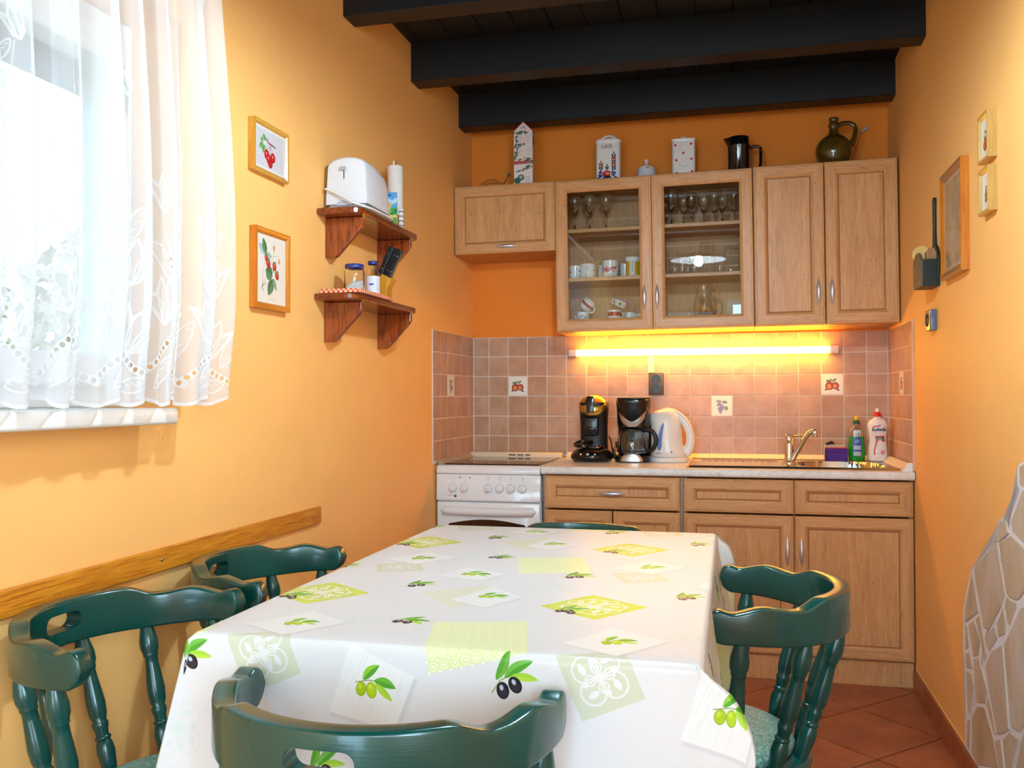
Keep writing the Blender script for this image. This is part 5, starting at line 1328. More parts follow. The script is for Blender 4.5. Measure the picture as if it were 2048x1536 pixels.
wrap_label(gs, 'label', print_mat('pale_soap_label', lt.image('soap_top_label'), 0.35, ext='EXTEND'), 0.032, 0.112, 0.140, interp([(0.0326, 0.11), (0.0328, 0.125), (0.0305, 0.142)]), 0.6)
lb = thing('cleaner_bottle', 'white waisted cleaner bottle with a red cap and red label, in the right corner', 'bottle', (1.926, -0.095, spz))
pl_ = [(0.036, 0.0), (0.0415, 0.006), (0.0425, 0.03), (0.041, 0.06), (0.0375, 0.09), (0.037, 0.105), (0.040, 0.13), (0.0425, 0.155), (0.042, 0.166), (0.034, 0.184), (0.017, 0.194), (0.014, 0.197), (0.014, 0.201)]
mb = MB(); oval(mb, [(0, 0)] + pl_ + [(0, 0.201)], 0.62, 40); mb.build('body', plain('white_bottle_plastic', (240, 232, 228), 0.3, var=0.01), lb, smooth=True, sharp=70)
mb = MB(); mb.lathe([(0, 0.2015), (0.0165, 0.2015), (0.0155, 0.214), (0.011, 0.221), (0.009, 0.222), (0, 0.222)], 24, cap0=False, cap1=False); mb.build('cap', plain('red_cap', (216, 24, 24), 0.35), lb, smooth=True, sharp=50)
mb = MB(); mb.lathe([(0.0075, 0.222), (0.008, 0.228), (0.0085, 0.235), (0.006, 0.238), (0, 0.238)], 18, cap0=False, cap1=False); mb.build('nozzle', plain('white_nozzle', (244, 240, 240), 0.35), lb, smooth=True, sharp=60)
def lud_label():
    c = Canvas(0.08, 0.168, 2400, (240, 232, 228))
    rd = (206, 60, 76)
    c.poly([(0.014, 0.158), (0.034, 0.160), (0.056, 0.164), (0.05, 0.158), (0.034, 0.154), (0.014, 0.151)], (206, 36, 40))
    c.line([(0.034, 0.128), (0.07, 0.1285)], 0.0014, (228, 160, 164)); c.line([(0.036, 0.123), (0.068, 0.1235)], 0.0014, (228, 160, 164)); c.ellipse(0.026, 0.127, 0.004, 0.004, 0, (226, 140, 148))
    c.poly([(0.022, 0.112), (0.072, 0.113), (0.074, 0.086), (0.066, 0.082), (0.056, 0.092), (0.04, 0.092), (0.032, 0.07), (0.024, 0.045), (0.025, 0.022), (0.017, 0.022), (0.016, 0.045), (0.022, 0.07), (0.026, 0.09)], rd)
    c.poly([(0.031, 0.106), (0.068, 0.106), (0.067, 0.092), (0.031, 0.092)], (20, 104, 84))
    c.line([(0.040, 0.102), (0.058, 0.102)], 0.0022, (226, 236, 232)); c.line([(0.036, 0.096), (0.062, 0.096)], 0.0022, (226, 236, 232))
    c.ring(0.062, 0.034, 0.0085, 0.0035, (206, 70, 82)); c.line([(0.052, 0.034), (0.07, 0.034)], 0.003, (206, 70, 82)); c.leaf(0.034, 0.03, 0.044, 0.027, 0.005, (176, 206, 180)); c.line([(0.026, 0.010), (0.056, 0.010)], 0.0014, (206, 200, 206))
    return c.image('cleaner_label')
wrap_label(lb, 'label', print_mat('red_cleaner_label', lud_label(), 0.3, ext='EXTEND'), 0.066, 0.008, 0.168, interp(pl_), 0.62, 12, 20)
ri = interp(pl_)
def lmap(x, y, z):
    zz = 0.143+y; r = ri(zz); xx = x+0.004
    return (xx, -0.62*math.sqrt(max(1e-6, r*r-xx*xx))-0.0012-z, zz)
text_on(lb, 'lettering', 'ludwik', 0.0225, plain('navy_print', (36, 60, 82), 0.4), lmap, depth=0.0003, bold=0.0007)
# ------------------------------------------------------------------ wall shelves on the left wall
M_CHERRY = wood('red_brown_stained_wood', (158, 74, 26), (134, 52, 14), (88, 28, 6), 'z', 0.9, rough=0.22, coat=0.5, flecks=False, stretch=9, contrast=1.8)
M_CHERRYH = wood('red_brown_stained_board', (140, 62, 22), (118, 44, 12), (78, 24, 6), 'y', 0.9, rough=0.2, coat=0.5, flecks=False, stretch=9, contrast=1.6)
M_BRASS = plain('brass', (226, 170, 60), 0.25, metal=1.0)
def wall_shelf(label, y0, y1, zt, d, br):
    t = thing('wall_shelf', label, 'shelf', (Lx(y0), y0, zt), (0, 0, LROT), 'red-brown shelves on the left wall')
    L = y1-y0; R = 0.045
    P = [(0.001, 0), (0.001, L)]
    P += [(d-R+R*math.sin(a), L-R+R*math.cos(a)) for a in [PI/2*k/6 for k in range(7)]]
    P += [(d-R+R*math.cos(a), R-R*math.sin(a)) for a in [PI/2*k/6 for k in range(7)]]
    mb = MB(); mb.prism(P, -0.021, 0.0, 'z', bev=0.004); mb.build('board', M_CHERRYH, t)
    for yb in br:
        yy = yb-y0; B = [(0.001, -0.0215), (0.133, -0.0215), (0.133, -0.050), (0.126, -0.060), (0.045, -0.146), (0.034, -0.152), (0.001, -0.152)]
        mb = MB(); mb.prism(B, yy, yy+0.02, 'y', bev=0.003); b = mb.build('bracket', M_CHERRY, t)
        mb = MB(); mb.lathe([(0.0032, 0), (0.002, -0.0012), (0, -0.0015)], 10, (0.036, yy-0.0002, -0.115), axis='y'); mb.build('screw', M_STEEL, b)
    return t
wall_shelf('upper red-brown wall shelf, carrying the toaster', -1.775, -1.205, 1.769, 0.150, (-1.713, -1.270))
wall_shelf('lower red-brown wall shelf, carrying the glass jars', -1.793, -1.222, 1.491, 0.150, (-1.722, -1.268))

# toaster
ts = thing('toaster', 'white long toaster lying along the upper wall shelf with its cord in front', 'toaster', (0.0735, -1.735, 1.7696))
mb = MB(); rows = []
Lt, W = 0.225, 0.148
for (y, s, hh) in ((0.0, 0.965, 0.164), (0.004, 0.985, 0.169), (0.02, 1.0, 0.172), (0.09, 1.0, 0.172), (0.18, 0.96, 0.154), (0.215, 0.88, 0.134), (Lt, 0.82, 0.126)):
    o = []
    a = W/2*s
    for k in range(9): o.append((a*(1.0-0.10*(k/8)), y, 0.016+(hh*0.80-0.016)*k/8))
    for k in range(1, 12):
        an = PI*k/12; o.append((a*0.90*math.cos(an), y, hh*0.80+hh*0.20*math.sin(an)**0.8))
    for k in range(9): o.append((-a*(0.90+0.10*(k/8)), y, hh*0.80+(0.016-hh*0.80)*k/8))
    rows.append(o)
V = mb.grid(rows, closed_u=True); mb.bm.faces.new(V[0]); mb.bm.faces.new(V[-1][::-1])
body = mb.build('body', plain('white_toaster_plastic', (212, 212, 216), 0.3, coat=0.2, var=0.01), ts, smooth=True, sharp=38)
mb = MB(); mb.box(-0.062, 0.063, 0.004, 0.230, 0.0, 0.017, 0.004); mb.build('base', plain('grey_toaster_base', (150, 146, 148), 0.35), ts)
mb = MB(); mb.box(-0.0175, 0.0005, -0.010, 0.002, 0.125, 0.138, 0.003); mb.build('lever', plain('grey_lever', (166, 164, 168), 0.35), body, smooth=True)
mb = MB(); mb.box(-0.0095, -0.0065, -0.0006, 0.003, 0.098, 0.126); mb.build('lever_slot', M_DARK, body)
mb = MB(); mb.prism([(-0.036, 0.012)] + [(-0.012-0.024*math.cos(PI*k/10), 0.012+0.016*math.sin(PI*k/10)) for k in range(11)] + [(0.012, 0.012)], -0.0008, 0.004, 'y'); mb.build('crumb_tray', plain('grey_toaster_tray', (176, 178, 186), 0.3), body)
mb = MB()
for x in (-0.018, 0.018): mb.box(x-0.009, x+0.009, 0.03, 0.13, 0.1640, 0.1725)
mb.build('bread_slot', M_DARK, body)
mb = MB(); mb.tube([(-0.060, 0.02, 0.070), (-0.070, -0.006, 0.067), (-0.035, -0.010, 0.053), (0.000, -0.012, 0.034), (0.035, -0.014, 0.014), (0.060, -0.004, 0.006), (0.073, 0.04, 0.005), (0.0755, 0.10, 0.0045), (0.076, 0.17, 0.0045), (0.075, 0.22, 0.0045), (0.066, 0.25, 0.0045), (0.05, 0.258, 0.0045)], 0.0036, 10); mb.build('cord', plain('pale_cord', (226, 220, 212), 0.4), ts, smooth=True)

# paper roll on its holder
pr_ = thing('paper_roll', 'white kitchen paper roll on a metal holder, on the upper wall shelf', 'paper roll', (0.066, -1.272, 1.7696))
mb = MB(); mb.lathe([(0, 0.004), (0.0285, 0.004), (0.0285, 0.250), (0.027, 0.252), (0.009, 0.252), (0.009, 0.248), (0, 0.248)], 30, cap0=False, cap1=False); mb.build('roll', plain('white_paper', (232, 224, 218), 0.85, vscale=60, var=0.02, bmp=0.15), pr_, smooth=True, sharp=50)
mb = MB(); mb.lathe([(0, 0), (0.033, 0), (0.033, 0.004), (0, 0.004)], 24, cap0=False, cap1=False); mb.tube([(0.004, 0, 0.24), (0.006, 0, 0.268), (0, 0, 0.276), (-0.007, 0, 0.268), (-0.005, 0, 0.24)], 0.0018, 8); mb.build('holder', M_STEEL, pr_, smooth=True)
# packets
def cheese_print():
    c = Canvas(0.07, 0.12, 2400, (96, 160, 214))
    for k in range(5): c.ellipse(0.02+0.012*k, 0.088+0.005*math.sin(k*2), 0.012, 0.007, 0, (206, 228, 240), 0.7, soft=0.003)
    c.poly([(0, 0.03), (0.07, 0.03), (0.07, 0.068), (0.04, 0.06), (0, 0.055)], (70, 160, 60)); r = random.Random(8)
    for k in range(30): c.ellipse(r.uniform(0.03, 0.07), r.uniform(0.032, 0.06), 0.004, 0.004, 0, r.choice([(40, 130, 60), (120, 190, 70), (20, 110, 90)]))
    c.poly([(0.0, 0.088), (0.05, 0.082), (0.032, 0.03), (0.02, 0.012), (0, 0.012)], (230, 188, 92)); c.poly([(0.034, 0.03), (0.07, 0.03), (0.07, 0.04), (0.034, 0.04)], (226, 196, 110))
    c.poly([(0, 0), (0.07, 0), (0.07, 0.03), (0.03, 0.03), (0.02, 0.012), (0, 0.012)], (90, 150, 60)); c.leaf(0.03, 0.028, 0.055, 0.005, 0.014, (40, 140, 40), (110, 180, 70)); c.ellipse(0.024, 0.012, 0.008, 0.012, 0, (180, 200, 190), 0.8)
    return c.image('cheese_packet_print')
M_PACK = print_mat('cheese_packet_print', cheese_print(), 0.3, ext='EXTEND', coat=0.3)
pk = thing('food_packet', 'blue and green packet printed with a yellow cheese wedge, beside the toaster', 'packet', (0.092, -1.405, 1.7696), (0, 0, 0.25))
mb = MB()
for k in range(8):
    z0, z1 = 0.125*k/8, 0.125*(k+1)/8; t0, t1 = 0.016*(1-z0/0.135), 0.016*(1-z1/0.135)
    mb.quad_uv([(-0.03, -t0, z0), (0.03, -t0, z0), (0.03, -t1, z1), (-0.03, -t1, z1)], ((0, k/8), (1, k/8), (1, (k+1)/8), (0, (k+1)/8)))
    mb.quad_uv([(0.03, t0, z0), (-0.03, t0, z0), (-0.03, t1, z1), (0.03, t1, z1)], ((0, k/8), (1, k/8), (1, (k+1)/8), (0, (k+1)/8)))
    mb.quad_uv([(0.03, -t0, z0), (0.03, t0, z0), (0.03, t1, z1), (0.03, -t1, z1)], ((0.9, k/8), (1, k/8), (1, (k+1)/8), (0.9, (k+1)/8)))
    mb.quad_uv([(-0.03, t0, z0), (-0.03, -t0, z0), (-0.03, -t1, z1), (-0.03, t1, z1)], ((0, k/8), (0.1, k/8), (0.1, (k+1)/8), (0, (k+1)/8)))
mb.quad_uv([(-0.03, -0.016, 0), (0.03, -0.016, 0), (0.03, 0.016, 0), (-0.03, 0.016, 0)], ((0, 0), (1, 0), (1, 0.02), (0, 0.02)))
mb.build('bag', M_PACK, pk)
text_on(pk, 'lettering', 'ter', 0.022, plain('navy_lettering', (24, 40, 90), 0.4), lambda x, y, z: (x-0.006, -0.0027-z, 0.113+y), depth=0.0003, shear=0.2, bold=0.0006)
pk2 = thing('food_packet', 'tan paper bag standing behind the cheese packet', 'packet', (0.070, -1.360, 1.7696), (0, 0, 0.1))
mb = MB(); mb.prism([(-0.022, 0), (0.024, 0), (0.026, 0.10), (0.012, 0.135), (-0.006, 0.137), (-0.022, 0.10)], -0.014, 0.014, 'y', bev=0.004); mb.build('bag', plain('tan_paper', (214, 180, 128), 0.7, bmp=0.2), pk2)
pk3 = thing('food_packet', 'small brown and white packet at the front of the upper shelf, below the paper roll', 'packet', (0.118, -1.345, 1.7696), (0, 0, 0.2))
mb = MB(); mb.box(-0.008, 0.008, -0.014, 0.014, 0, 0.075, 0.002, seg=1, mi=0)
for k in range(4): mb.box(-0.0083, 0.0083, -0.0143, 0.0143, 0.010+0.017*k, 0.015+0.017*k, mi=1)
mb.build('box', [plain('white_carton', (226, 214, 206), 0.5), plain('brown_carton_print', (150, 112, 96), 0.5)], pk3)

# lower shelf: cloth, jar, bottle, knife block with knives
def gingham():
    m, nt, b = new_mat('red_gingham')
    v = coords(nt, (1, 1, 1), rnd=False)
    ck = N(nt, 'ShaderNodeTexChecker'); ck.inputs['Scale'].default_value = 120
    nt.links.new(v, ck.inputs[0]); ck.inputs[1].default_value = (*lin((206, 70, 54)), 1); ck.inputs[2].default_value = (*lin((236, 190, 150)), 1)
    nt.links.new(ck.outputs[0], b.inputs['Base Color']); b.inputs['Roughness'].default_value = 0.9
    return m
zl = 1.4915
dt = thing('dish_towel', 'folded red gingham dish towel under the jars on the lower wall shelf', 'towel', (0, 0, zl))
mb = MB()
for k, (ya, yb, xa, xb) in enumerate(((-1.790, -1.50, 0.006, 0.146), (-1.786, -1.52, 0.008, 0.142))):
    rows = []
    nn = 24
    for i in range(nn+1):
        x = xa+(xb-xa)*i/nn; row = []
        for j in range(31):
            y = ya+(yb-ya)*j/30
            row.append((x, y, 0.0065*(k+1)+0.0012*math.sin(40*x+3*k)*math.sin(30*y)))
        rows.append(row)
    mb.grid(rows)
    mb.grid([[(x, y, 0.0065*k+0.0003) for x, y, z in r][::-1] for r in rows])
    for e in ([r[0] for r in rows], [r[-1] for r in rows], rows[0], rows[-1]):
        mb.grid([list(e), [(p[0], p[1], 0.0065*k+0.0003) for p in e]])
mb.build('cloth', gingham(), dt)
zj = zl+0.0150
jr = thing('storage_jar', 'glass jar with a blue lid, half filled with white sugar, on the gingham towel', 'jar', (0.076, -1.675, zj))
mb = MB(); rj = 0.0335
mb.lathe([(0, 0), (rj-0.003, 0), (rj, 0.004), (rj, 0.066), (rj-0.004, 0.074), (rj-0.005, 0.080), (rj-0.007, 0.080), (rj-0.006, 0.072), (rj-0.002, 0.065), (rj-0.002, 0.004), (0, 0.003)], 32, cap0=False, cap1=False); mb.build('body', M_GLASS, jr, smooth=True, sharp=60)
M_BLUELID = plain('blue_lid', (40, 48, 120), 0.3, coat=0.3)
mb = MB(); mb.lathe([(rj-0.003, 0.0765), (rj-0.002, 0.078), (rj-0.002, 0.088), (rj-0.004, 0.090), (0, 0.089)], 32, cap0=False, cap1=False); mb.build('lid', M_BLUELID, jr, smooth=True, sharp=50)
mb = MB(); rows = []
for r in range(9):
    q = rj-0.0026
    rows.append([(q*r/8*math.cos(2*PI*k/28), q*r/8*math.sin(2*PI*k/28), 0.040-0.014*(r/8)**1.5+0.012*(r/8)*math.cos(2*PI*k/28-0.4)) for k in range(28)])
mb.grid(rows, closed_u=True); mb.lathe([(0.002, 0.0042), (rj-0.0026, 0.0042)], 28, cap0=True, cap1=False); mb.grid([[p for p in rows[-1]], [(p[0], p[1], 0.0042) for p in rows[-1]]], closed_u=True)
mb.build('contents', plain('white_sugar', (236, 234, 232), 0.9), jr)
bt_ = thing('sauce_bottle', 'small glass bottle with a blue lid and a white printed label, beside the sugar jar', 'bottle', (0.088, -1.545, zj))
pb = [(0.0215, 0), (0.024, 0.003), (0.024, 0.066), (0.020, 0.084), (0.0145, 0.100), (0.0140, 0.112)]
mb = MB(); mb.lathe([(0, 0)] + pb + [(a-0.002, z) for a, z in reversed(pb[1:])] + [(0, 0.003)], 30, cap0=False, cap1=False); mb.build('body', M_GLASS, bt_, smooth=True, sharp=60)
mb = MB(); mb.lathe([(0.0165, 0.107), (0.0175, 0.108), (0.0175, 0.117), (0.016, 0.119), (0, 0.118)], 26, cap0=False, cap1=False); mb.build('lid', M_BLUELID, bt_, smooth=True, sharp=50)
c = Canvas(0.10, 0.062, 2400, (226, 224, 230))
for k in range(9): c.line([(0.028, 0.012+k*0.005), (0.07, 0.012+k*0.005)], 0.0011, (150, 150, 186), 0.8)
c.poly([(0.022, 0.03), (0.036, 0.031), (0.036, 0.037), (0.022, 0.036)], (70, 66, 150))
for k in range(9): c.poly([(0.075, 0.008+k*0.0045), (0.082, 0.008+k*0.0045), (0.082, 0.010+k*0.0045), (0.075, 0.010+k*0.0045)], (70, 60, 80))
c.leaf(0.062, 0.054, 0.074, 0.06, 0.006, (150, 196, 40)); c.ellipse(0.066, 0.050, 0.006, 0.003, 0.2, (60, 60, 66))
mb = MB(); rows = [[(0.0243*math.cos(a), 0.0243*math.sin(a), z) for a in [-PI+2*PI*k/40*0.75+0.4 for k in range(41)]] for z in (0.004, 0.035, 0.066)]
mb.grid(rows, uvs=lambda i, j: (j/40, i/2)); mb.build('label', print_mat('bottle_label_print', c.image('bottle_label'), 0.4, ext='EXTEND'), bt_, smooth=True)
M_BLOCK = wood('yellow_beech_block', (222, 160, 44), (206, 142, 30), (180, 116, 16), 'z', 1.2, rough=0.4, stretch=8, flecks=False)
kb_ = thing('knife_block', 'slanted beech knife block on the lower wall shelf, holding black-handled knives', 'knife block', (0.078, -1.425, zl+0.0006))
mb = MB(); mb.prism([(-0.024, 0), (0.024, 0), (0.024, 0.05), (0.042, 0.085), (0.004, 0.104), (-0.024, 0.05)], -0.026, 0.026, 'y', bev=0.002); mb.build('block', M_BLOCK, kb_)
mb = MB(); mb.box(-0.010, 0.012, -0.0265, -0.0258, 0.016, 0.0185); mb.lathe([(0.0025, -0.0258), (0.0025, -0.0264)], 10, (0.001, 0, 0.028), axis='y'); mb.build('brand_mark', M_DARK, kb_)
mb = MB(); mb.prism([(-0.011, 0.0), (0.011, 0.0), (0.0105, 0.014), (0.009, 0.035), (0.0105, 0.075), (0.013, 0.102), (0.006, 0.112), (-0.010, 0.110), (-0.0095, 0.07), (-0.0085, 0.035)], -0.0085, 0.0085, 'y', bev=0.003)
hm_ = mb.mesh('grip', M_BLKM)
mb = MB(); mb.lathe([(0.0026, -0.0076), (0.002, -0.0084), (0, -0.0086)], 10, (0.001, -0.001, 0.028), axis='y'); mb.lathe([(0.0026, -0.0076), (0.002, -0.0084), (0, -0.0086)], 10, (0.001, -0.001, 0.086), axis='y'); rv_ = mb.mesh('rivet', M_STEEL)
mb = MB(); mb.prism([(-0.007, -0.05), (0.005, -0.05), (0.006, 0.001), (-0.007, 0.001)], -0.001, 0.001, 'y'); bl_ = mb.mesh('blade', M_STEEL)
for k, (dx, dy, dz, lab) in enumerate(((-0.006, -0.017, 0.098, 'black-handled knife nearest the sauce bottle in the knife block'), (0.010, -0.001, 0.092, 'black-handled knife in the middle of the knife block'),
        (0.026, -0.014, 0.085, 'black-handled knife at the front of the knife block'), (0.004, 0.016, 0.096, 'black-handled knife at the back of the knife block'))):
    kn = thing('knife', lab, 'knife', (0.078+dx, -1.425+dy, zl+dz), (0.0, 0.42, 0.0), 'knives in the knife block')
    obj('handle', hm_, kn); obj('rivet', rv_, kn); obj('blade', bl_, kn)

# ------------------------------------------------------------------ framed pictures
def cherry_print():
    c = Canvas(0.16, 0.12, 2600, (206, 200, 204))
    c.poly([(0.004, 0.004), (0.156, 0.004), (0.156, 0.116), (0.004, 0.116)], (226, 216, 210), outline=0.009)
    for pts in (((0.052, 0.074), (0.024, 0.058)), ((0.052, 0.074), (0.030, 0.084)), ((0.052, 0.074), (0.044, 0.100)), ((0.052, 0.07), (0.044, 0.046))): c.leaf(*pts[0], *pts[1], 0.020, (96, 146, 76), (140, 180, 116))
    c.ellipse(0.050, 0.076, 0.006, 0.007, 0, (226, 216, 214))
    c.line([(0.062, 0.090), (0.072, 0.080), (0.092, 0.078), (0.106, 0.076)], 0.0042, (110, 66, 46))
    for x, y in ((0.062, 0.046), (0.094, 0.044), (0.080, 0.026), (0.072, 0.036)):
        c.line([(0.082, 0.076), (x, y+0.008)], 0.0012, (150, 90, 80)); c.ellipse(x, y, 0.0125, 0.014, 0, (170, 18, 26)); c.ellipse(x-0.002, y+0.002, 0.009, 0.010, 0, (206, 38, 44), soft=0.002); c.ellipse(x-0.001, y+0.003, 0.002, 0.003, 0, (244, 200, 196))
    return c.image('cherry_print')
def berry_print():
    c = Canvas(0.16, 0.19, 2400, (232, 222, 208))
    g, g2, pale = (70, 112, 74), (96, 138, 98), (160, 184, 176)
    c.leaf(0.05, 0.135, 0.012, 0.160, 0.024, pale, (176, 196, 188)); c.leaf(0.05, 0.135, 0.034, 0.178, 0.024, g, g2); c.leaf(0.05, 0.138, 0.082, 0.132, 0.016, pale)
    st = (150, 156, 120)
    c.line([(0.03, 0.05), (0.036, 0.09), (0.05, 0.135)], 0.0012, st); c.line([(0.034, 0.05), (0.06, 0.09), (0.085, 0.125), (0.10, 0.16)], 0.0014, st); c.line([(0.092, 0.135), (0.115, 0.14), (0.126, 0.126)], 0.001, st); c.line([(0.07, 0.10), (0.10, 0.10)], 0.0012, st); c.line([(0.095, 0.16), (0.093, 0.175)], 0.001, st)
    c.leaf(0.085, 0.078, 0.048, 0.094, 0.040, g, g2); c.leaf(0.088, 0.072, 0.062, 0.024, 0.032, g, g2); c.leaf(0.09, 0.074, 0.108, 0.04, 0.014, (130, 160, 130)); c.leaf(0.092, 0.088, 0.088, 0.108, 0.007, g2)
    for x, y, r in ((0.052, 0.126, 0.010), (0.062, 0.112, 0.0125), (0.096, 0.108, 0.0115), (0.110, 0.084, 0.0115)):
        c.ellipse(x, y, r*0.9, r*1.15, 0.4, (184, 44, 40)); c.ellipse(x-0.002, y+0.003, r*0.5, r*0.6, 0.4, (214, 92, 80), 0.8, soft=0.002); c.ellipse(x+0.003, y+r*0.8, r*0.6, r*0.35, 0.2, g2)
    for x, y, r in ((0.094, 0.158, 0.008), (0.122, 0.124, 0.0075)): c.ellipse(x, y, r*0.8, r, 0, (222, 150, 112))
    c.line([(0.034, 0.052), (0.028, 0.042), (0.036, 0.036)], 0.003, (140, 124, 92))
    for k in range(6): c.line([(0.034, 0.046), (0.026+0.006*k, 0.058)], 0.0009, st)
    c.line([(0.062, 0.013), (0.066, 0.017), (0.07, 0.012), (0.074, 0.015), (0.08, 0.012), (0.086, 0.0145), (0.094, 0.012), (0.10, 0.013)], 0.0010, (160, 150, 140))
    return c.image('strawberry_print')
def picture(label, base, rot, w, h, img, frame_mat, side_mat=None, fw_=0.013, dep=0.022, cat='picture', rough=0.25, sgn=1, group=None):
    """local: x along the wall (to the right when one faces it), y into the room = -, z up; origin at the centre"""
    t = thing('framed_picture', label, cat, base, (0, 0, rot), group)
    fm = frame_mat if isinstance(frame_mat, list) else [frame_mat, frame_mat]
    mb = MB()
    prof = [(0, 0), (0, -dep), (fw_*0.25, -dep-0.001), (fw_*0.6, -dep+0.001), (fw_, -dep*0.72), (fw_, -0.004)]
    rings = [[mb.bm.verts.new(p) for p in ((-w/2+a, y, -h/2+a), (w/2-a, y, -h/2+a), (w/2-a, y, h/2-a), (-w/2+a, y, h/2-a))] for a, y in prof]
    for i in range(len(rings)-1):
        for k in range(4):
            f = mb.bm.faces.new((rings[i][k], rings[i][(k+1) % 4], rings[i+1][(k+1) % 4], rings[i+1][k])); f.material_index = 0 if k in (0, 2) else 1
    mb.build('frame', fm, t)
    mb = MB(); a = fw_-0.002
    yp = -dep*0.66
    mb.quad_uv([(-w/2+a, yp, -h/2+a), (w/2-a, yp, -h/2+a), (w/2-a, yp, h/2-a), (-w/2+a, yp, h/2-a)])
    mb.build('print', print_mat(img.name+'_mat', img, rough, ext='EXTEND', coat=0.5), t)
    return t
def fwood(name, c1, c2, c3, ax): return wood(name, c1, c2, c3, ax, 1.0, rough=0.32, coat=0.3, flecks=False, stretch=14)
G1 = ((214, 164, 72), (202, 146, 48), (176, 116, 28)); G2 = ((212, 134, 40), (198, 112, 22), (164, 82, 10)); G3 = ((176, 110, 42), (156, 90, 28), (126, 66, 18)); G4 = ((204, 166, 100), (190, 148, 78), (164, 120, 52))
picture('framed print of red cherries, above the strawberry print on the left wall', (Lx(-2.10), -2.100, 1.866), PI/2+LROT, 0.198, 0.146, cherry_print(), [fwood('gold_frame_x', *G1, 'x'), fwood('gold_frame_z', *G1, 'z')])
picture('taller framed print of a strawberry plant, below the cherries on the left wall', (Lx(-2.09), -2.092, 1.524), PI/2+LROT, 0.198, 0.228, berry_print(), [fwood('amber_frame_x', *G2, 'x'), fwood('amber_frame_z', *G2, 'z')], fw_=0.017)
def bottle_print(kind):
    c = Canvas(0.08, 0.11, 2400, (234, 230, 222))
    if kind == 0:
        c.ellipse(0.036, 0.036, 0.019, 0.017, 0, (162, 66, 34)); c.poly([(0.022, 0.04), (0.05, 0.04), (0.046, 0.056), (0.036, 0.06), (0.026, 0.05)], (186, 88, 50)); c.ring(0.038, 0.062, 0.011, 0.005, (130, 60, 44)); c.ellipse(0.03, 0.036, 0.006, 0.008, 0, (206, 120, 70), 0.7, soft=0.002)
    else:
        c.poly([(0.030, 0.022), (0.050, 0.022), (0.050, 0.05), (0.030, 0.05)], (170, 80, 36)); c.poly([(0.034, 0.05), (0.046, 0.05), (0.046, 0.062), (0.034, 0.062)], (60, 52, 46)); c.poly([(0.036, 0.062), (0.05, 0.066), (0.048, 0.07), (0.036, 0.068)], (70, 62, 56)); c.line([(0.03, 0.044), (0.05, 0.044)], 0.004, (90, 56, 40))
    return c.image('still_life_print_%d' % kind)
picture('small framed still life with a brown bowl, upper of the two on the right wall', (Rx(-1.765), -1.768, 1.861), -PI/2+RROT, 0.104, 0.128, bottle_print(0), [fwood('oak_frame_x', *G1, 'x'), fwood('oak_frame_z', *G4, 'z')], fw_=0.012, dep=0.024, group='small still lifes on the right wall')
picture('small framed still life with a brown bottle, lower of the two on the right wall', (Rx(-1.765), -1.768, 1.715), -PI/2+RROT, 0.104, 0.122, bottle_print(1), [fwood('beech_frame_x', *G1, 'x'), fwood('beech_frame_z', *G4, 'z')], fw_=0.012, dep=0.024, group='small still lifes on the right wall')
c = Canvas(0.2, 0.32, 1600, (160, 136, 92)); r = random.Random(6)
for k in range(160): c.ellipse(r.uniform(0, 0.2), r.uniform(0, 0.32), r.uniform(0.006, 0.03), r.uniform(0.01, 0.05), r.uniform(-0.4, 0.4), r.choice([(150, 128, 96), (172, 148, 110), (140, 116, 70), (176, 158, 130)]), 0.25, soft=0.004)
for k in range(40): c.ring(0.10, 0.22, 0.012+0.005*k*0.4, 0.0012, (140, 116, 92), 0.22)
c.poly([(0, 0), (0.2, 0), (0.2, 0.32), (0, 0.32)], (196, 172, 156), 0.6, outline=0.03)
M_pic = c.image('old_document_print')
picture('large brown-framed faded print on the right wall, beside the hanging box', (Rx(-1.37), -1.372, 1.706), -PI/2+RROT, 0.288, 0.342, M_pic, [fwood('walnut_frame_x', *G3, 'x'), fwood('walnut_frame_z', *G2, 'z')], fw_=0.024, dep=0.024)

# surface socket on the right wall
ss = thing('wall_socket', 'brass-faced surface socket with a blue-grey side, on the right wall below the hanging box', 'socket', (Rx(-1.0), -1.004, 1.424), (0, 0, -PI/2+RROT))
mb = MB(); mb.box(-0.037, 0.037, -0.021, 0, -0.037, 0.037, 0.003); mb.build('housing', plain('blue_grey_plastic', (92, 100, 130), 0.3, coat=0.3), ss, smooth=True)
mb = MB(); mb.box(-0.036, 0.036, -0.024, -0.0212, -0.036, 0.036, 0.002); mb.build('face_plate', plain('brass_face_plate', (206, 160, 60), 0.3, metal=0.5), ss, smooth=True)
mb = MB(); socket_face(mb, 0, 0)
for v in mb.bm.verts: v.co.y -= 0.0245
mb.build('outlet', [M_SOCK, M_SOCKIN], ss, smooth=True)

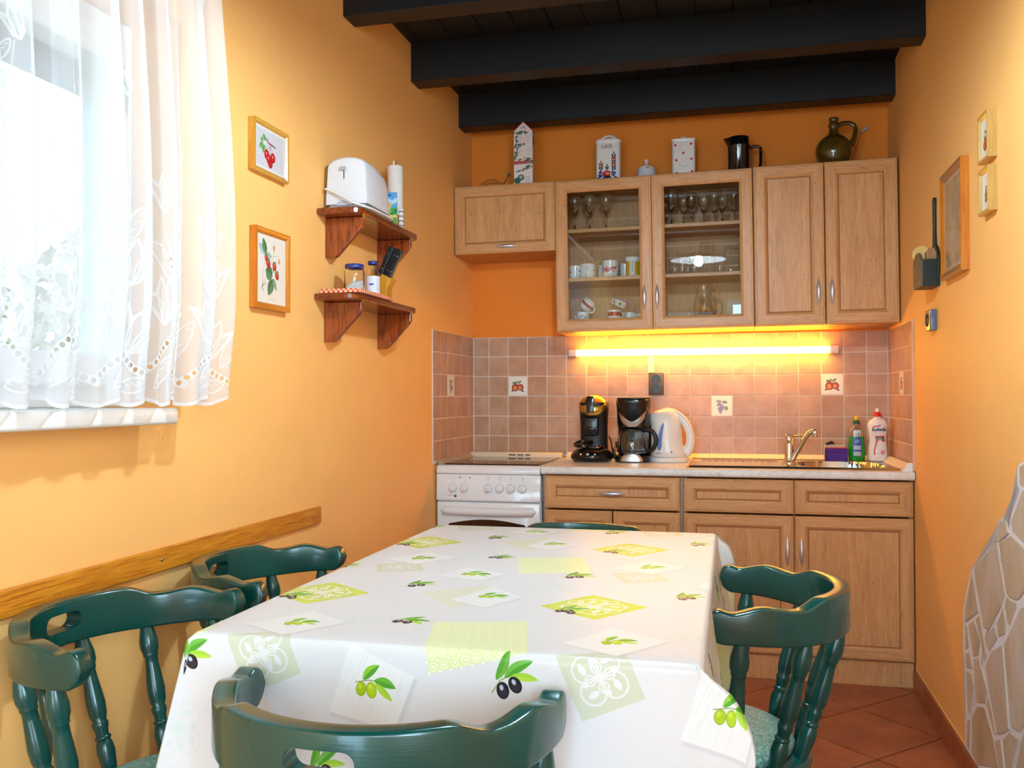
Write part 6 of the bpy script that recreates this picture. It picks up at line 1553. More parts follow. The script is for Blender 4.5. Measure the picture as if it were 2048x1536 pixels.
# hanging wooden box with coasters
M_GREENP = plain('dark_green_paint', (14, 32, 27), 0.45, vscale=30, var=0.12)
hb = thing('hanging_box', 'dark green wooden box with a long hanging handle, on the right wall', 'wall box', (Rx(-1.06), -1.040, 1.535), (0, 0, -PI/2+RROT))
mb = MB(); P = [(-0.062, 0.0), (0.062, 0.0), (0.074, 0.105), (0.05, 0.135), (0.020, 0.150)]
P += [(0.012, 0.20), (0.015, 0.27), (0.017, 0.30)] + [(0.017*math.cos(PI*k/6), 0.302+0.014*math.sin(PI*k/6)) for k in range(1, 6)] + [(-0.017, 0.30), (-0.015, 0.27), (-0.012, 0.20), (-0.020, 0.150), (-0.05, 0.135), (-0.074, 0.105)]
mb.prism(P, -0.009, -0.001, 'y', bev=0.002); mb.build('back_board', M_GREENP, hb)
for s in (-1, 1):
    mb = MB(); mb.prism([(s*0.062, 0.0), (s*0.054, 0.0), (s*0.064, 0.092), (s*0.072, 0.092)], -0.056, -0.0095, 'y'); mb.build('side_panel', M_GREENP, hb)
mb = MB(); mb.box(-0.053, 0.053, -0.055, -0.0095, 0.0, 0.007); mb.build('bottom', M_GREENP, hb)
c = Canvas(0.15, 0.13, 1800, (92, 84, 64)); r = random.Random(9)
for k in range(90): c.ellipse(r.uniform(0.02, 0.13), r.uniform(0.01, 0.12), r.uniform(0.002, 0.009), r.uniform(0.002, 0.006), r.uniform(0, 3), r.choice([(160, 118, 54), (120, 90, 50), (70, 72, 60), (176, 130, 70), (110, 70, 40)]), 0.7, soft=0.001)
mb = MB(); Pf = [(-0.063, 0.0), (0.063, 0.0), (0.072, 0.075)] + [(0.072*math.cos(PI*k/14), 0.078+0.044*math.sin(PI*k/14)) for k in range(1, 14)] + [(-0.072, 0.075)]
mb.prism(Pf, -0.063, -0.0565, 'y')
me = mb.mesh('front_panel', [print_mat('painted_front', c.image('painted_front'), 0.5, ext='EXTEND')])
for p in me.polygons:
    for li in p.loop_indices:
        co = me.vertices[me.loops[li].vertex_index].co; me.uv_layers.active.data[li].uv = ((co.x+0.075)/0.15, co.z/0.13)
o = obj('front_panel', me, hb); o['label'] = 'mottled brown painted front panel with a rounded top'
for s, lab in ((-0.030, 0), (0.0, 0)): pass
rc = thing('round_board', 'round pale wooden paddle sticking up out of the hanging box', 'paddle', (1.947, -0.985, 1.5425))
mb = MB(); mb.lathe([(0, -0.004), (0.030, -0.004), (0.032, 0), (0.030, 0.004), (0, 0.004)], 36, (0, 0, 0.118), axis='y', cap0=False, cap1=False); mb.build('disc', plain('pale_round_wood', (226, 180, 104), 0.5, vscale=8, var=0.06), rc, smooth=True, sharp=40)
mb = MB(); mb.box(-0.006, 0.006, -0.0035, 0.0035, 0.0, 0.09, 0.002); mb.build('handle', bpy.data.materials['pale_round_wood'], rc)
wbk = thing('wooden_block', 'brown notched wooden board standing in the hanging box, under the long handle', 'board', (1.9605, -1.075, 1.5425))
mb = MB(); mb.prism([(-0.014, 0.0), (0.012, 0.0), (0.016, 0.112), (0.010, 0.118), (0.008, 0.126), (-0.008, 0.126), (-0.011, 0.118), (-0.018, 0.112)], -0.016, 0.012, 'y', bev=0.002); mb.build('board', wood('brown_block_wood', (176, 128, 78), (158, 108, 62), (122, 78, 42), 'z', 1.5, rough=0.5), wbk)

# ------------------------------------------------------------------ chairs
def green_paint():
    m, nt, b = new_mat('glossy_green_paint')
    v = coords(nt, (1, 1, 1))
    n1 = noise(nt, v, 6, 3)
    nt.links.new(ramp(nt, n1, [(0.3, lin((0, 57, 51))), (0.7, lin((1, 70, 63)))]), b.inputs['Base Color'])
    b.inputs['Roughness'].default_value = 0.26; b.inputs['Coat Weight'].default_value = 0.3; b.inputs['Coat Roughness'].default_value = 0.1
    bump(nt, b, noise(nt, coords(nt, (3, 3, 60)), 8, 3), 0.10, 0.002)
    return m
M_GREEN = green_paint()
def vinyl():
    m, nt, b = new_mat('green_mottled_vinyl')
    v = coords(nt, (1, 1, 1))
    n1 = noise(nt, v, 55, 5, 0.7, 3.0)
    nt.links.new(ramp(nt, n1, [(0.36, lin((56, 108, 98))), (0.5, lin((96, 146, 134))), (0.62, lin((152, 190, 178)))]), b.inputs['Base Color'])
    b.inputs['Roughness'].default_value = 0.45
    bump(nt, b, n1, 0.15, 0.002)
    return m
M_VINYL = vinyl()

RB, TB = 0.2345, 0.033        # mid radius and thickness of the bow rail
CX = -0.052
def sst(a, b, x): t = min(1, max(0, (x-a)/(b-a))); return t*t*(3-2*t)
def rail_top(d):               # d: degrees from the middle of the back
    z = 0.772 - 0.017*sst(36, 52, d) + 0.009*math.exp(-((d-69)/9.0)**2) - 0.004*math.exp(-((d-86)/6.0)**2) + 0.010*sst(82, 93, d)
    return z
def rail_bot(d): return 0.686 + 0.009*sst(40, 90, d)
def make_rail():
    E = 95.5
    mb = MB(); rows = []; n = 160
    for i in range(n+1):
        q = -E+2*E*i/n; d = abs(q); a = math.radians(q)
        zt, zb = rail_top(d), rail_bot(d)
        e = (E-d)*math.radians(1)*RB                      # distance to the rounded end
        if e < 0.034:
            k = math.sqrt(max(0.0, 1-((0.034-e)/0.034)**2)); k = max(k, 0.04)
            zm = (zt+zb)/2; zt, zb = zm+(zt-zm)*k, zm+(zb-zm)*k
        # the arms straighten a little towards their ends
        rr = RB
        def pos(r): 
            x, y = -r*math.cos(a), r*math.sin(a)
            return CX+x, y
        hh = TB/2; rd = 0.0055; rd = min(rd, (zt-zb)*0.3)
        sec = []
        for (sr, sz, a0) in ((1, 1, 0), (-1, 1, PI/2), (-1, -1, PI), (1, -1, 1.5*PI)):
            for kk in range(4):
                an = a0+PI/2*kk/3
                rx = sr*(hh-rd)+rd*math.cos(an); rz = (zt-rd if sz > 0 else zb+rd)+rd*math.sin(an)
                x, y = pos(rr+rx); sec.append((x, y, rz))
        rows.append(sec)
    V = mb.grid(rows, closed_u=True); mb.bm.faces.new(V[0][::-1]); mb.bm.faces.new(V[-1])
    rail = mb.build('bow_rail', M_GREEN)
    # hand-hold cut through the middle of the back
    cu = MB(); sl = 0.030; sh = 0.0165; zc = 0.732
    P = [(sl+sh*math.cos(t), zc+sh*math.sin(t)) for t in [-PI/2+PI*k/10 for k in range(11)]] + [(-sl+sh*math.cos(t), zc+sh*math.sin(t)) for t in [PI/2+PI*k/10 for k in range(11)]]
    cu.prism(P, CX-RB-0.06, CX-RB+0.06, 'x')
    cut = cu.build('cutter', M_GREEN)
    md = rail.modifiers.new('slot', 'BOOLEAN'); md.operation = 'DIFFERENCE'; md.object = cut; md.solver = 'EXACT'
    dg = bpy.context.evaluated_depsgraph_get(); dg.update()
    me = bpy.data.meshes.new_from_object(rail.evaluated_get(dg)); me.name = 'bow_rail'
    bpy.data.objects.remove(rail); bpy.data.objects.remove(cut)
    me.shade_smooth(); me.set_sharp_from_angle(angle=math.radians(42))
    return me
ME_RAIL = make_rail()
SPIN = [(0.0, 0.0110), (0.10, 0.0145), (0.19, 0.0172), (0.245, 0.0150), (0.265, 0.0125), (0.275, 0.0150), (0.29, 0.0150), (0.30, 0.0118), (0.335, 0.0128), (0.365, 0.0152), (0.385, 0.0152), (0.40, 0.0128), (0.44, 0.0165), (0.52, 0.0180), (0.60, 0.0162), (0.70, 0.0135), (0.755, 0.0130), (0.765, 0.0150), (0.775, 0.0150), (0.785, 0.0150), (0.82, 0.0182), (0.875, 0.0185), (0.93, 0.0155), (1.0, 0.0112)]
def turned(p0, p1, prof, s=1.0, n=14):
    p0, p1 = Vector(p0), Vector(p1)
    mb = MB(); mb.tube([p0.lerp(p1, t) for t, r in prof], [r*s for t, r in prof], n); return mb
def make_chair(label):
    t = thing('captains_chair', label, 'chair', group='green captain\'s chairs around the table')
    obj('bow_rail', ME_RAIL, t)
    mb = MB(); mb.lathe([(0, 0.392), (0.200, 0.392), (0.222, 0.400), (0.228, 0.412), (0.224, 0.424), (0.212, 0.430), (0, 0.430)], 48, cap0=False, cap1=False); mb.build('seat', M_GREEN, t, smooth=True, sharp=50)
    mb = MB(); mb.lathe([(0, 0.4305), (0.194, 0.4305), (0.203, 0.434), (0.205, 0.442), (0.200, 0.451), (0.185, 0.456), (0, 0.459)], 48, (0.012, 0, 0), cap0=False, cap1=False); mb.build('seat_pad', M_VINYL, t, smooth=True, sharp=60)
    for q in (-80, -47, -15, 15, 47, 80):
        a = math.radians(q); qb = q*0.94 if abs(q) > 60 else q; ab = math.radians(qb)
        top = (CX-RB*math.cos(a), RB*math.sin(a), rail_bot(abs(q))+0.006); bot = (-0.020-0.192*math.cos(ab)*0.98, 0.207*math.sin(ab), 0.424)
        turned(bot, top, SPIN).build('spindle', M_GREEN, t, smooth=True, sharp=50)
    LEG = [(0.0, 0.0135), (0.12, 0.016), (0.25, 0.020), (0.36, 0.0165), (0.375, 0.020), (0.39, 0.0165), (0.5, 0.021), (0.62, 0.0235), (0.72, 0.018), (0.735, 0.022), (0.75, 0.018), (0.85, 0.0225), (1.0, 0.0205)]
    for sx in (-1, 1):
        for sy in (-1, 1): turned((sx*0.20, sy*0.20, 0.0), (sx*0.125, sy*0.130, 0.398), LEG).build('leg', M_GREEN, t, smooth=True, sharp=50)
    STR = [(0, 0.009), (0.2, 0.012), (0.45, 0.015), (0.5, 0.018), (0.55, 0.015), (0.8, 0.012), (1, 0.009)]
    for sy in (-1, 1): turned((-0.176, sy*0.178, 0.13), (0.176, sy*0.178, 0.13), STR, n=10).build('stretcher', M_GREEN, t, smooth=True)
    turned((0, -0.178, 0.13), (0, 0.178, 0.13), STR, n=10).build('stretcher', M_GREEN, t, smooth=True)
    return t
ch = make_chair('green captain\'s chair nearest the camera, its back seen from outside')
def set_chair(o, x, y, r): o.location = (x, y, 0); o.rotation_euler = (0, 0, r)
set_chair(ch, 0.806, -3.168, PI/2-0.005)
for x, y, r, lab in ((0.318, -2.985, 0.0, 'green captain\'s chair by the left wall, nearer the camera under the window sill'),
                     (0.314, -2.43, 0.05, 'green captain\'s chair by the left wall, farther one beyond the end of the first'),
                     (1.216, -2.475, PI-0.04, 'green captain\'s chair on the right side of the table, seat visible'),
                     (0.85, -1.985, -PI/2, 'green captain\'s chair at the far end of the table, only its top rail showing')):
    c2 = copy_tree(ch); c2['label'] = lab; set_chair(c2, x, y, r)
ch.scale = (1.0, 1.0, 0.99)            # the nearest chair stands a little lower

# ------------------------------------------------------------------ table
TX0, TX1, TY0, TY1, TZ = 0.4582, 1.2340, -3.1700, -1.9406, 0.782
tb = thing('dining_table', 'rectangular wooden dining table hidden under the tablecloth', 'table', ((TX0+TX1)/2, (TY0+TY1)/2, 0))
M_TABLE = wood('dark_table_wood', (120, 74, 40), (104, 62, 32), (80, 46, 22), 'y', 1.0, rough=0.4)
hw, hl = (TX1-TX0)/2-0.004, (TY1-TY0)/2-0.004
mb = MB(); mb.box(-hw, hw, -hl, hl, 0.764, TZ, 0.004); mb.build('tabletop', M_TABLE, tb)
mb = MB()
mb.box(-hw+0.09, hw-0.09, -hl+0.30, -hl+0.32, 0.67, 0.7635); mb.box(-hw+0.09, hw-0.09, hl-0.32, hl-0.30, 0.67, 0.7635); mb.box(-hw+0.08, -hw+0.10, -hl+0.06, hl-0.06, 0.67, 0.7635); mb.box(hw-0.10, hw-0.08, -hl+0.06, hl-0.06, 0.67, 0.7635)
mb.build('apron', M_TABLE, tb)
for sx in (-1, 1):
    for sy in (-1, 1):
        mb = MB(); mb.box(sx*(hw-0.06)-0.028, sx*(hw-0.06)+0.028, sy*(hl-0.035)-0.028, sy*(hl-0.035)+0.028, 0, 0.7635, 0.004, seg=1); mb.build('leg', M_TABLE, tb)

# printed tablecloth: one repeat of the print is 0.567 x 0.663 m
PW, PH = 0.567, 0.663
def cloth_print():
    c = Canvas(PW, PH, 2000, (215, 214, 214), x0=0.65, y0=-3.20, wrap=True)
    r = random.Random(11)
    for k in range(26): c.line([(0.65+r.random()*PW, -3.2+r.random()*PH)]*1 + [(0, 0)], 0, (0, 0, 0), 0.0) if False else None
    WH = (218, 218, 216)
    def sq_frame(cx, cy, s, rot):
        co, si = math.cos(rot), math.sin(rot)
        return (lambda u, v: (cx+(u*co-v*si)*s, cy+(u*si+v*co)*s)), s
    def orn(cx, cy, s, rot, col, line, al=1.0, wd=0.0035, base=True, ring_=True):
        F, _ = sq_frame(cx, cy, s, rot)
        if base: c.poly([F(-.5, -.5), F(.5, -.5), F(.5, .5), F(-.5, .5)], col, al)
        for k in range(4):
            a = PI/4+k*PI/2
            x, y = F(0.235*math.cos(a), 0.235*math.sin(a)); c.ring(x, y, 0.19*s, wd, line, al)
            x2, y2 = F(0.20*math.cos(a+0.35), 0.20*math.sin(a+0.35)); x3, y3 = F(0.36*math.cos(a-0.1), 0.36*math.sin(a-0.1)); c.leaf(x2, y2, x3, y3, 0.10*s, line, al=al)
            x2, y2 = F(0.22*math.cos(a-0.45), 0.22*math.sin(a-0.45)); x3, y3 = F(0.30*math.cos(a-0.75), 0.30*math.sin(a-0.75)); c.leaf(x2, y2, x3, y3, 0.07*s, line, al=al)
            b = k*PI/2; x, y = F(0.15*math.cos(b), 0.15*math.sin(b)); c.ring(x, y, 0.075*s, wd*0.8, line, al)
        for k in range(8):
            a = k*PI/4; x2, y2 = F(0, 0); x3, y3 = F(0.10*math.cos(a), 0.10*math.sin(a)); c.leaf(x2, y2, x3, y3, 0.035*s, line, al=al)
    def lime(cx, cy, s, rot):
        col, ln = (196, 206, 86), (224, 224, 212)
        orn(cx, cy, s, rot, col, ln, wd=0.0042)
        F, _ = sq_frame(cx, cy, s, rot)
        for k in range(4):
            a = k*PI/2; x, y = F(0.0+0.33*math.cos(a), 0.33*math.sin(a)); c.ring(x, y, 0.10*s, 0.004, ln)
            for q in range(4):
                u, v = 0.42*math.cos(a+PI/4)*1.0, 0.42*math.sin(a+PI/4); x2, y2 = F(u, v); x3, y3 = F(u+0.06*math.cos(q*PI/2+PI/4), v+0.06*math.sin(q*PI/2+PI/4)); c.leaf(x2, y2, x3, y3, 0.035*s, ln)
    def lace(P, col, ln, nx, ny):
        c.poly(P, col); P = np.array(P)
        for i in range(nx):
            for j in range(ny):
                u, v = (i+0.5)/nx, (j+0.5)/ny; p = P[0]+(P[1]-P[0])*u+(P[3]-P[0])*v; rr = 0.42*np.hypot(*(P[1]-P[0]))/nx
                c.ring(p[0], p[1], rr*0.8, 0.0014, ln, 0.8); c.ellipse(p[0], p[1], rr*0.3, rr*0.3, 0, ln, 0.8)
                p = P[0]+(P[1]-P[0])*(i/nx)+(P[3]-P[0])*(j/ny); c.ellipse(p[0], p[1], rr*0.28, rr*0.28, 0, ln, 0.7)
    def board(P):
        P = np.array(P); ce = P.mean(0)
        S = ce+(P-ce)*1.04+np.array([0.004, -0.006]); c.poly([tuple(q) for q in S], (186, 186, 196), 0.42, soft=0.004)
        c.poly([tuple(q) for q in P], (224, 224, 222))
        e1, e2 = P[1]-P[0], P[3]-P[0]
        rr = random.Random(int(abs(P[0, 0])*1000))
        for k in range(60):
            u = rr.random(); v0 = rr.random()*0.8; v1 = min(1, v0+0.1+rr.random()*0.35)
            a = P[0]+e1*u+e2*v0; b = P[0]+e1*(u+0.01)+e2*v1; c.line([tuple(a), tuple(b)], 0.0005+0.0007*rr.random(), rr.choice([(206, 216, 216), (218, 224, 224), (198, 210, 210)]), 0.6)
    GR, GL, OL, OLD = (78, 156, 44), (150, 200, 60), (160, 190, 16), (110, 150, 20)
    def sh(x, y): c.ellipse(x, y, 0.014, 0.012, 0, (196, 200, 190), 0.35, soft=0.004)
    def green(x, y, s=1.0, rot=0.0):
        co, si = math.cos(rot), math.sin(rot); F = lambda u, v: (x+(u*co-v*si)*s, y+(u*si+v*co)*s)
        c.line([F(-0.022, 0.006), F(0.0, 0.010), F(0.012, 0.009)], 0.0018*s, (150, 160, 110))
        c.leaf(*F(-0.010, 0.010), *F(0.017, 0.034), 0.0145*s, GR, GL, 0.003); c.leaf(*F(0.008, 0.010), *F(0.044, 0.000), 0.015*s, GR, (112, 180, 60), 0.003)
        c.leaf(*F(0.010, 0.006), *F(0.038, -0.020), 0.011*s, (170, 206, 60), GL)
        c.ellipse(*F(-0.013, -0.004), 0.0085*s, 0.011*s, rot-0.1, OLD); c.ellipse(*F(-0.013, -0.004), 0.0078*s, 0.0102*s, rot-0.1, OL, soft=0.001); c.ellipse(*F(-0.015, 0.0), 0.003*s, 0.004*s, rot, (198, 214, 70), 0.7, soft=0.001)
        c.ellipse(*F(0.004, -0.005), 0.0085*s, 0.0125*s, rot+0.15, OLD); c.ellipse(*F(0.004, -0.005), 0.0078*s, 0.0116*s, rot+0.15, (170, 200, 24), soft=0.001); c.ellipse(*F(0.002, 0.0), 0.003*s, 0.004*s, rot, (206, 220, 80), 0.7, soft=0.001)
    def black(x, y, s=1.0, rot=0.0, n=2):
        co, si = math.cos(rot), math.sin(rot); F = lambda u, v: (x+(u*co-v*si)*s, y+(u*si+v*co)*s)
        c.line([F(-0.026, -0.014), F(-0.014, 0.004), F(0, 0.012)], 0.0016*s, (140, 160, 80))
        c.leaf(*F(-0.020, 0.004), *F(-0.002, 0.050), 0.014*s, (110, 170, 60), GR, -0.003); c.leaf(*F(-0.008, 0.008), *F(0.034, 0.034), 0.0155*s, GR, (120, 184, 80), 0.004); c.leaf(*F(0.0, 0.010), *F(0.042, 0.008), 0.012*s, (176, 208, 70), GL, 0.002)
        for u, v, ro in (((-0.010, -0.010, 0.15), (0.008, -0.001, 0.5)) if n == 2 else ((-0.014, -0.010, 0.1), (0.002, -0.004, -0.2), (0.012, -0.014, 0.4))):
            c.ellipse(*F(u, v), 0.0092*s, 0.0122*s, rot+ro, (28, 26, 34)); c.ellipse(*F(u+0.001, v-0.003), 0.006*s, 0.007*s, rot+ro, (52, 48, 60), 0.8, soft=0.001); c.ellipse(*F(u-0.002, v+0.004), 0.003*s, 0.0042*s, rot+ro, (206, 208, 222), 0.9, soft=0.0006)
    # faint outline ornaments
    orn(0.637, -2.927, 0.115, 0.3, None, (196, 212, 202), 0.55, 0.0022, base=False); orn(0.927, -2.571, 0.120, 0.1, None, (196, 212, 202), 0.55, 0.0022, base=False)
    # lime ornament square with dark olives
    lime(1.026, -2.735, 0.146, -0.62)
    black(0.984, -2.776, 0.95, -0.25, 3)
    # sage ornament square and board with green olives on it
    orn(1.086, -3.098, 0.106, 0.41, (200, 202, 178), WH, 1.0, 0.0032)
    board([(1.014, -3.002), (1.109, -3.055), (1.180, -2.953), (1.084, -2.884)]); green(1.094, -2.975, 0.95, 0.35)
    # sage lace square with a board
    lace([(0.668, -2.690), (0.762, -2.806), (0.862, -2.712), (0.768, -2.590)], (208, 208, 184), (232, 230, 218), 6, 6)
    board([(0.740, -2.739), (0.824, -2.789), (0.876, -2.682), (0.792, -2.600)]); green(0.806, -2.690, 0.95, 0.2)
    # plain board with green olives (seen square-on on the front drop)
    board([(0.640, -2.520), (0.752, -2.545), (0.786, -2.455), (0.676, -2.408)]); green(0.709, -2.476, 1.05, 0.0)
    # pale lace rectangle
    lace([(0.812, -2.448), (0.972, -2.406), (0.926, -2.212), (0.766, -2.254)], (216, 222, 164), (238, 238, 222), 9, 11)
    # loose dark olives
    black(0.713, -2.921, 0.95, -0.6); black(0.629, -2.618, 1.0, 0.15); black(0.944, -2.455, 1.1, 0.0)
    return c.image('tablecloth_print')
M_CLOTH = print_mat('printed_tablecloth', cloth_print(), 0.36, weave=True, spec=0.3)
bpy.data.materials['printed_tablecloth'].node_tree.nodes['Principled BSDF'].inputs['Sheen Weight'].default_value = 0.0

def cloth_mesh():
    H = 0.265; z0 = TZ+0.0030; r = 0.010
    W, L = TX1-TX0, TY1-TY0
    def drop(s):                         # s: length past the edge -> (out, down), rounded edge
        q = r*PI/2
        if s <= 0: return 0.0, 0.0
        if s < q: return r*math.sin(s/r), r*(1-math.cos(s/r))
        return r, r+(s-q)
    us = []; vs = []
    def axis(L):
        a = [-H+H*k/26*1.0 for k in range(26)]
        a = [-H+(H-0.02)*k/24 for k in range(25)] + [-0.016, -0.012, -0.008, -0.004]
        b = [L*k/max(1, int(L/0.03)) for k in range(int(L/0.03)+1)]
        return a+b+[L-x for x in reversed(a)]
    us, vs = axis(W), axis(L)
    def wave_right(v, d):                # gentle folds of the long sides
        return 0.20*d*(0.60+0.50*math.sin(v*7.6+0.4)+0.30*math.sin(v*17.0+1.1))
    def ear(a, lim, fall):               # outward reach of a corner fold
        return lim*math.tanh(a/lim)*(1-fall*sst(0.10, 0.26, a))
    rows = []; uvs_ = []
    for v in vs:
        row = []; uvr = []
        for u in us:
            a = -u if u < 0 else (u-W if u > W else 0.0); b = -v if v < 0 else (v-L if v > L else 0.0)
            sx = -1 if u < 0 else 1; sy = -1 if v < 0 else 1
            cx = min(max(u, 0), W); cy = min(max(v, 0), L)
            if a == 0 and b == 0: p = (cx, cy, 0.0)
            elif b == 0:
                o, d = drop(a); wv = wave_right(v, max(0, d-r)) if sx > 0 else 0.03*d*(1+math.sin(v*9))
                p = (cx+sx*(o+wv), cy, -d)
            elif a == 0:
                o, d = drop(b); wv = 0.015*max(0, d-r)*(1+math.sin(u*6+1.0)) if sy < 0 else 0.03*d
                p = (cx, cy+sy*(o+wv), -d)
            else:
                near = sy < 0
                lim, fall = (0.075, 0.35) if (near and sx > 0) else ((0.10, 0.0) if near else (0.05, 0.1))
                if a <= b:               # front layer of the fold
                    o, d = drop(b); e = ear(a, lim, fall)*min(1, d/0.03)
                    if near and sx < 0: e = min(a, 0.26*d)*1.0
                    k = a/b
                    p = (cx+sx*(r*min(1, d/r)*k+e), cy+sy*(o+0.004*k+0.015*max(0, d-r)), -d)
                else:                    # back layer returning to the long side
                    o, d = drop(a); e = ear(b, lim, fall)*min(1, d/0.03)
                    if near and sx < 0: e = min(b, 0.26*d)*1.0
                    k = b/a
                    bx = o + (wave_right(v if 0 <= v <= L else cy, max(0, d-r)) if sx > 0 else 0.03*d*(1+math.sin(cy*9)))*(1-k)
                    p = (cx+sx*(bx*(1-k)+(r*min(1, d/r)+e)*k), cy+sy*(o*k-0.022*math.sin(PI*k)*(d/0.3)+0.004*k+0.015*max(0, d-r)*k), -d)
            row.append((TX0+p[0], TY0+p[1], z0+p[2])); uvr.append(((TX0+u-0.6971)/0.5249, (TY0+v+3.2940)/0.6137))
        rows.append(row); uvs_.append(uvr)
    mb = MB(); V = mb.grid(rows, uvs=lambda i, j: uvs_[i][j])
    # split the corner quads along the fold so that its edge stays straight
    nu, nv = len(us), len(vs); sp = []
    for f in mb.bm.faces:
        co = [l[mb.uv].uv for l in f.loops]
    for i in range(nv-1):
        for j in range(nu-1):
            uo = us[j+1] <= 1e-9 or us[j] >= W-1e-9; vo = vs[i+1] <= 1e-9 or vs[i] >= L-1e-9
            if not (uo and vo): continue
            same = (us[j] < W/2) == (vs[i] < L/2)
            ab = (V[i][j], V[i+1][j+1]) if same else (V[i+1][j], V[i][j+1])
            fs = [f for f in ab[0].link_faces if ab[1] in f.verts]
            if fs and len(fs[0].verts) == 4: sp.append((fs[0], ab))
    for f, (va, vb) in sp: bmesh.utils.face_split(f, va, vb)
    me = mb.mesh('tablecloth', M_CLOTH, smooth=True, sharp=180)
    return me
cl = obj('tablecloth', cloth_mesh()); tag(cl, 'white tablecloth printed with olives, leaves and pale green ornament squares', 'tablecloth')
md = cl.modifiers.new('thickness', 'SOLIDIFY'); md.thickness = 0.0015; md.offset = 1

# ------------------------------------------------------------------ lace curtain
def lace_print():
    PWc, PHc = 0.46, 1.30
    c = Canvas(PWc, PHc, 1300, (255, 255, 255), alpha=1.0, wrap=True)
    c.a[..., 0] = 0.60                   # red channel: how much thread covers the net
    c.a[..., 1:3] = 0
    TH_ = (234, 0, 0); MID = (168, 0, 0); HOLE = (20, 0, 0)
    r = random.Random(21)
    def tulip(x, y, s, rot):
        co, si = math.cos(rot), math.sin(rot); F = lambda u, v: (x+(u*co-v*si)*s, y+(u*si+v*co)*s)
        body = [F(-0.5, 0.55), F(-0.42, 0.1), F(-0.28, -0.35), F(0, -0.55), F(0.28, -0.35), F(0.42, 0.1), F(0.5, 0.55), F(0.24, 0.25), F(0, 0.62), F(-0.24, 0.25)]
        c.poly(body, MID, 0.8); c.poly(body, TH_, 1.0, outline=0.005)
        c.leaf(*F(0, -0.5), *F(0, 0.6), 0.42*s, TH_, outline=0.004); c.leaf(*F(-0.1, -0.4), *F(-0.42, 0.5), 0.25*s, TH_, outline=0.0035); c.leaf(*F(0.1, -0.4), *F(0.42, 0.5), 0.25*s, TH_, outline=0.0035)
    def lleaf(x1, y1, x2, y2, w):
        c.leaf(x1, y1, x2, y2, w, MID, al=0.7); c.leaf(x1, y1, x2, y2, w, TH_, outline=0.0035)
        for k in range(1, 5):
            t = k/5; x, y = x1+(x2-x1)*t, y1+(y2-y1)*t; c.line([(x, y), (x+(x2-x1)*0.12-(y2-y1)*0.09, y+(y2-y1)*0.12+(x2-x1)*0.09)], 0.002, TH_)
    def ladder(P, w):
        c.line(P, w, TH_)
        for (x1, y1), (x2, y2) in zip(P[:-1], P[1:]):
            n = max(1, int(math.hypot(x2-x1, y2-y1)/0.014))
            for k in range(n): t = (k+0.5)/n; c.ellipse(x1+(x2-x1)*t, y1+(y2-y1)*t, w*0.34, 0.0046, math.atan2(y2-y1, x2-x1)+PI/2, HOLE)
    # dense border
    c.poly([(-0.1, 0.03), (PWc+0.1, 0.03), (PWc+0.1, 0.20), (-0.1, 0.17)], (150, 0, 0), 0.75, soft=0.02)
    for x0 in (0.02, 0.25):
        o = 0.0 if x0 < 0.1 else 0.03
        ladder([(x0-0.02, 0.06), (x0+0.05, 0.09), (x0+0.10, 0.14+o), (x0+0.09, 0.22+o), (x0+0.13, 0.30+o)], 0.016); ladder([(x0+0.10, 0.14+o), (x0+0.16, 0.11), (x0+0.21, 0.07)], 0.015)
        tulip(x0+0.05, 0.16+o, 0.085, 0.4); tulip(x0+0.15, 0.20+o, 0.09, -0.3); tulip(x0+0.06, 0.30+o, 0.085, 0.25); tulip(x0+0.15, 0.40+o*2, 0.075, -0.2)
        lleaf(x0+0.10, 0.12, x0+0.17, 0.05, 0.035); lleaf(x0+0.02, 0.10, x0-0.03, 0.20, 0.035); lleaf(x0+0.11, 0.25+o, x0+0.19, 0.33+o, 0.038); lleaf(x0+0.09, 0.33+o, x0+0.03, 0.42+o, 0.035); lleaf(x0+0.01, 0.06, x0+0.09, 0.05, 0.03)
        c.line([(x0+0.10, 0.14+o), (x0+0.12, 0.30+o), (x0+0.15, 0.38+o), (x0+0.10, 0.50+o)], 0.004, TH_)
        for k in range(5): a = r.uniform(0, 6.28); c.leaf(x0+0.12, 0.46+0.03*k, x0+0.12+0.022*math.cos(a), 0.46+0.03*k+0.022*math.sin(a), 0.010, TH_)
    for x0, y0 in ((0.10, 0.66), (0.33, 0.78), (0.08, 0.98), (0.30, 1.14)):
        tulip(x0, y0, 0.05, r.uniform(-0.5, 0.5)); lleaf(x0+0.01, y0-0.03, x0+0.045, y0-0.07, 0.02); c.line([(x0, y0-0.03), (x0+0.01, y0-0.09)], 0.003, TH_)
        for k in range(4): a = r.uniform(0, 6.28); c.leaf(x0+0.02, y0-0.09, x0+0.02+0.016*math.cos(a), y0-0.09+0.016*math.sin(a), 0.008, TH_)
    # scalloped hem
    n = c.W; X = (np.arange(n)+0.5)/c.ppm
    hem = 0.012+0.016*(0.5+0.5*np.cos(2*PI*X/(PWc/3)))
    Yv = (np.arange(c.H)+0.5)/c.ppm
    d = Yv[:, None]-hem[None, :]
    c.a[..., 0] = np.where(d < 0, 0.0, np.where(d < 0.008, 0.95, c.a[..., 0]))
    c.a[..., 1] = np.where(d < 0, 0.0, 1.0)
    im = bpy.data.images.new('lace_print', c.W, c.H, float_buffer=False); im.colorspace_settings.name = 'Non-Color'
    c.a[..., 3] = 1.0
    im.pixels.foreach_set(np.ascontiguousarray(c.a, np.float32).ravel()); im.update(); im.pack()
    return im, PWc, PHc
img, LPW, LPH = lace_print()
m, nt, b = new_mat('white_lace'); nt.nodes.remove(b); out = nt.nodes['Material Output']
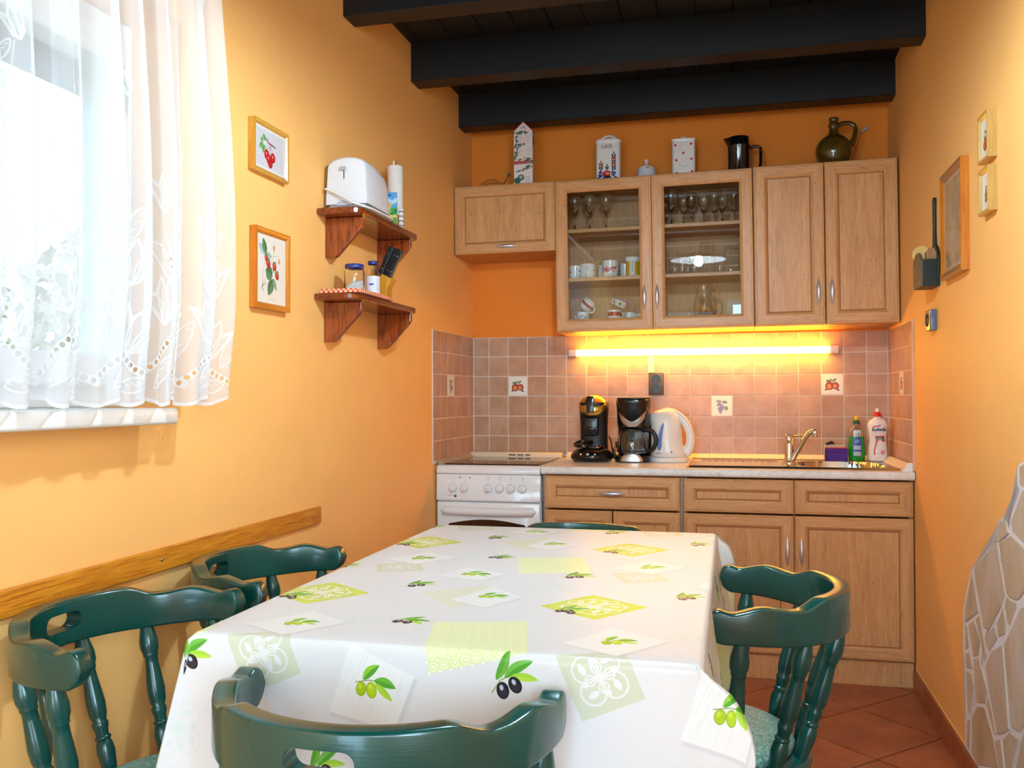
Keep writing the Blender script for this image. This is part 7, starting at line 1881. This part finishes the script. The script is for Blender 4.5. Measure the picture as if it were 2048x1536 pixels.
t = N(nt, 'ShaderNodeTexImage'); t.image = img; uv = N(nt, 'ShaderNodeUVMap'); nt.links.new(uv.outputs[0], t.inputs[0])
sep = N(nt, 'ShaderNodeSeparateColor'); nt.links.new(t.outputs[0], sep.inputs[0])
tr = N(nt, 'ShaderNodeBsdfTransparent'); df = N(nt, 'ShaderNodeBsdfDiffuse'); tl = N(nt, 'ShaderNodeBsdfTranslucent')
df.inputs[0].default_value = (0.88, 0.86, 0.86, 1); tl.inputs[0].default_value = (0.80, 0.79, 0.79, 1)
a1 = N(nt, 'ShaderNodeMixShader'); a1.inputs[0].default_value = 0.42
nt.links.new(df.outputs[0], a1.inputs[1]); nt.links.new(tl.outputs[0], a1.inputs[2])
a2 = N(nt, 'ShaderNodeMixShader'); nt.links.new(sep.outputs[0], a2.inputs[0]); nt.links.new(tr.outputs[0], a2.inputs[1]); nt.links.new(a1.outputs[0], a2.inputs[2])
nt.links.new(a2.outputs[0], out.inputs[0])
M_LACE = m
cur = thing('lace_curtain', 'white lace curtain with embroidered tulips hanging over the window', 'curtain', (0, 0, 0))
mb = MB(); rows = []; NU, NV = 420, 44
yr_top, yl = -2.630, -3.86
def cy_right(z): return -2.516-0.075*sst(1.55, 2.5, z)-0.030*sst(1.4, 1.15, z)
ZB, ZT = 1.128, 2.335
uvl = []
for j in range(NV+1):
    t = j/NV; z = ZB+(ZT-ZB)*t; row = []
    amp = 0.030*(1-0.45*t)
    for i in range(NU+1):
        s = i/NU                                   # 0 at the right edge
        y = cy_right(z)+(yl-cy_right(z))*s
        ph = s*2*PI*13
        f = math.sin(ph+0.9*math.sin(ph*0.31)+0.25*math.sin(5*t))+0.35*math.sin(2.3*ph+1.3)
        x = 0.135+amp*f*0.72
        y += 0.012*math.cos(ph+0.6)*(1-0.3*t)
        row.append((x+Lx(y), y, z))
    rows.append(row)
mb.grid(rows, uvs=lambda i, j: (j/NU*1.34*1.55/LPW, i/NV*(ZT-ZB)/LPH))
mb.build('lace', M_LACE, cur, smooth=True, sharp=180)
mb = MB(); mb.tube([(0.125, -2.38, 2.345), (0.125, -4.0, 2.345)], 0.011, 12); mb.lathe([(0, -0.018), (0.014, -0.012), (0.018, 0), (0.014, 0.012), (0, 0.018)], 14, (0.125, -2.365, 2.345), axis='y')
tag(mb.build('curtain_rod', M_WHITE, smooth=True), 'white curtain rod carrying the lace curtain above the window', 'curtain rod')
mb = MB(); mb.box(-0.02, 0.125, -2.46, -2.44, 2.337, 2.349, 0.002); mb.box(-0.03, 0.125, -3.95, -3.93, 2.337, 2.349, 0.002)
bpy.data.objects['curtain_rod'].select_set(False)
mb.build('bracket', M_WHITE, bpy.data.objects['curtain_rod'])

# ------------------------------------------------------------------ pendant lamp over the table (seen in the cabinet glass)
pl = thing('pendant_lamp', 'white enamel pendant lamp with a bare bulb over the table, mirrored in the cabinet glass', 'lamp', (1.072, -2.57, 2.10))
mb = MB(); mb.lathe([(0.19, 0.0), (0.188, 0.004), (0.12, 0.045), (0.045, 0.075), (0.03, 0.10), (0.026, 0.10), (0.04, 0.072), (0.117, 0.041), (0.186, 0.0)], 48, cap0=False, cap1=False); mb.build('shade', M_WHITE, pl, smooth=True, sharp=60)
mb = MB(); mb.lathe([(0, -0.045), (0.018, -0.041), (0.029, -0.025), (0.030, -0.008), (0.022, 0.016), (0.014, 0.035), (0.0, 0.036)], 24, cap0=False, cap1=False); mb.build('bulb', emit('warm_bulb_glow', (0.72, 0.97, 1.14), BULB_EMIT), pl, smooth=True)
mb = MB(); mb.lathe([(0.017, 0.037), (0.02, 0.06), (0.02, 0.099), (0, 0.10)], 18, cap1=False); mb.build('socket', M_BLKM, pl, smooth=True)
mb = MB(); mb.tube([(0, 0, 0.10), (0, 0, ZC-2.10)], 0.0035, 8); mb.build('cord', M_WHITE, pl)

# ------------------------------------------------------------------ outside the window
mb = MB(); mb.box(-14, -0.40, -10, 8, -0.45, -0.35)
struct(mb.build('ground', plain('pale_lawn', (120, 140, 80), 0.9, vscale=2, var=0.2)))
def tree(label, x, y, h, w, seed, col):
    t = thing('tree', label, 'tree', (x, y, -0.35))
    r = random.Random(seed)
    mb = MB(); mb.tube([(0, 0, 0), (0.05, 0.02, h*0.3), (0.0, 0.05, h*0.6), (0.04, 0, h*0.85)], [0.12, 0.09, 0.06, 0.02], 10); mb.build('trunk', plain('grey_bark', (120, 100, 84), 0.9), t, smooth=True)
    mb = MB()
    for k in range(1500):
        u = r.random(); a = r.uniform(0, 2*PI); rr = w*math.sqrt(r.random())*math.sin(PI*(0.12+0.83*u))**0.7
        p = Vector((rr*math.cos(a), rr*math.sin(a), h*(0.28+0.75*u))); s = r.uniform(0.05, 0.10)
        e1 = Vector((r.uniform(-1, 1), r.uniform(-1, 1), r.uniform(-1, 1))).normalized(); e2 = e1.orthogonal().normalized()
        f = mb.bm.faces.new([mb.bm.verts.new(p+e1*s*q+e2*s*0.5*w2) for q, w2 in ((-1, 0), (0, -1), (1, 0), (0, 1))])
    o = mb.build('foliage', plain('washed_out_leaves', col, 0.7, vscale=3, var=0.2), t); o['kind'] = 'stuff'  # daylight glare put into the leaf colour, paler than real leaves
tree('leafy tree outside the window behind the lace', -3.4, 1.7, 2.7, 1.0, 1, (206, 198, 172))
tree('reddish bushy tree outside the window at its left edge', -4.0, -0.9, 2.5, 1.2, 2, (226, 204, 190))
